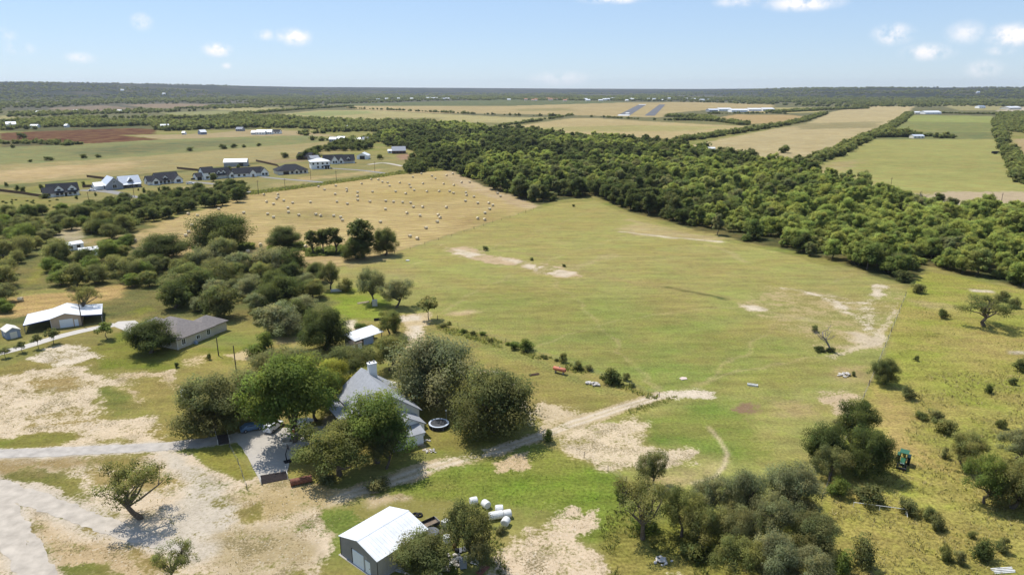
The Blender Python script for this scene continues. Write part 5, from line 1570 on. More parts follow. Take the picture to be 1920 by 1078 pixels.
        mb.slab([(x, y + depth, z + h + rise + .05), (x, y - oh, z + h + rise + .05), (x1 + oh, y - oh, z + h - s * oh + .05), (x1 + oh, y + depth, z + h - s * oh + .05)], .12)
        mb.build('dormer_roof', rm, d)
        if window:
            self.win(x, y, z + h * .25, min(1.6, w * .4), h * .8, par=d, name='dormer_window')


# --- village, from the left ---------------------------------------------------------------------
h = House('village_house', 'white house with black roof and two front dormers, first of the village row', 'house', (84, 371.5), (153, 366)); w = h.w
h.gable(.12 * w, .96 * w, 2.5, 13, 3.3, 4.6, 'x', WHITE, DARKR)
h.gable(-.02 * w, .26 * w, .5, 10, 2.7, 3.2, 'x', WHITE, DARKR)
h.porch(.27 * w, .92 * w, -.2, 2.5, 3.2, .7, DARKR, 6)
for fx in (.42, .78):
    h.dormer(fx * w, 2.2, 3.5, 5.0, 1.1, 2.4, 4, WHITE, DARKR)
for fx in (.36, .48, .70, .84): h.win(fx * w, 2.5, .9, 1.4, 1.5)
h.win(.12 * w, .5, .9, 1.6, 1.4); h.door(.59 * w, 2.5, 1.2, 2.2, m=TRIM)
h.win(-.02 * w, 5, 1, 1.6, 1.3, 'l')
h = House('village_house', 'grey house with silver metal roof and big front gable', 'house', (200, 357), (268, 351)); w = h.w
h.gable(0, .46 * w, 0, 16, 3.4, 5.0, 'y', GREYW, SILVER)
h.gable(.44 * w, 1.0 * w, 3.5, 14, 3.3, 4.6, 'x', GREYW, SILVER)
h.gable(-.24 * w, -.005 * w, 5, 13, 2.8, 2.2, 'x', WHITE, SILVER)
h.porch(.46 * w, .98 * w, .6, 3.4, 3.1, .6, SILVER, 5, TRIM)
h.dormer(.72 * w, 3.8, 4.0, 3.6, .9, 2.0, 4, GREYW, SILVER)
h.win(.23 * w, 0, 1.0, 2.6, 2.4, m=WHITE); h.win(.23 * w, 0, 4.6, 1.4, 1.0, m=WHITE)
for fx in (.56, .7, .86): h.win(fx * w, 3.5, .8, 1.4, 1.6)
h.door(-.12 * w, 5, 3, 2.3, panels=4); h.win(0, 4, 1, 1.4, 1.4, 'l'); h.win(0, 10, 1, 1.4, 1.4, 'l')
h = House('village_house', 'long white farmhouse with black roof and three small front gables', 'house', (279, 348), (345, 342.5)); w = h.w
h.gable(0, .32 * w, 1, 11, 2.9, 3.4, 'x', WHITE, DARKR)
h.gable(.27 * w, .9 * w, 2, 15, 3.4, 4.4, 'x', WHITE, DARKR)
h.gable(.10 * w, .30 * w, -1.6, 6, 2.9, 2.6, 'y', WHITE, DARKR)
h.gable(.72 * w, .97 * w, -.6, 8, 3.0, 3.0, 'y', WHITE, DARKR)
h.dormer(.50 * w, 1.8, 3.9, 3.4, .6, 1.8, 4, WHITE, DARKR)
h.porch(.30 * w, .72 * w, -.6, 2.0, 3.2, .5, DARKR, 5)
h.win(.2 * w, -1.6, .8, 2.4, 1.9); h.win(.845 * w, -.6, .8, 2.6, 1.9)
for fx in (.36, .47, .6): h.win(fx * w, 2, .6, 1.5, 1.9)
h.win(0, 5, .9, 1.4, 1.4, 'l')
h = House('village_house', 'tall white gabled house with black roof and dark garage at its left', 'house', (383, 338), (436, 333.5)); w = h.w
h.gable(0, .40 * w, 0, 11, 5.6, 3.8, 'x', WHITE, DARKR)
h.gable(-.22 * w, -.01 * w, 2, 10, 2.9, 2.4, 'x', WHITE, DARKR)
h.gable(.40 * w, 1.0 * w, 1.5, 12, 3.4, 4.4, 'x', WHITE, DARKR)
h.gable(.88 * w, 1.08 * w, -.8, 6, 2.9, 2.4, 'y', WHITE, DARKR)
for fx in (.56, .72): h.dormer(fx * w, 1.6, 3.9, 3.2, 1.0, 1.7, 4, WHITE, DARKR)
h.porch(.42 * w, .88 * w, -.9, 1.5, 3.2, .5, DARKR, 4)
h.win(.12 * w, 0, 1, 1.8, 1.6); h.win(.3 * w, 0, 1, 1.8, 1.6); h.win(.2 * w, 0, 3.9, 1.2, 1.3); h.win(.98 * w, -.8, .8, 1.8, 1.6)
h.door(-.12 * w, 2, 3.4, 2.4, m=DARKIN, name='garage_door'); h.win(0, 4, 3.8, 1.3, 1.4, 'l')
h = House('village_house', 'low white house with long black roof beside the tall gabled house', 'house', (441, 334), (502, 330)); w = h.w
h.gable(0, .86 * w, 2, 13, 3.1, 4.0, 'x', WHITE, DARKR)
h.gable(.45 * w, .66 * w, 0, 7, 2.9, 3.0, 'y', WHITE, DARKR)
h.gable(.80 * w, 1.04 * w, .5, 12, 3.1, 3.6, 'y', WHITE, DARKR)
h.win(.14 * w, 2, .9, 1.6, 1.4); h.win(.3 * w, 2, .9, 1.6, 1.4); h.win(.87 * w, .5, .8, 1.6, 1.6); h.win(.97 * w, .5, .8, 1.6, 1.6)
h.door(.555 * w, 0, 1.6, 2.2, m=WOODM_)
h = House('village_house', 'wide tan house under a low black hip roof', 'house', (522, 328.5), (578, 325)); w = h.w
h.hip(0, w, 0, 16, 3.1, 4.4, CREAM, DARKR, .7)
h.gable(.52 * w, .68 * w, -1.6, 4, 2.9, 1.6, 'y', CREAM, DARKR)
h.door(.26 * w, 0, 4.6, 2.5, m=DARKIN, name='garage_door')
for fx in (.46, .6, .76, .9): h.win(fx * w, 0 if fx != .6 else -1.6, .6, 1.5, 1.8)
h = House('village_house', 'two-storey white house with pale hip roof', 'house', (584, 318), (619, 316.5)); w = h.w
h.hip(0, w, 0, 13, 6.4, 2.6, WHITE, WHITER, .7)
for fx in (.12, .36, .62, .86): h.win(fx * w, 0, 4.0, 1.2, 1.5)
for fx in (.36, .6): h.win(fx * w, 0, .9, 1.4, 1.6)
h.porch(.66 * w, w, -2, 0, 3.0, .3, DARKR, 3); h.door(.84 * w, 0, 3.6, 2.4, m=DARKIN, name='garage_door')
h.win(0, 4, 4, 1.2, 1.4, 'l'); h.win(0, 9, 4, 1.2, 1.4, 'l')
h = House('village_house', 'black-roofed house with two steep white front gables, last of the row', 'house', (608, 308.5), (667, 306.5)); w = h.w
h.gable(0, .62 * w, 3, 14, 3.2, 4.8, 'x', WHITE, DARKR)
h.gable(.60 * w, .98 * w, 2, 13, 3.2, 4.6, 'x', WHITE, DARKR)
h.gable(.22 * w, .45 * w, -.5, 8, 3.0, 4.6, 'y', WHITE, DARKR)
h.gable(.46 * w, .62 * w, .5, 8, 3.0, 3.2, 'y', WHITE, DARKR)
h.dormer(.78 * w, 2.2, 3.8, 3, .8, 1.8, 4, WHITE, DARKR)
h.porch(.63 * w, .96 * w, -.6, 2, 3.0, .5, DARKR, 4)
h.win(.3 * w, -.5, .8, 1.4, 1.8); h.win(.38 * w, -.5, .8, 1.4, 1.8); h.win(.54 * w, .5, .8, 1.6, 1.8)
h.door(.1 * w, 3, 4.5, 2.4, m=DARKIN, name='garage_door')


def barn(label, a, b_, depth, hgt, rise, wm, rm, axis='x', door=None, name='barn', cat='barn', win=0, group=None):
    h = House(name, label, cat, a, b_, group=group)
    h.gable(0, h.w, 0, depth, hgt, rise, axis, wm, rm, .4)
    if door: h.door(h.w * door[0], 0, door[1], door[2], m=door[3], panels=3 if door[3] is not DARKIN else 0)
    for i in range(win): h.win(h.w * (i + .5) / win, 0, hgt * .35, 1.3, 1.2)
    return h


barn('grey metal barn behind the low white village house', (420, 313.5), (463, 312.5), 13, 4.2, 2.4, GREYW, SILVER, door=(.75, 4, 3.2, DARKIN))
barn('small white barn with dark arched doorway right of the village', (669, 299), (690, 299), 12, 3.6, 2.6, WHITE, WHITER, 'y', (.5, 5, 3.4, DARKIN))
barn('dark long house behind the village hip-roofed house', (556, 299.5), (582, 300), 12, 3.0, 3.6, BROWNW, DARKR, win=3, name='farmhouse', cat='house')
barn('blue-grey roofed shed behind the two-storey white house', (584, 303), (600, 302), 10, 2.8, 2.4, GREYW, GREYR, win=2, name='farmhouse', cat='house')
barn('grey-roofed farmhouse beside the bare brown plot', (736, 289), (761, 288.5), 14, 3.4, 4.0, BROWNW, GREYR, win=4, name='farmhouse', cat='house')
barn('small silver shed left of the grey-roofed farmhouse', (727, 288), (735, 288), 7, 2.8, 1.4, SILVER, WHITER, win=1, name='shed', cat='shed')
barn('blue-walled open barn with white roof across the creek', (1306, 289.5), (1341, 290), 18, 4.0, 3.0, BLUET, WHITER, door=(.5, 14, 3.2, DARKIN))
# farm buildings beyond the village fields
FARB = [
    ((480, 253), (496, 253), 14, 4, 3, WHITE, SILVER, 'white long barn at the left of the far farmyard'), ((499, 252.5), (509, 252.5), 10, 4, 3, WHITE, WHITER, 'small white house in the far farmyard'),
    ((510, 251.5), (524, 251.5), 12, 3.4, 3, WHITE, DARKR, 'dark-roofed house at the right of the far farmyard'), ((471, 253), (479, 253), 10, 3.5, 2.6, WHITE, WHITER, 'white shed at the far farmyard entrance'),
    ((617, 266.5), (630, 266.5), 12, 3.5, 2.5, BLUEW, WHITER, 'bluish white cottage left of the far lane'), ((632, 266), (645, 266), 12, 3.8, 2.8, WHITE, SILVER, 'white cottage next to the bluish one by the far lane'),
    ((658, 268), (667, 268), 10, 3.4, 2.4, WHITE, WHITER, 'white outbuilding above the village trees'), ((668, 267), (675, 267), 8, 3.4, 2.4, WHITE, SILVER, 'grey-white outbuilding above the village trees'),
    ((678, 267.5), (689, 267.5), 12, 3.4, 3.2, GREYW, GREYR, 'dark-roofed outbuilding above the village trees'), ((641, 243.5), (650, 243.5), 14, 4, 3, WHITE, WHITER, 'white roof deep in the wood above the village'),
    ((12, 238), (31, 237.5), 22, 4.5, 4, WHITE, WHITER, 'large white barn at the left frame edge beyond the red field'), ((55, 240), (69, 240), 12, 3.4, 2.5, WHITE, WHITER, 'low white shed beyond the red field'),
    ((303, 242), (320, 241.5), 16, 4, 3.5, WHITE, SILVER, 'silver-roofed barn at the end of the red field'), ((377, 253), (388, 252.5), 12, 4, 3, BLUEW, WHITER, 'bluish shed in the trees beyond the tan field'),
    ((442, 246.5), (454, 246.5), 13, 3.5, 3, GREYW, GREYR, 'grey shed left of the far farmyard'), ((341, 253), (346, 253), 7, 3, 2, WHITE, WHITER, 'tiny white shed in the trees beyond the tan field'),
    ((120, 239.5), (125, 239.5), 10, 3.5, 2.5, WHITE, WHITER, 'tiny white house in the wood beyond the red field'), ((1735, 214.5), (1765, 214.2), 24, 4.5, 4, WHITE, WHITER, 'long white barn above the far bright green field'),
    ((1716, 214), (1730, 214), 14, 3.8, 3, CREAM, WHITER, 'cream shed left of the long white far barn'), ((1713, 260), (1733, 260), 12, 3.2, 2, CREAM, SILVER, 'low shed half hidden by the dark clump on the far field'),
    ((1836, 203.5), (1848, 203.5), 25, 6, 3, WHITE, BLUEW, 'pale blue-roofed hall on the far right plain'), ((1892, 206), (1915, 205.5), 30, 6, 4, CREAM, WHITER, 'pale works building by the quarry at the right edge'),
    ((66, 213), (74, 213), 16, 4, 3, WHITE, WHITER, 'white house below the left hills'), ((136, 210.5), (143, 210.5), 16, 4, 3, WHITE, WHITER, 'white barn between the far brown fields'), ((218, 211), (226, 211), 16, 4, 3, WHITE, WHITER, 'white house right of the far brown fields'),
]
for (a, b_, dp, hg, rs, wm, rm, lab) in FARB:
    barn(lab, a, b_, dp, hg, rs, wm, rm, win=3, name='farm_building', cat='building')
# airfield hangars
for i, (x0, x1, y, lab) in enumerate(((1330, 1346, 210.5, 'dark-fronted hangar at the left of the airfield row'), (1348, 1372, 208.6, 'long white hangar, second in the airfield row'), (1372, 1402, 210.8, 'widest white hangar in the airfield row'), (1404, 1428, 209, 'white hangar right of the widest one'), (1430, 1452, 208.4, 'white hangar at the right end of the airfield row'))):
    barn(lab, (x0, y), (x1, y), 40, 6, 3, GREYW if i == 0 else WHITE, SILVER if i == 0 else WHITER, name='hangar', cat='hangar', win=4)
# the town at the foot of the hills
rgp = random.Random(11)
REDR = mat('red_tile_roof', (.42, .20, .13), .85, .15, .3)
for i in range(46):
    px = rgp.choice((rgp.uniform(975, 1060), rgp.uniform(975, 1060), rgp.uniform(1060, 1200), rgp.uniform(1130, 1330), rgp.uniform(660, 960)))
    py = rgp.uniform(185.5, 188.8) if px < 960 else rgp.uniform(186.5, 190.5)
    red = 975 < px < 1060
    wpx = rgp.uniform(4, 9)
    barn('red-roofed house in the distant town' if red else 'pale building on the distant plain below the skyline', (px, py), (px + wpx, py), rgp.uniform(18, 40), rgp.uniform(4, 8), 4, CREAM if i % 3 else WHITE, REDR if red else rgp.choice((WHITER, SILVER, WHITER)), name='town_building', cat='building', group='red-roofed houses of the town' if red else 'pale buildings of the plain')

# --- neighbour's place --------------------------------------------------------------------------
F = G(333, 656)
yaw = math.atan2(-.42, .907)
h = House('neighbour_house', 'cream brick house under a broad taupe hip roof', 'house', (F.x, F.y, 0), rot=yaw)
h.hip(-15.5, 0, 0, 12.5, 2.9, 3.5, BRICKW, TAUPE, .55)
h.hip(-7.5, -.4, 9, 17.5, 2.85, 2.3, BRICKW, TAUPE, .5, name='rear_roof')
h.hip(-19.5, -10, 1.8, 10.5, 2.85, 2.5, BRICKW, TAUPE, .5, name='garage_roof')
for yy in (2.2, 7.0, 10.6): h.win(0, yy, .9, 1.1, 1.5 if yy != 7 else 1.0, 'r', WHITE)
for xx in (-3, -7, -12): h.win(xx, 0, .9, 1.3, 1.4, 'f', WHITE)
h.door(-9.6, 0, 1.1, 2.1, m=WOODM_)
MB().box(.3, 1.1, 5.1, 5.9, 0, .75).build('air_conditioner', BLUEW, h.root)
MB().tube([(0.12, .1, 0), (.12, .1, 2.8)], [.05, .05], 6).build('downspout', WHITE, h.root)

h = House('metal_barn', 'tan metal barn with white roof and open lean-to carports', 'barn', (97, 617.5), (155, 609.5)); w = h.w
dp = 11
h.walls(0, w, 0, dp, 3.2, 1.15, 'y', TANW)
mb = MB(); xm = w / 2
mb.slab([(0, -.4, 3.26), (xm, -.4, 4.45), (xm, dp + .4, 4.45), (0, dp + .4, 3.26)], .1)
mb.slab([(xm, -.4, 4.45), (w, -.4, 3.26), (w, dp + .4, 3.26), (xm, dp + .4, 4.45)], .1)
mb.build('roof', WHITER, h.root)
MB().slab([(-6.6, -.4, 2.45), (-.01, -.4, 3.24), (-.01, dp + .4, 3.24), (-6.6, dp + .4, 2.45)], .1).build('carport_roof', WHITER, h.root)
MB().slab([(w + .01, -.4, 3.22), (w + 5.4, -.4, 2.75), (w + 5.4, dp + .4, 2.75), (w + .01, dp + .4, 3.22)], .1).build('carport_roof', WHITER, h.root)
MB().box(-6.66, -6.6, -.4, dp + .4, 2.15, 2.46).build('fascia', BLUET, h.root)
MB().slab([(-6.6, -.44, 2.40), (0, -.44, 3.18), (0, -.46, 2.9), (-6.6, -.46, 2.12)], .05).build('fascia', BLUET, h.root)
MB().slab([(w, -.44, 3.14), (w + 5.4, -.44, 2.66), (w + 5.4, -.46, 2.4), (w, -.46, 2.86)], .05).build('fascia', BLUET, h.root)
for x in (-6.4, w + 5.2):
    for y in (-.2, dp / 2, dp): MB().box(x - .07, x + .07, y - .07, y + .07, 0, 2.4).build('post', STEEL, h.root)
h.door(w * .5, 0, 3.4, 2.5, panels=5, name='garage_door'); h.door(w * .82, 0, 1.0, 2.1)
MB().tube([(.06, -.06, 0), (.06, -.06, 3.2)], [.05, .05], 6).build('downspout', WHITE, h.root)

h = House('garden_shed', 'small grey shed with pale roof left of the tan barn', 'shed', (14, 637), (40, 631)); w = h.w
h.gable(0, w, 0, 4.6, 2.3, .9, 'y', BLUEW, CREAM, .2)
h.door(w * .5, 0, 1.7, 1.9, m=CREAM); h.win(0, 2.2, 1, .8, .8, 'l', WHITE)

h = House('open_shed', 'long open shed with bright white roof behind the house', 'shed', (668, 654), (717, 637)); w = h.w
MB().slab([(-.6, -.4, 2.5), (w + .3, -.4, 2.5), (w + .3, 4.8, 3.3), (-.6, 4.8, 3.3)], .1).build('roof', WHITER, h.root)
MB().box(-.3, w, 4.4, 4.55, 0, 3.1).build('wall', BLUEW, h.root)
MB().box(-.3, -.15, .1, 4.35, 0, 2.5).build('wall', GREYW, h.root)
MB().box(w * .28, w * .66, .05, .18, 0, 2.35).build('wall', BLUEW, h.root)
for x in (.1, w * .28 - .1, w * .66 + .1, w - .2): MB().box(x - .08, x + .08, -.15, .02, 0, 2.38).build('post', WOODM_, h.root)
h = House('tool_shed', 'tiny brown-roofed shed in front of the white-roofed open shed', 'shed', (659, 659), (679, 653)); w = h.w
h.gable(0, w, 0, 2.4, 1.9, .7, 'x', CREAM, WOODM_, .2); h.door(w * .5, 0, .8, 1.6, m=WOODM_)
# roofs in the left wood
h = House('mobile_home', 'white-roofed mobile home among trees, upper one in the left wood', 'house', (110, 474), (158, 466)); w = h.w
h.gable(0, w, 0, 5, 2.6, .8, 'x', WHITE, WHITER, .2)
for fx in (.2, .5, .8): h.win(fx * w, 0, .9, 1.2, 1.0)
h = House('mobile_home', 'white-roofed mobile home among trees, lower one in the left wood', 'house', (150, 482), (186, 478)); w = h.w
h.gable(0, w, 0, 5, 2.6, .8, 'x', WHITE, WHITER, .2)
for fx in (.25, .7): h.win(fx * w, 0, .9, 1.2, 1.0)
h = House('mobile_home', 'pale-roofed cabin at the left frame edge in the wood', 'house', (-8, 481), (12, 479)); w = h.w
h.gable(0, w, 0, 5, 2.5, .8, 'x', CREAM, WHITER, .2); h.win(.7 * w, 0, .9, 1.2, 1.0)

# --- the house in the middle ---------------------------------------------------------------------
h = House('farmhouse', 'white house with steep grey roof and tall chimney among trees', 'house', (-22.2, 119.2, 0), rot=math.atan2(2.9, 4.6))
h.gable(-4.0, 8.0, 7.5, 24, 3.9, 4.4, 'y', CREAM, GREYR, .5)
h.gable(.2, 7.0, 2.9, 8.2, 2.9, 2.0, 'y', WHITE, GREYR, .35, name='wing_roof')
h.walls(-1.5, 5.4, 0, 3.0, 2.55, .02, 'x', WHITE)
MB().slab([(-1.8, -.4, 2.6), (5.8, -.4, 2.6), (5.8, 3.2, 3.25), (-1.8, 3.2, 3.25)], .14).build('lean_to_roof', GREYR, h.root)
MB().add([(5.38, 0, 2.4), (5.38, 3.0, 2.4), (5.38, 3.0, 3.08)], [(0, 1, 2)]).build('wall', WHITE, h.root)
for k_ in range(6):
    MB().box(-1.5, 5.4, -.03, -.005, .25 + k_ * .38, .30 + k_ * .38).build('siding_board', WHITE, h.root)
MB().box(-1.45, 5.35, -.08, .05, 0, .22).build('foundation', STONE, h.root)
MB().box(2.6, 4.4, 21.2, 22.3, 4, 10.0).build('chimney', WHITE, h.root)
ch = MB().box(2.5, 4.5, 21.1, 22.4, 10.0, 10.15).build('chimney_cap', WHITE, h.root)
for x in (3.0, 4.0): MB().tube([(x, 21.75, 10.15), (x, 21.75, 10.6)], [.18, .18], 8).build('flue', STEEL, ch)
# gabled dormer in the left roof slope, facing the drive
mb = MB(); mb.add([(-2.6, 10.4, 4.9), (-2.6, 14.6, 4.9), (-2.6, 12.5, 7.3)], [(0, 1, 2)]); mb.add([(-2.6, 10.4, 4.9), (1.2, 10.4, 4.9), (-2.6, 12.5, 7.3), (1.2, 12.5, 7.3), (-2.6, 14.6, 4.9), (1.2, 14.6, 4.9)], [(0, 1, 3, 2), (2, 3, 5, 4)]); dm = mb.build('dormer', CREAM, h.root)
mb = MB(); mb.slab([(-3.0, 10.1, 4.65), (1.0, 10.1, 4.65), (1.0, 12.5, 7.42), (-3.0, 12.5, 7.42)], .1); mb.slab([(-3.0, 14.9, 4.65), (-3.0, 12.5, 7.42), (1.0, 12.5, 7.42), (1.0, 14.9, 4.65)], .1); mb.build('dormer_roof', GREYR, dm)
h.win(-2.6, 12.5, 5.1, 1.0, 1.0, 'l', WHITE, par=dm, name='dormer_window')
for yy in (9.5, 12.5, 16, 20, 22.8): h.win(-4.0, yy, 1.0, 1.2, 1.7, 'l', WHITE)
for xx in (-2.6, -.9): h.win(xx, 7.5, 1.0, 1.1, 1.6, 'f', WHITE)
h.win(2.0, 7.5, 5.3, 1.1, 1.3, 'f', WHITE); h.win(7.0, 5.5, 1, 1.3, 1.2, 'r', WHITE); h.win(1.2, 0, 1.2, 1.0, .9, 'f', WHITE)
h.porch(-7.4, -4.1, 13, 23.5, 3.0, 0.0, GREYR, 2); h.door(-4.0, 18.1, 1.1, 2.1, 'l', WOODM_)

# --- metal workshop ------------------------------------------------------------------------------
F = G(707, 1086); Lc = G(640, 1039); Rc = G(787, 1031)
ax = (F - Lc).normalized(); w = (F - Lc).length + .3
h = House('workshop', 'grey metal workshop with white ridged roof and roll-up door', 'workshop', (Lc.x, Lc.y, 0), rot=math.atan2(ax.y, ax.x))
dp = 9.6; hh = 3.3; ri = 1.25
h.walls(0, w, 0, dp, hh, ri, 'y', SHOPW)
mb = MB(); xm = w / 2; e = .18
mb.slab([(-e, -e, hh + .04), (xm, -e, hh + ri + .08), (xm, dp + e, hh + ri + .08), (-e, dp + e, hh + .04)], .08)
mb.slab([(xm, -e, hh + ri + .08), (w + e, -e, hh + .04), (w + e, dp + e, hh + .04), (xm, dp + e, hh + ri + .08)], .08)
rf = mb.build('roof', WHITER, h.root)
MB().slab([(xm - .2, -e, hh + ri + .06), (xm, -e, hh + ri + .13), (xm, dp + e, hh + ri + .13), (xm - .2, dp + e, hh + ri + .06)], .03).slab([(xm, -e, hh + ri + .13), (xm + .2, -e, hh + ri + .06), (xm + .2, dp + e, hh + ri + .06), (xm, dp + e, hh + ri + .13)], .03).build('ridge_cap', WHITER, rf)
for y_ in np.arange(.0, dp + .1, .62):
    for sg in (0, 1):
        xa, xb = (-e, xm - .21) if sg == 0 else (w + e, xm + .21)
        za, zb = hh + .045, hh + ri * (1 - .21 / xm) + .085
        MB().slab([(xa, y_ - .025, za + .035), (xb, y_ - .025, zb + .03), (xb, y_ + .025, zb + .03), (xa, y_ + .025, za + .035)], .03).build('roof_seam', WHITER, rf)
for x in np.arange(.3, w, .3):
    zt = hh + ri * (1 - abs(x - xm) / xm) - .06
    if not (w * .32 < x < w * .74): MB().box(x - .03, x + .03, -.045, 0, .05, zt).build('wall_rib', SHOPW, h.root)
    else: MB().box(x - .03, x + .03, -.045, 0, 2.75, zt).build('wall_rib', SHOPW, h.root)
MB().box(w, w + .03, .02, dp - .02, 0, hh - .02).build('side_panel', SHOPS, h.root)
for y in np.arange(.3, dp, .6): MB().box(w + .03, w + .07, y - .03, y + .03, .05, hh - .05).build('wall_rib', SHOPS, h.root)
for (x, y) in ((-.02, -.06), (w - .06, -.06)): MB().box(x, x + .1, y, y + .06, 0, hh).build('corner_trim', TRIM, h.root)
mb = MB(); mb.box(w * .34, w * .64, -.05, 0, 0, 2.5)
d_ = mb.build('roll_up_door', DOORW, h.root)
for k_ in range(6): MB().box(w * .34 + .03, w * .64 - .03, -.075, -.05, .04 + k_ * .41, .40 + k_ * .41).build('door_panel', DOORW, d_)
MB().box(w * .32, w * .34, -.075, 0, 0, 2.6).build('door_jamb', TRIM, h.root)
d_ = MB().box(w * .68, w * .81, -.05, 0, 0, 2.1).build('door', DOORW, h.root)
MB().box(w * .79, w * .80, -.09, -.05, 1, 1.1).build('door_handle', TRIM, d_)
MB().box(-.25, w + .25, -.35, dp + .25, -.1, .06).build('slab', M_CONC, h.root)

# ------------------------------------------------------------------ vehicles
def car(label, px, py, yaw, m, kind='car', name='car'):
    g = G(px, py)
    r = empty(name, label, {'car': 'car', 'pickup': 'pickup', 'suv': 'car'}[kind], (g.x, g.y, .08), yaw)
    L_ = 4.6 if kind != 'pickup' else 5.6; W_ = .92
    prof = {'car': [(-2.3, .35), (2.3, .35), (2.3, .72), (1.2, .92), (.55, 1.42), (-1.2, 1.46), (-1.9, .98), (-2.3, .95)],
            'suv': [(-2.3, .4), (2.3, .4), (2.3, .9), (1.2, 1.08), (.7, 1.72), (-2.0, 1.76), (-2.28, 1.1)],
            'pickup': [(-2.8, .5), (2.8, .5), (2.8, 1.0), (1.5, 1.12), (.9, 1.78), (-.7, 1.8), (-.85, 1.15), (-2.8, 1.15)]}[kind]
    mb = MB(); n = len(prof)
    vs_ = []
    for s in (-1, 1):
        for (x, z) in prof: vs_.append((x, s * (W_ if z < 1.15 else W_ * .8), z))
    mb.add(vs_, [tuple(range(n)), tuple(range(2 * n - 1, n - 1, -1))] + [(i, n + i, n + (i + 1) % n, (i + 1) % n) for i in range(n)])
    mb.build('body', m, r)
    zt = max(p[1] for p in prof)
    x0, x1 = {'car': (-1.0, .45), 'suv': (-1.8, .6), 'pickup': (-.6, .8)}[kind]
    for s in (-1, 1):
        MB().box(x0, x1, s * .80 - .03, s * .80 + .03, zt - .42, zt - .1).build('side_window', GLASS, r)
    fx = {'car': (.62, 1.12, .95, 1.38), 'suv': (.76, 1.14, 1.14, 1.66), 'pickup': (.96, 1.42, 1.18, 1.72)}[kind]
    MB().slab([(fx[0], -.68, fx[3] + .03), (fx[1], -.78, fx[2] + .03), (fx[1], .78, fx[2] + .03), (fx[0], .68, fx[3] + .03)], .02).build('windscreen', GLASS, r)
    if kind == 'pickup': MB().box(-2.7, -.95, -.78, .78, 1.12, 1.17).build('bed', DARKIN, r)
    for x in (-L_ * .3, L_ * .3):
        for s in (-1, 1):
            wv = MB().tube([(x, s * .72, .36), (x, s * .96, .36)], [.36, .36], 12).build('wheel', BLACK, r)
            MB().tube([(x, s * .95, .36), (x, s * .975, .36)], [.2, .2], 8).build('rim', STEEL, wv)
    for s in (-.6, .6): MB().box(L_ / 2 - .03, L_ / 2 + .02, s - .15, s + .15, .62, .76).build('headlight', DOORW, r)
    return r


car('light blue car parked at the silver-roofed house, nearer the garage', 178, 352.5, .5, CARB, 'suv')
car('white car parked on the drive right of the dormered house', 173, 358.5, .35, CARW)
car('white pickup in front of the long white farmhouse', 357, 346, .3, CARW, 'pickup', 'pickup')
car('dark car beside the dark garage of the tall gabled house', 364, 337.5, .3, CARD)
car('blue car half hidden under the big elm at the drive', 473, 806, .5, CARB)
car('white van parked behind the elm trunk on the apron', 513, 805, 1.3, CARW, 'suv')
car('white pickup right of the elm trunk on the apron', 566, 803, 1.2, CARW, 'pickup', 'pickup')
car('pale car in the left wood beside the lower mobile home', 208, 474, .4, CARW)
car('dark pickup in the left wood under the scrub trees', 93, 500, .8, CARD, 'pickup', 'pickup')
car('white car on the gravel by the wood at the end of the hay field', 824, 312, .9, CARW)

# camper under the oak
g0 = G(343, 760); g1 = G(428, 742)
yaw = math.atan2(g1.y - g0.y, g1.x - g0.x)
r = empty('camper_trailer', 'white camper trailer half hidden behind the grey-green oak', 'trailer', (g0.x, g0.y, 0), yaw)
Lc_ = 9.0
mb = MB()
pr = [(0, .6), (Lc_ - .8, .6), (Lc_, 1.2), (Lc_ - .2, 2.9), (.3, 2.95), (0, 2.7)]
vs_ = [(x, s, z) for s in (0, 2.4) for (x, z) in pr]; n = len(pr)
mb.add(vs_, [tuple(range(n)), tuple(range(2 * n - 1, n - 1, -1))] + [(i, n + i, n + (i + 1) % n, (i + 1) % n) for i in range(n)])
mb.build('body', CARW, r)
for x in (1.2, 3.6, 6.6): MB().box(x, x + 1.0, -.03, 0, 1.5, 2.2).build('window', GLASS, r)
MB().box(5.2, 5.85, -.03, 0, .7, 2.5).build('door', DOORW, r)
for x in (3.6, 4.5):
    for y in (.05, 2.15): MB().tube([(x, y, .36), (x, y + .2, .36)], [.36, .36], 10).build('wheel', BLACK, r)
MB().box(2.5, 3.2, .9, 1.6, 2.93, 3.2).build('roof_vent', WHITE, r)
MB().tube([(Lc_, 1.2, .7), (Lc_ + 1.1, 1.2, .6)], [.07, .07], 5).build('tow_bar', STEEL, r)

# tractor
g = G(1692, 871)
r = empty('tractor', 'green tractor with canopy roof driving through the meadow grass', 'tractor', g, math.radians(-125))
mb = MB(); pr = [(.4, .75), (2.2, .75), (2.25, 1.35), (2.0, 1.55), (.4, 1.7)]
vs_ = [(x, s, z) for s in (-.38, .38) for (x, z) in pr]; n = 5
mb.add(vs_, [tuple(range(n)), tuple(range(2 * n - 1, n - 1, -1))] + [(i, n + i, n + (i + 1) % n, (i + 1) % n) for i in range(n)])
mb.build('hood', GREENP, r)
MB().box(2.22, 2.3, -.3, .3, .8, 1.3).build('grille', TRIM, r)
for s in (-.2, .2): MB().box(2.26, 2.33, s - .1, s + .1, 1.32, 1.44).build('headlight', DOORW, r)
MB().box(-1.3, .4, -.45, .45, .6, 1.05).build('chassis', TRIM, r)
MB().box(-1.0, -.4, -.3, .3, 1.1, 1.35).box(-1.05, -.9, -.3, .3, 1.35, 1.85).build('seat', YELP, r)
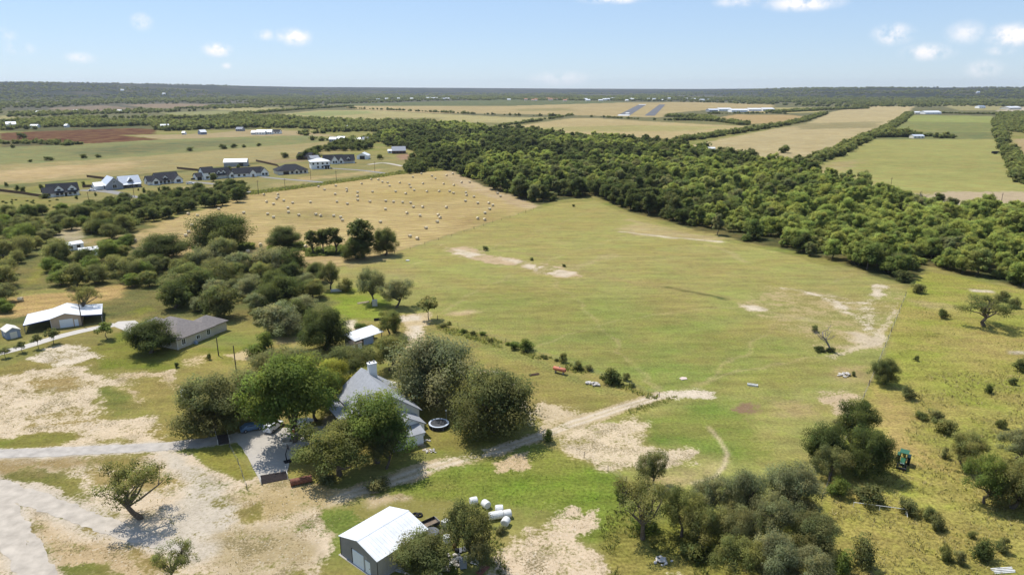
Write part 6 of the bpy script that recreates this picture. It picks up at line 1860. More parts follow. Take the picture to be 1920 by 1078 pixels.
for s in (-1, 1):
    wv = MB().tube([(-.75, s * .62, .85), (-.75, s * 1.12, .85)], [.85, .85], 16).build('rear_wheel', BLACK, r)
    MB().tube([(-.75, s * 1.1, .85), (-.75, s * 1.14, .85)], [.48, .48], 12).build('rim', YELP, wv)
    wv = MB().tube([(1.75, s * .5, .52), (1.75, s * .82, .52)], [.52, .52], 14).build('front_wheel', BLACK, r)
    MB().tube([(1.75, s * .8, .52), (1.75, s * .84, .52)], [.28, .28], 10).build('rim', YELP, wv)
    MB().box(-1.45, .05, s * .82 - .3, s * .82 + .3, 1.74, 1.82).build('fender', GREENP, r)
    for x in (-1.1, .2): MB().box(x - .04, x + .04, s * .55 - .04, s * .55 + .04, 1.0, 2.5).build('canopy_post', TRIM, r)
MB().box(-1.35, .45, -.75, .75, 2.5, 2.62).build('canopy', GREENP, r)
MB().tube([(.15, 0, 1.5), (-.05, 0, 1.75)], [.03, .03], 5).tube([(-.07, 0, 1.77), (-.05, 0, 1.74)], [.2, .2], 10).build('steering_wheel', TRIM, r)
MB().box(2.7, 3.0, -.85, .85, .35, .8).box(2.3, 2.8, -.62, -.5, .5, .7).box(2.3, 2.8, .5, .62, .5, .7).build('front_bucket', TRIM, r)

# ------------------------------------------------------------------ yard things
def disc(mb, c, r, n=24, z0=0, z1=.05):
    return mb.prism([(c[0] + math.cos(2 * math.pi * k_ / n) * r, c[1] + math.sin(2 * math.pi * k_ / n) * r) for k_ in range(n)], z0, z1)


g = G(823, 800)
r = empty('trampoline', 'round black trampoline with pale rim on the lawn', 'trampoline', g)
disc(MB(), (0, 0), 1.75, 28, .86, .89).build('mat', mat('trampoline_mesh', (.055, .058, .065), .6, .1, 2), r)
def ring(r0, r1, z0, z1, n=32):
    mb = MB()
    for k_ in range(n):
        a, b_ = 2 * math.pi * k_ / n, 2 * math.pi * (k_ + 1) / n
        q = [(math.cos(t) * rr, math.sin(t) * rr, z) for t in (a, b_) for rr in (r0, r1) for z in (z0, z1)]
        mb.add(q, [(1, 3, 7, 5), (0, 4, 6, 2), (2, 6, 7, 3), (0, 1, 5, 4)])
    return mb
ring(1.75, 2.12, .88, .95).build('pad', BLUEP, r)
ring(2.06, 2.10, .12, .88).build('skirt', TRIM, r)
for k_ in range(6):
    t = k_ * math.pi / 3
    MB().tube([(math.cos(t) * 2.14, math.sin(t) * 2.14, 0), (math.cos(t) * 2.14, math.sin(t) * 2.14, .9)], [.04, .04], 6).build('leg', STEEL, r)
g = G(837, 790)
r = empty('yard_light', 'short post with white globe lamp behind the trampoline', 'lamp', g)
MB().tube([(0, 0, 0), (0, 0, 2.4)], [.06, .05], 6).build('post', STEEL, r)
MB().tube([(0, 0, 2.4), (0, 0, 2.48), (0, 0, 2.66), (0, 0, 2.78)], [.06, .2, .2, .05], 10).build('globe', CHALK, r)


def tank(label, px, py, yaw, ln, rad_, m, zc, legs=True, hollow=False, name='fuel_tank', cat='tank'):
    g = G(px, py); r = empty(name, label, cat, g, yaw)
    if hollow:
        mb = MB().tube([(-ln / 2, 0, zc), (ln / 2, 0, zc)], [rad_, rad_], 18, False).tube([(-ln / 2, 0, zc), (ln / 2, 0, zc)], [rad_ * .95, rad_ * .95], 18, False)
        mb.build('shell', m, r, True)
        MB().tube([(ln / 2 - .06, 0, zc), (ln / 2 - .02, 0, zc)], [rad_ * .94, rad_ * .94], 18).build('end_plate', m, r)
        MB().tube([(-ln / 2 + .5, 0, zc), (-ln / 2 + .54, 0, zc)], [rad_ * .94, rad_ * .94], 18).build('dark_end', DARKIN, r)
    else:
        xs = [-ln / 2, -ln / 2 + .08, -ln / 2 + .3, ln / 2 - .3, ln / 2 - .08, ln / 2]
        MB().tube([(x, 0, zc) for x in xs], [rad_ * .3, rad_ * .72, rad_, rad_, rad_ * .72, rad_ * .3], 18).build('shell', m, r, True)
        MB().tube([(0, 0, zc + rad_ - .03), (0, 0, zc + rad_ + .2)], [.16, .14], 8).build('valve_dome', STEEL, r)
    if legs:
        for x in (-ln * .3, ln * .3):
            MB().box(x - .08, x + .08, -rad_ * .7, rad_ * .7, 0, zc - rad_ * .6).build('leg', STEEL, r)
    return r


tank('faded red fuel tank on legs by the pasture fence', 1049, 700, math.radians(-32), 3.6, .52, REDP, 1.15)
tank('rusty open-ended steel tank lying beside the cattle guard', 565, 906, math.radians(24), 3.7, .62, RUST, .63, False, True)


GUARD = mat('dark_pipe', (.085, .065, .058), .7, .2, 3)
def cattle_guard(label, pts):
    Q = [G(*p) for p in pts]                  # four corners
    c = sum(Q, Vector()) / 4
    r = empty('cattle_guard', label, 'cattle guard', c)
    L0, L1, R0, R1 = [q - c for q in Q]
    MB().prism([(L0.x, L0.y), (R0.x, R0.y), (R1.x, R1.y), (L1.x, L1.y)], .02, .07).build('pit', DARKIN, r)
    n = 11
    for i in range(n):
        t = (i + .5) / n
        a, b_ = L0.lerp(L1, t), R0.lerp(R1, t)
        MB().tube([(a.x, a.y, .13), (b_.x, b_.y, .13)], [.06, .06], 6).build('rail', GUARD, r)
    for (p, q) in ((L0, L1), (R0, R1)):
        d = q - p
        for t in (0, 1):
            s = p + d * t
            MB().tube([(s.x, s.y, 0), (s.x, s.y, 1.1)], [.06, .06], 6).build('post', CHALK, r)
        MB().tube([(p.x, p.y, 1.05), (q.x, q.y, .5)], [.04, .04], 5).build('wing_pipe', CHALK, r)


cattle_guard('cattle guard at the lower end of the concrete apron, next to the rusty tank', [(490, 908), (487, 892), (540, 898), (536, 884)])
cattle_guard('dark cattle guard where the gravel drive meets the apron', [(409, 834), (405, 817), (431, 831), (427, 814)])

g = G(539, 866); r = empty('basketball_hoop', 'black portable basketball hoop on the concrete apron', 'basketball hoop', g, .6)
MB().box(-.6, .6, -.45, .45, 0, .28).build('base', BLACK, r)
MB().tube([(-.1, 0, .28), (-.2, 0, 1.8), (.25, 0, 2.9)], [.1, .09, .08], 6).build('pole', BLACK, r)
bb = MB().box(.32, .37, -.65, .65, 2.7, 3.5).build('backboard', TRIM, r)
mb = MB()
for k_ in range(12):
    a, b_ = 2 * math.pi * k_ / 12, 2 * math.pi * (k_ + 1) / 12
    mb.tube([(.62 + math.cos(a) * .23, math.sin(a) * .23, 2.95), (.62 + math.cos(b_) * .23, math.sin(b_) * .23, 2.95)], [.015, .015], 4)
mb.build('rim', REDP, bb)
g = G(551, 858); r = empty('flagpole', 'slim grey flagpole beside the basketball hoop', 'flagpole', g)
MB().tube([(0, 0, 0), (0, 0, 6.2)], [.06, .035], 6).build('pole', STEEL, r)
MB().tube([(0, 0, 6.2), (0, 0, 6.26), (0, 0, 6.36)], [.03, .09, .03], 8).build('finial', YELP, r)
MB().add([(0.04, 0, 5.3), (.35, .12, 5.15), (.7, .02, 5.2), (.7, .02, 6.0), (.35, .12, 5.95), (.04, 0, 6.1)], [(0, 1, 4, 5), (1, 2, 3, 4)]).build('flag', REDP, r)
g = G(540, 828); r = ring(1.15, 1.35, 0, .4).build('tree_ring', STONE); r.location = (g.x, g.y, .06); tag(r, 'low dark ring wall round the trunk of the big elm', 'planter')

# utility trailer, disc, tyre, scrap
g = G(802, 990); r = empty('utility_trailer', 'dark flat utility trailer with wooden bed behind the workshop', 'trailer', g, math.radians(38))
MB().box(-1.8, 1.8, -.85, .85, .5, .58).build('bed', WOODM_, r)
for s in (-1, 1): MB().box(-1.8, 1.8, s * .87 - .03, s * .87 + .03, .5, 1.05).build('side_board', TRIM, r)
MB().box(-1.86, -1.8, -.9, .9, .5, 1.05).build('tail_board', TRIM, r); MB().box(1.8, 1.86, -.9, .9, .5, 1.0).build('head_board', STEEL, r)
for s in (-1, 1): MB().tube([(-.2, s * .95, .36), (-.2, s * 1.15, .36)], [.36, .36], 12).build('wheel', BLACK, r)
MB().tube([(-1.86, 0, .52), (-3.0, 0, .45)], [.05, .05], 5).build('tow_bar', STEEL, r)
g = G(809, 1006)
mb = MB(); n = 16
mb.add([(0, 0, .55)] + [(math.cos(t * 2 * math.pi / n) * 1.25, math.sin(t * 2 * math.pi / n) * 1.25, .95) for t in range(n)] + [(math.cos(t * 2 * math.pi / n) * .5, math.sin(t * 2 * math.pi / n) * .5, .66) for t in range(n)],
       [(0, 1 + n + t, 1 + n + (t + 1) % n) for t in range(n)] + [(1 + n + t, 1 + t, 1 + (t + 1) % n, 1 + n + (t + 1) % n) for t in range(n)])
r = empty('satellite_dish', 'grey satellite dish lying face up beside the workshop', 'dish', (g.x, g.y, 0))
mb.build('bowl', mat('dish_grey', (.11, .12, .14), .6, .1, 2), r)
MB().tube([(0, 0, 0), (0, 0, .6)], [.1, .08], 6).build('mount', STEEL, r)
MB().tube([(.9, 0, .85), (0, 0, 1.5)], [.025, .025], 4).tube([(-.5, .7, .85), (0, 0, 1.5)], [.025, .025], 4).build('feed_arm', STEEL, r)


def tyre(px, py, label):
    g = G(px, py)
    mb = MB(); n, m_ = 16, 8
    for i in range(n):
        for j in range(m_):
            a, b_ = 2 * math.pi * i / n, 2 * math.pi * j / m_
            rr = .48 + math.cos(b_) * .15
            mb.v.append(Vector((math.cos(a) * rr, math.sin(a) * rr, .15 + math.sin(b_) * .15)))
    for i in range(n):
        for j in range(m_):
            mb.f.append((i * m_ + j, ((i + 1) % n) * m_ + j, ((i + 1) % n) * m_ + (j + 1) % m_, i * m_ + (j + 1) % m_)); mb.mi.append(0)
    tag(mb.build('tyre', BLACK, None, True, (g.x, g.y, 0)), label, 'tyre')


tyre(779, 966, 'black tyre lying in the grass above the trailer, left of two')
tyre(786, 966.5, 'black tyre lying in the grass above the trailer, right of two')


def bale_mesh(name, R, Wd, seed, mside, mend):
    rg = np.random.default_rng(seed); mb = MB(); n = 20
    prof = [(-Wd / 2, R * .55), (-Wd / 2 - .02, R * .8), (-Wd / 2 + .06, R * .97), (-Wd * .2, R), (Wd * .2, R * 1.005), (Wd / 2 - .06, R * .97), (Wd / 2 + .02, R * .8), (Wd / 2, R * .55)]
    for (x, r_) in prof:
        for k_ in range(n):
            t = 2 * math.pi * k_ / n
            rr = r_ * (1 + rg.normal() * .008)
            z = R + math.sin(t) * rr
            mb.v.append(Vector((x, math.cos(t) * rr * 1.02, max(0, z * .97))))
    for i in range(len(prof) - 1):
        for k_ in range(n):
            mb.f.append((i * n + k_, i * n + (k_ + 1) % n, (i + 1) * n + (k_ + 1) % n, (i + 1) * n + k_)); mb.mi.append(1 if i in (0, 6) else 0)
    mb.f.append(tuple(range(n - 1, -1, -1))); mb.mi.append(1)
    mb.f.append(tuple((len(prof) - 1) * n + k_ for k_ in range(n))); mb.mi.append(1)
    return mesh_from(name, mb.v, mb.f, [mside, mend], mb.mi, False)


BALE = [bale_mesh('hay_bale', .76, 1.45, s, HAYM, HAYE) for s in range(3)]
WRAP = bale_mesh('wrapped_bale', .68, 1.3, 9, CHALK, CHALK)
Z2 = [(60, 937), (165, 935), (155, 968), (167, 955), (80, 991), (132, 1008), (208, 982), (275, 999), (408, 994), (240, 1037), (244, 1070), (468, 876), (513, 899), (598, 870), (593, 933), (606, 990), (684, 1006), (678, 893), (680, 909), (760, 920), (760, 948), (762, 977), (791, 854), (862, 821), (872, 915), (916, 824), (946, 841), (985, 846), (1000, 870), (853, 990), (971, 984), (969, 1047), (1029, 991), (1045, 913), (1076, 847), (1098, 995), (1121, 929), (1148, 860), (1157, 882), (1157, 999), (1184, 904), (1178, 1030), (1248, 1030), (1250, 853), (1280, 914), (1174, 804), (1238, 779), (1317, 796), (1343, 815), (1405, 855), (1427, 792), (1474, 780), (1371, 912), (1449, 912), (1478, 926), (1481, 866), (1539, 844), (1571, 921), (1576, 941), (1567, 984), (1425, 1033), (1631, 953), (1660, 1001), (1743, 1001), (1773, 1017), (1749, 1045), (1808, 927), (1829, 949), (1600, 843)]
Z6 = [(88, 85), (132, 110), (321, 94), (449, 88), (485, 98), (582, 99), (634, 110), (647, 132), (771, 132), (931, 145), (694, 217), (1130, 78), (1228, 97), (1364, 92), (1378, 112), (1357, 143), (1273, 190), (1153, 252), (1208, 270), (1660, 118), (1712, 127), (1714, 77), (372, 332), (35, 318), (120, 379), (267, 408)]
Z5 = [(1638, 48), (1411, 84), (1480, 96), (1825, 76), (1437, 170), (1414, 220), (1392, 247), (1010, 283), (1855, 367), (1362, 510)]
bp = [(480 + x / 3.992, 130 + y / 3.992) for x, y in Z2] + [(480 + x / 3.992, 380 + y / 3.992) for x, y in Z6] + [(x / 3.992, 380 + y / 3.992) for x, y in Z5]
rgp = random.Random(3)
for (px, py) in bp:
    o = bpy.data.objects.new('hay_bale', rgp.choice(BALE)); COL.objects.link(o)
    g = G(px, py + 2.2); o.location = (g.x, g.y, 0)
    o.rotation_euler = (0, 0, rgp.choice((math.radians(28), math.radians(28), math.radians(-50))) + rgp.uniform(-.3, .3))
    tag(o, 'round hay bale lying on the mown tan hay field', 'hay bale', 'round bales on the hay field')
o = bpy.data.objects.new('hay_bale', BALE[0]); COL.objects.link(o); g = G(39, 565); o.location = g; o.rotation_euler = (0, 0, .3)
tag(o, 'single round hay bale on the strip behind the tan barn', 'hay bale')
WL = ['topmost white wrapped bale of the small group by the scrap trees', 'second white wrapped bale from the top, slightly apart', 'white wrapped bale at the top of the tight cluster', 'white wrapped bale at the right of the tight cluster', 'white wrapped bale at the left of the tight cluster', 'white wrapped bale in the middle of the tight cluster', 'lowest white wrapped bale, partly in weeds']
for (x, y, a), lab in zip(((888, 945, .35), (911, 951, -.9), (936, 960, .1), (951, 969, .3), (924, 973, .3), (936, 971, .3), (948, 984, 1.2)), WL):
    o = bpy.data.objects.new('wrapped_bale', WRAP); COL.objects.link(o); g = G(x, y); o.location = g; o.rotation_euler = (0, 0, a)
    tag(o, lab, 'hay bale', 'white wrapped bales')


# rocks and scrap
def rock_mesh(seed, m):
    rg = np.random.default_rng(seed)
    import bmesh
    bm = bmesh.new(); bmesh.ops.create_icosphere(bm, subdivisions=1, radius=.5)
    for v in bm.verts: v.co = Vector((v.co.x * 1.3, v.co.y, v.co.z * .6)) * float(rg.uniform(.72, 1.25))
    me = bpy.data.meshes.new('stone'); bm.to_mesh(me); bm.free(); me.materials.append(m); return me


PALEROCK = mat('pale_rock', (.52, .48, .43), .9, .2, 2, .1)
ROCKS = [rock_mesh(i, PALEROCK) for i in range(5)] + [rock_mesh(9, STONE)]
def rock_pile(label, px, py, n, rad_, s, name='rock_pile', seed=1):
    rg = np.random.default_rng(seed); g = G(px, py)
    r = empty(name, label, 'rock pile', g)
    for i in range(n):
        o = bpy.data.objects.new('stone', ROCKS[rg.integers(len(ROCKS))]); COL.objects.link(o); o.parent = r
        a = rg.uniform(0, 6.28); q = rad_ * rg.uniform(0, 1) ** .7; sc = s * rg.uniform(.5, 1.25)
        o.location = (math.cos(a) * q, math.sin(a) * q * .6, sc * .2 + max(0, .45 * s * (1 - q / rad_))); o.scale = (sc,) * 3; o.rotation_euler = (rg.uniform(-.3, .3), rg.uniform(-.3, .3), rg.uniform(0, 6))


rock_pile('pale rock pile beside the largest fence bush', 1112, 721, 16, 2.2, .8, seed=2)
rock_pile('white rock and rubble heap in the grass below the thicket', 1240, 1052, 18, 1.6, .6, seed=3)
rock_pile('low grey rock heap under a small bush in the eastern pasture', 1584, 704, 12, 1.8, .8, seed=4)
rock_pile('line of edging stones at the corner of the white house wing', 806, 846, 14, 1.6, .45, seed=5)
rock_pile('broken concrete heap in the middle of the scrap yard', 850, 1050, 22, 2.6, .75, seed=6)
rock_pile('scattered pale stones by the house wing walk', 795, 826, 12, 1.5, .4, seed=8)
rock_pile('pale rubble at the bottom edge of the scrap yard', 838, 1072, 16, 2.0, .6, seed=7)


def scrap(kind, label, px, py, yaw, m, s=1.0):
    g = G(px, py)
    if kind == 'drum':
        r = empty('oil_drum', label, 'drum', g, yaw)
        MB().tube([(0, 0, 0), (0, 0, .88 * s)], [.3 * s, .3 * s], 14).build('shell', m, r)
        for z in (.28, .58): MB().tube([(0, 0, z * s), (0, 0, (z + .03) * s)], [.32 * s, .32 * s], 14).build('hoop', m, r)
    elif kind == 'sheet':
        r = empty('metal_sheet', label, 'metal sheet', g, yaw)
        for k_ in range(5):
            MB().slab([(-1.2 * s, (-.5 + k_ * .2) * s, .25), (1.2 * s, (-.5 + k_ * .2) * s, .1), (1.2 * s, (-.4 + k_ * .2) * s, .17), (-1.2 * s, (-.4 + k_ * .2) * s, .32)], .02).slab([(-1.2 * s, (-.4 + k_ * .2) * s, .32), (1.2 * s, (-.4 + k_ * .2) * s, .17), (1.2 * s, (-.3 + k_ * .2) * s, .1), (-1.2 * s, (-.3 + k_ * .2) * s, .25)], .02).build('rib', m, r)
    elif kind == 'box':
        r = empty('old_appliance', label, 'appliance', g, yaw)
        MB().box(-.4 * s, .4 * s, -.4 * s, .4 * s, .04, .95 * s).build('cabinet', m, r)
        MB().box(-.38 * s, .38 * s, -.44 * s, -.4 * s, .08, .8 * s).build('door', m, r); MB().box(.28 * s, .32 * s, -.5 * s, -.44 * s, .4 * s, .7 * s).build('handle', STEEL, r)
    elif kind == 'trough':
        r = empty('water_trough', label, 'trough', g, yaw)
        L_, W_, H_ = 1.2 * s, .4 * s, .42 * s
        MB().box(-L_, L_, -W_, -W_ + .06, 0, H_).box(-L_, L_, W_ - .06, W_, 0, H_).box(-L_, -L_ + .06, -W_ + .06, W_ - .06, 0, H_).box(L_ - .06, L_, -W_ + .06, W_ - .06, 0, H_).build('wall', m, r)
        MB().box(-L_ + .06, L_ - .06, -W_ + .06, W_ - .06, .05, H_ * .6).build('water', m, r)
    elif kind == 'lumber':
        r = empty('lumber_stack', label, 'lumber', g, yaw)
        for k_ in range(6):
            MB().box(-1.6 * s, 1.6 * s + .1 * (k_ % 3), (-.5 + .17 * k_) * s, (-.36 + .17 * k_) * s, .02 + .12 * (k_ % 2), .12 + .12 * (k_ % 2)).build('board', m, r)
    return r


scrap('drum', 'dark drum in the scrap yard by the rubble', 857, 1040, 0, BLACK, 1.2)
scrap('drum', 'second dark drum standing by the broken concrete', 853, 1030, 0, RUST, 1.1)
scrap('drum', 'pale drum at the bottom edge of the scrap yard', 846, 1066, 0, CHALK, 1.2)
scrap('box', 'white old appliance below the satellite dish', 838, 1016, .4, WHITE, 1.2)
scrap('box', 'pale old appliance above the scrap yard trees', 836, 988, .9, CHALK, 1.3)
scrap('box', 'dark old appliance deep in the scrap yard', 868, 1062, .2, GREYW, 1.3)
scrap('sheet', 'grey roofing sheet leaning in the scrap yard', 872, 1030, .5, STEEL, 1.1)
scrap('sheet', 'white roofing sheet thrown on the scrap heap', 884, 1052, -.4, WHITER, 1.1)
scrap('sheet', 'brown rusty sheet at the right of the scrap heap', 905, 1070, 1.0, RUST, 1.0)
scrap('sheet', 'grey sheet by the bush at the foot of the workshop', 758, 1072, -.3, STEEL, 1.0)
scrap('lumber', 'pile of boards between trailer and scrap trees', 832, 996, .6, WOODM_, .9)
scrap('lumber', 'pale boards under the mesquite pair', 681, 568, .5, mat('pale_board', (.5, .42, .28), .9, .2, 3), 1.2)
scrap('box', 'beige crate under the mesquite pair', 703, 573, .2, CREAM, 2.0)
scrap('trough', 'white trough lying in the pasture', 1411, 723, -.35, CHALK, 1.0)
scrap('trough', 'white boat-like trough by the bushy tree in the pasture corner', 631, 546, .2, CHALK, 1.6)
scrap('trough', 'dark tank beside the track by the white-roofed shed', 711, 600, .3, BLACK, 1.3)
scrap('lumber', 'dark brush and boards beside the barn track', 795, 656, -.1, BROWNW, 1.0)
scrap('lumber', 'low brush pile on the lawn left of the red tank', 1001, 703, .4, BROWNW, .8)
scrap('lumber', 'white rail pieces in the meadow grass by the pipe rail', 1880, 1070, .1, CHALK, 1.0)
scrap('trough', 'white tank beside the thicket oak', 1422, 962, .4, CHALK, .8)
g = G(1281, 710); o = MB().prism([(-.9, -.6), (.7, -.7), (1.0, .2), (.3, .8), (-.8, .5)], 0, .16).build('stone_slab', mat('pink_slab', (.58, .46, .40), .9, .1, 2), None, False, g, .4); tag(o, 'flat pinkish stone slab alone in the pasture', 'slab')
g = G(780, 440 - 2); o = MB().prism([(-.7, -.4), (.7, -.5), (.9, .3), (-.5, .5)], 0, .3).build('feed_block', CHALK, None, False, G(764, 489)); tag(o, 'small white feed block in the pasture near the hay field trees', 'feed block')
# dark livestock trailer in the far field
g = G(1866, 289); r = empty('stock_trailer', 'dark stock trailer parked in the far green field', 'trailer', g, .1)
MB().box(-3.8, 3.8, -1.1, 1.1, .6, 2.9).build('body', TRIM, r)
for x in (-.6, .6): MB().tube([(x, -1.25, .4), (x, 1.25, .4)], [.4, .4], 10).build('wheel', BLACK, r)
MB().tube([(3.8, 0, .7), (5.2, 0, .6)], [.08, .08], 5).build('tow_bar', STEEL, r)

# ------------------------------------------------------------------ poles and fences
POLEW = mat('pole_wood', (.085, .065, .05), .9, .2, 2)
def pole(label, bx_, by, ty, arm=True, group='utility poles by the village'):
    g = G(bx_, by); hgt = max(5.0, min(11, top_z(ty, g.y)))
    r = empty('utility_pole', label, 'utility pole', g, .35, group)
    MB().tube([(0, 0, -.3), (0, 0, hgt)], [.16, .11], 7).build('pole', POLEW, r)
    if arm:
        MB().box(-1.1, 1.1, -.06, .06, hgt - .9, hgt - .78).build('crossarm', POLEW, r)
        for x in (-.95, 0, .95): MB().tube([(x, 0, hgt - .78), (x, 0, hgt - .6)], [.05, .04], 5).build('insulator', CHALK, r)
    return r


for (bx_, by, ty, lab) in ((168, 385, 360, 'utility pole nearest the dormered white house'), (252, 370, 340, 'utility pole in front of the silver-roofed house'), (303, 376, 349, 'utility pole in front of the long white farmhouse'), (440, 352, 329, 'utility pole below the tall gabled house'), (485, 365, 338, 'utility pole at the corner of the hay field'), (535, 357, 335, 'utility pole by the hay field left of the hip-roofed house'), (583, 337, 314, 'utility pole in front of the two-storey white house'), (631, 341, 320, 'utility pole on the bare lot by the hay field'), (703, 322, 303, 'utility pole right of the village lots'), (371, 366, 347, 'utility pole rising from the treeline')):
    pole(lab, bx_, by, ty, True)
pole('bare dark pole beside the oak by the camper', 445, 712, 648, False, 'poles near the farmhouse')
pole('short pole with white meter box below the brick house', 410, 667, 632, False, 'poles near the farmhouse')
pole('thin pole in front of the tan barn', 155, 611, 569, False, 'poles near the farmhouse')
pole('utility pole at the near edge of the far green field', 1669, 357, 333, True, 'utility poles beyond the creek')
pole('utility pole near the right edge beyond the creek wood', 1875, 391, 362, True, 'utility poles beyond the creek')
pole('distant utility pole at the corner of the dry field', 1478, 318, 300, True, 'utility poles beyond the creek')


def wire_fence(label, pts, sp_=7.0, hgt=1.3, corner=2, name='wire_fence', world=False):
    Q = [G(*p) for p in pts]
    r = empty(name, label, 'fence', Q[0])
    ps = []
    for i in range(len(Q) - 1):
        n = max(1, int((Q[i + 1] - Q[i]).length / sp_))
        for k_ in range(n): ps.append(Q[i].lerp(Q[i + 1], k_ / n))
    ps.append(Q[-1])
    pm = MB().tube([(0, 0, -.2), (0, 0, hgt)], [.06, .05], 5); me = mesh_from('post', pm.v, pm.f, [POLEW])
    for i, p in enumerate(ps):
        o = bpy.data.objects.new('post', me); COL.objects.link(o); o.parent = r; o.location = p - Q[0]; o.rotation_euler = (random.uniform(-.06, .06), random.uniform(-.06, .06), 0)
        if i % 6 == 0: o.scale = (1.7, 1.7, 1.15)
    for z in (.35, .75, 1.15):
        mb = MB(); mb.tube([p - Q[0] + Vector((0, 0, z)) for p in ps], [.012] * len(ps), 3, False); mb.build('wire', STEEL, r)


wire_fence('wire fence dividing the yard from the big pasture', [(820, 600), (900, 625), (1000, 660), (1100, 695), (1180, 725), (1236, 744)])
wire_fence('wire fence between lawn and bare lower pasture', [(1032, 826), (1095, 858), (1140, 884), (1175, 905)], 5.5)
wire_fence('wire fence on the eastern boundary of the pasture', [(1698, 555), (1660, 650), (1620, 745), (1575, 850), (1540, 940)])
wire_fence('wire fence between hay field and pasture', [(740, 476), (870, 436), (1000, 394)], 9)
wire_fence('wire fence beside the lower cattle guard', [(430, 838), (447, 870), (463, 918)], 4)
wire_fence('wire fence between the village and the hay field', [(470, 364), (600, 347), (760, 324), (840, 316)], 10)


def privacy_fence(label, pts, hgt=1.8):
    Q = [G(*p) for p in pts]
    r = empty('board_fence', label, 'fence', Q[0])
    for i in range(len(Q) - 1):
        d = Q[i + 1] - Q[i]; n = max(1, int(d.length / 2.6)); e = d / n; yaw = math.atan2(d.y, d.x)
        for k_ in range(n):
            p = Q[i] + e * k_ - Q[0]
            o = MB().box(.06, e.length - .06, -.03, .03, .05, hgt).build('panel', BROWNW, r); o.location = p; o.rotation_euler = (0, 0, yaw)
            o = MB().box(-.06, .06, -.06, .06, 0, hgt + .1).build('post', BROWNW, r); o.location = p; o.rotation_euler = (0, 0, yaw)


privacy_fence('brown board fence left of the dormered white house', [(-10, 358), (40, 364), (84, 371)])
privacy_fence('brown board fence between dormered and silver-roofed houses', [(155, 352), (172, 351)])
privacy_fence('brown board fence behind the silver-roofed house', [(163, 332.5), (200, 337)])
privacy_fence('brown board fence behind the long white farmhouse', [(332, 317), (372, 321)])
privacy_fence('brown board fence in the lots left of the hip-roofed house', [(480, 303), (520, 312), (528, 320)])
# bent pipe rail in the meadow
g = G(1680, 962); r = empty('pipe_rail', 'bent white pipe rail in the tall meadow grass', 'rail', g)
a = G(1600, 950) - g; b_ = G(1698, 964) - g; c = G(1701, 972) - g
MB().tube([a + Vector((0, 0, .9)), b_ + Vector((0, 0, 1.0)), c + Vector((0, 0, .3))], [.05, .05, .05], 6).build('rail', CHALK, r)
for p in (a, a.lerp(b_, .5), b_): MB().tube([p, p + Vector((0, 0, .95))], [.05, .05], 6).build('post', CHALK, r)

# ------------------------------------------------------------------ tall grass, weeds
def tuft_mass(name, polys, spacing, hgt, seed, stops, label, nb=7, thin=0, line=None):
    rg = np.random.default_rng(seed)
    Ps = []
    for q in polys:
        P = scatter(q, spacing, seed)
        if thin: P = P[fbm(P[:, 0] / 6, P[:, 1] / 6, seed) > thin]
        Ps.append(P)
    P = np.concatenate(Ps); n = len(P)
    k_ = nb * 2
    base = np.repeat(P, k_, 0) + rg.normal(size=(n * k_, 2)) * spacing * .28
    hh = hgt * np.repeat(rg.uniform(.4, 1.2, n), k_) * rg.uniform(.6, 1.2, n * k_)
    t = rg.uniform(0, 6.28, n * k_); wd = hh * rg.uniform(.10, .26, n * k_)
    dx = np.stack([np.cos(t) * wd, np.sin(t) * wd], 1)
    ln = rg.normal(size=(n * k_, 2)) * (hh * .45)[:, None]
    q = np.zeros((n * k_, 4, 3))
    q[:, 0, :2] = base - dx; q[:, 1, :2] = base + dx
    q[:, 2, :2] = base + dx * .7 + ln; q[:, 3, :2] = base - dx * .7 + ln
    q[:, 2, 2] = hh; q[:, 3, 2] = hh * .85; q[:, :2, 2] = -.03
    tint = np.repeat(rg.uniform(0, 1, n), k_)[:, None]
    st = np.array(stops)
    c = st[0] + (st[1] - st[0]) * tint
    c = c * rg.uniform(.75, 1.25, (n * k_, 1))
    me = leaf_mesh(name, q, c, M_WEED)
    o = bpy.data.objects.new(name, me); COL.objects.link(o)
    return tag(o, label, kind='stuff')


M_WEED = leaf_mat('weed_blade', [(1, 1, 1), (1, 1, 1)], .3)
YG, DG, TN = (.30, .29, .09), (.17, .20, .06), (.44, .36, .18)
tuft_mass('tall_grass', [[(1735, 700), (1940, 690), (1940, 1090), (1500, 1090), (1560, 940), (1660, 900), (1700, 800)]], 1.0, .36, 1, ((.34, .33, .11), (.46, .38, .19)), 'tall yellow-green grass of the right meadow', 5, .42)
tuft_mass('tall_grass', [[(1720, 560), (1940, 580), (1940, 700), (1660, 720)]], 1.8, .32, 2, ((.28, .29, .09), (.36, .34, .12)), 'rough grass of the upper right meadow', 4, .5)
tuft_mass('weeds', [[(810, 606), (900, 628), (1000, 660), (1100, 695), (1180, 724), (1240, 746), (1225, 750), (1130, 718), (1040, 686), (960, 660), (880, 636), (830, 624)]], .8, .5, 3, (DG, YG), 'tall weeds along the pasture fence', 6, .43)
tuft_mass('weeds', [[(1170, 770), (1268, 742), (1272, 748), (1180, 782)]], .7, .35, 4, (DG, YG), 'dark weeds along the track bend', 6)
tuft_mass('weeds', [[(1140, 960), (1240, 950), (1330, 1000), (1330, 1090), (1150, 1090), (1120, 1010)]], .6, .36, 5, (DG, YG), 'rank weeds under the foreground thicket', 6, .38)
tuft_mass('weeds', [[(770, 960), (880, 960), (940, 1000), (950, 1085), (780, 1085), (800, 1000)]], .6, .36, 6, (DG, YG), 'weeds growing through the scrap yard', 6, .42)
tuft_mass('weeds', [[(470, 366), (600, 349), (760, 326), (845, 319), (845, 314), (760, 321), (600, 344), (470, 360)]], 1.6, 1.1, 7, (DG, YG), 'rank grass strip between village and hay field', 6)
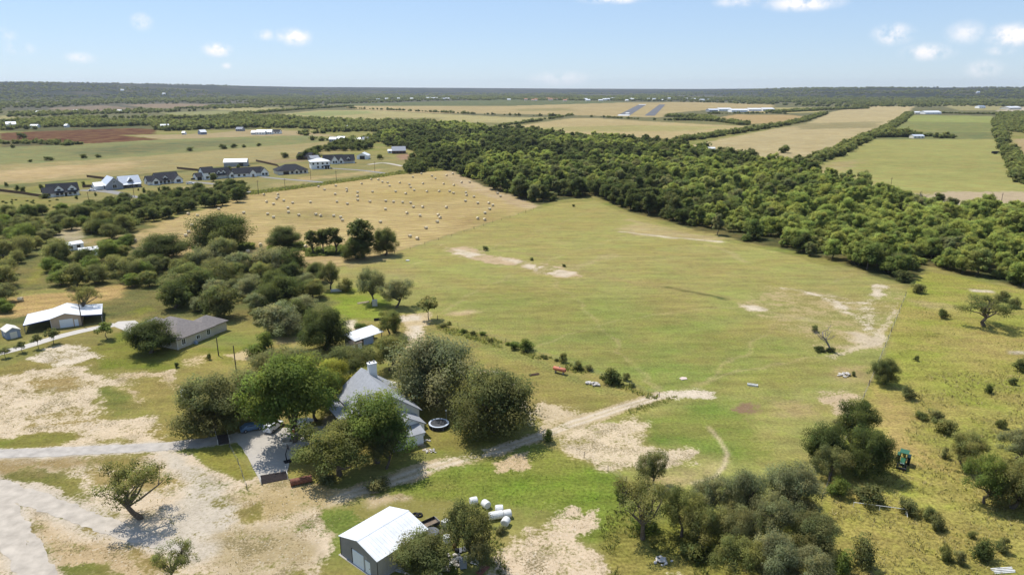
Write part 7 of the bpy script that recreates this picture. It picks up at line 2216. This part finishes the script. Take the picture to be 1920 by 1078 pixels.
tuft_mass('weeds', [[(360, 466), (380, 480), (478, 468), (475, 458), (420, 450)], [(500, 462), (568, 455), (572, 470), (505, 474)], [(570, 468), (650, 462), (648, 478), (575, 482)]], 1.1, 1.1, 8, (DG, DG), 'weedy skirts under the hay field trees', 7)
tuft_mass('dry_tufts', [[(-10, 690), (200, 660), (330, 700), (260, 800), (300, 825), (-10, 815)], [(-10, 870), (300, 855), (330, 900), (300, 960), (200, 960), (60, 900)], [(40, 960), (260, 1010), (320, 1085), (60, 1085)], [(420, 930), (640, 920), (620, 1085), (330, 1085), (430, 1000)], [(930, 1040), (1020, 950), (1110, 960), (1150, 1085), (930, 1085)], [(1060, 830), (1100, 795), (1230, 790), (1300, 840), (1290, 870), (1140, 880)]], 1.5, .22, 9, ((.46, .36, .20), (.30, .25, .12)), 'dry grass tufts on the bare stony ground', 4, .5)
tuft_mass('pasture_grass', [[(640, 520), (1000, 400), (1180, 410), (1700, 548), (1500, 900), (1180, 870), (1240, 748), (1000, 655), (800, 590)]], 2.0, .20, 10, ((.24, .24, .09), (.32, .28, .13)), 'short clumps of grass over the big pasture', 3, .5)
tuft_mass('lawn_grass', [[(730, 910), (1000, 848), (1160, 895), (1170, 980), (1000, 960), (760, 935)]], 1.1, .22, 11, ((.15, .22, .045), (.21, .25, .07)), 'rank green grass below the dirt track', 4, .42)

# scattered white houses on the hillsides
for i, (px, dist) in enumerate(((52, 6300), (183, 6900), (262, 7600), (292, 8000), (322, 8200), (258, 5600), (332, 5400), (70, 5800), (1545, 7600), (1495, 7900), (1800, 5200), (1720, 7300))):
    x_ = (px - 960) / FPX * dist; z_ = float(hill_z(np.array([x_]), np.array([float(dist)]))[0])
    hh_ = House('hill_house', 'white house showing as a dot on the distant hills', 'house', (x_, dist, max(z_, 0)), rot=.2 * (i % 3), group='houses on the distant hills')
    hh_.gable(-12, 12, -6, 6, 9, 5, 'x', WHITE, WHITER, .5)

# ------------------------------------------------------------------ haze
hb = MB().box(-17000, 17000, -700, 16600, -32, 215).build('haze', [])
tag(hb, 'pale summer haze over the plain', kind='stuff')
hzm = bpy.data.materials.new('summer_haze'); hzm.use_nodes = True
hn_ = hzm.node_tree.nodes
for n in list(hn_):
    if n.type != 'OUTPUT_MATERIAL': hn_.remove(n)
pv = hn_.new('ShaderNodeVolumePrincipled')
pv.inputs['Color'].default_value = (.80, .88, 1.0, 1)
pv.inputs['Density'].default_value = 3.5e-5
pv.inputs['Anisotropy'].default_value = .25
hzm.node_tree.links.new(pv.outputs[0], [n for n in hn_ if n.type == 'OUTPUT_MATERIAL'][0].inputs['Volume'])
hb.data.materials.append(hzm)
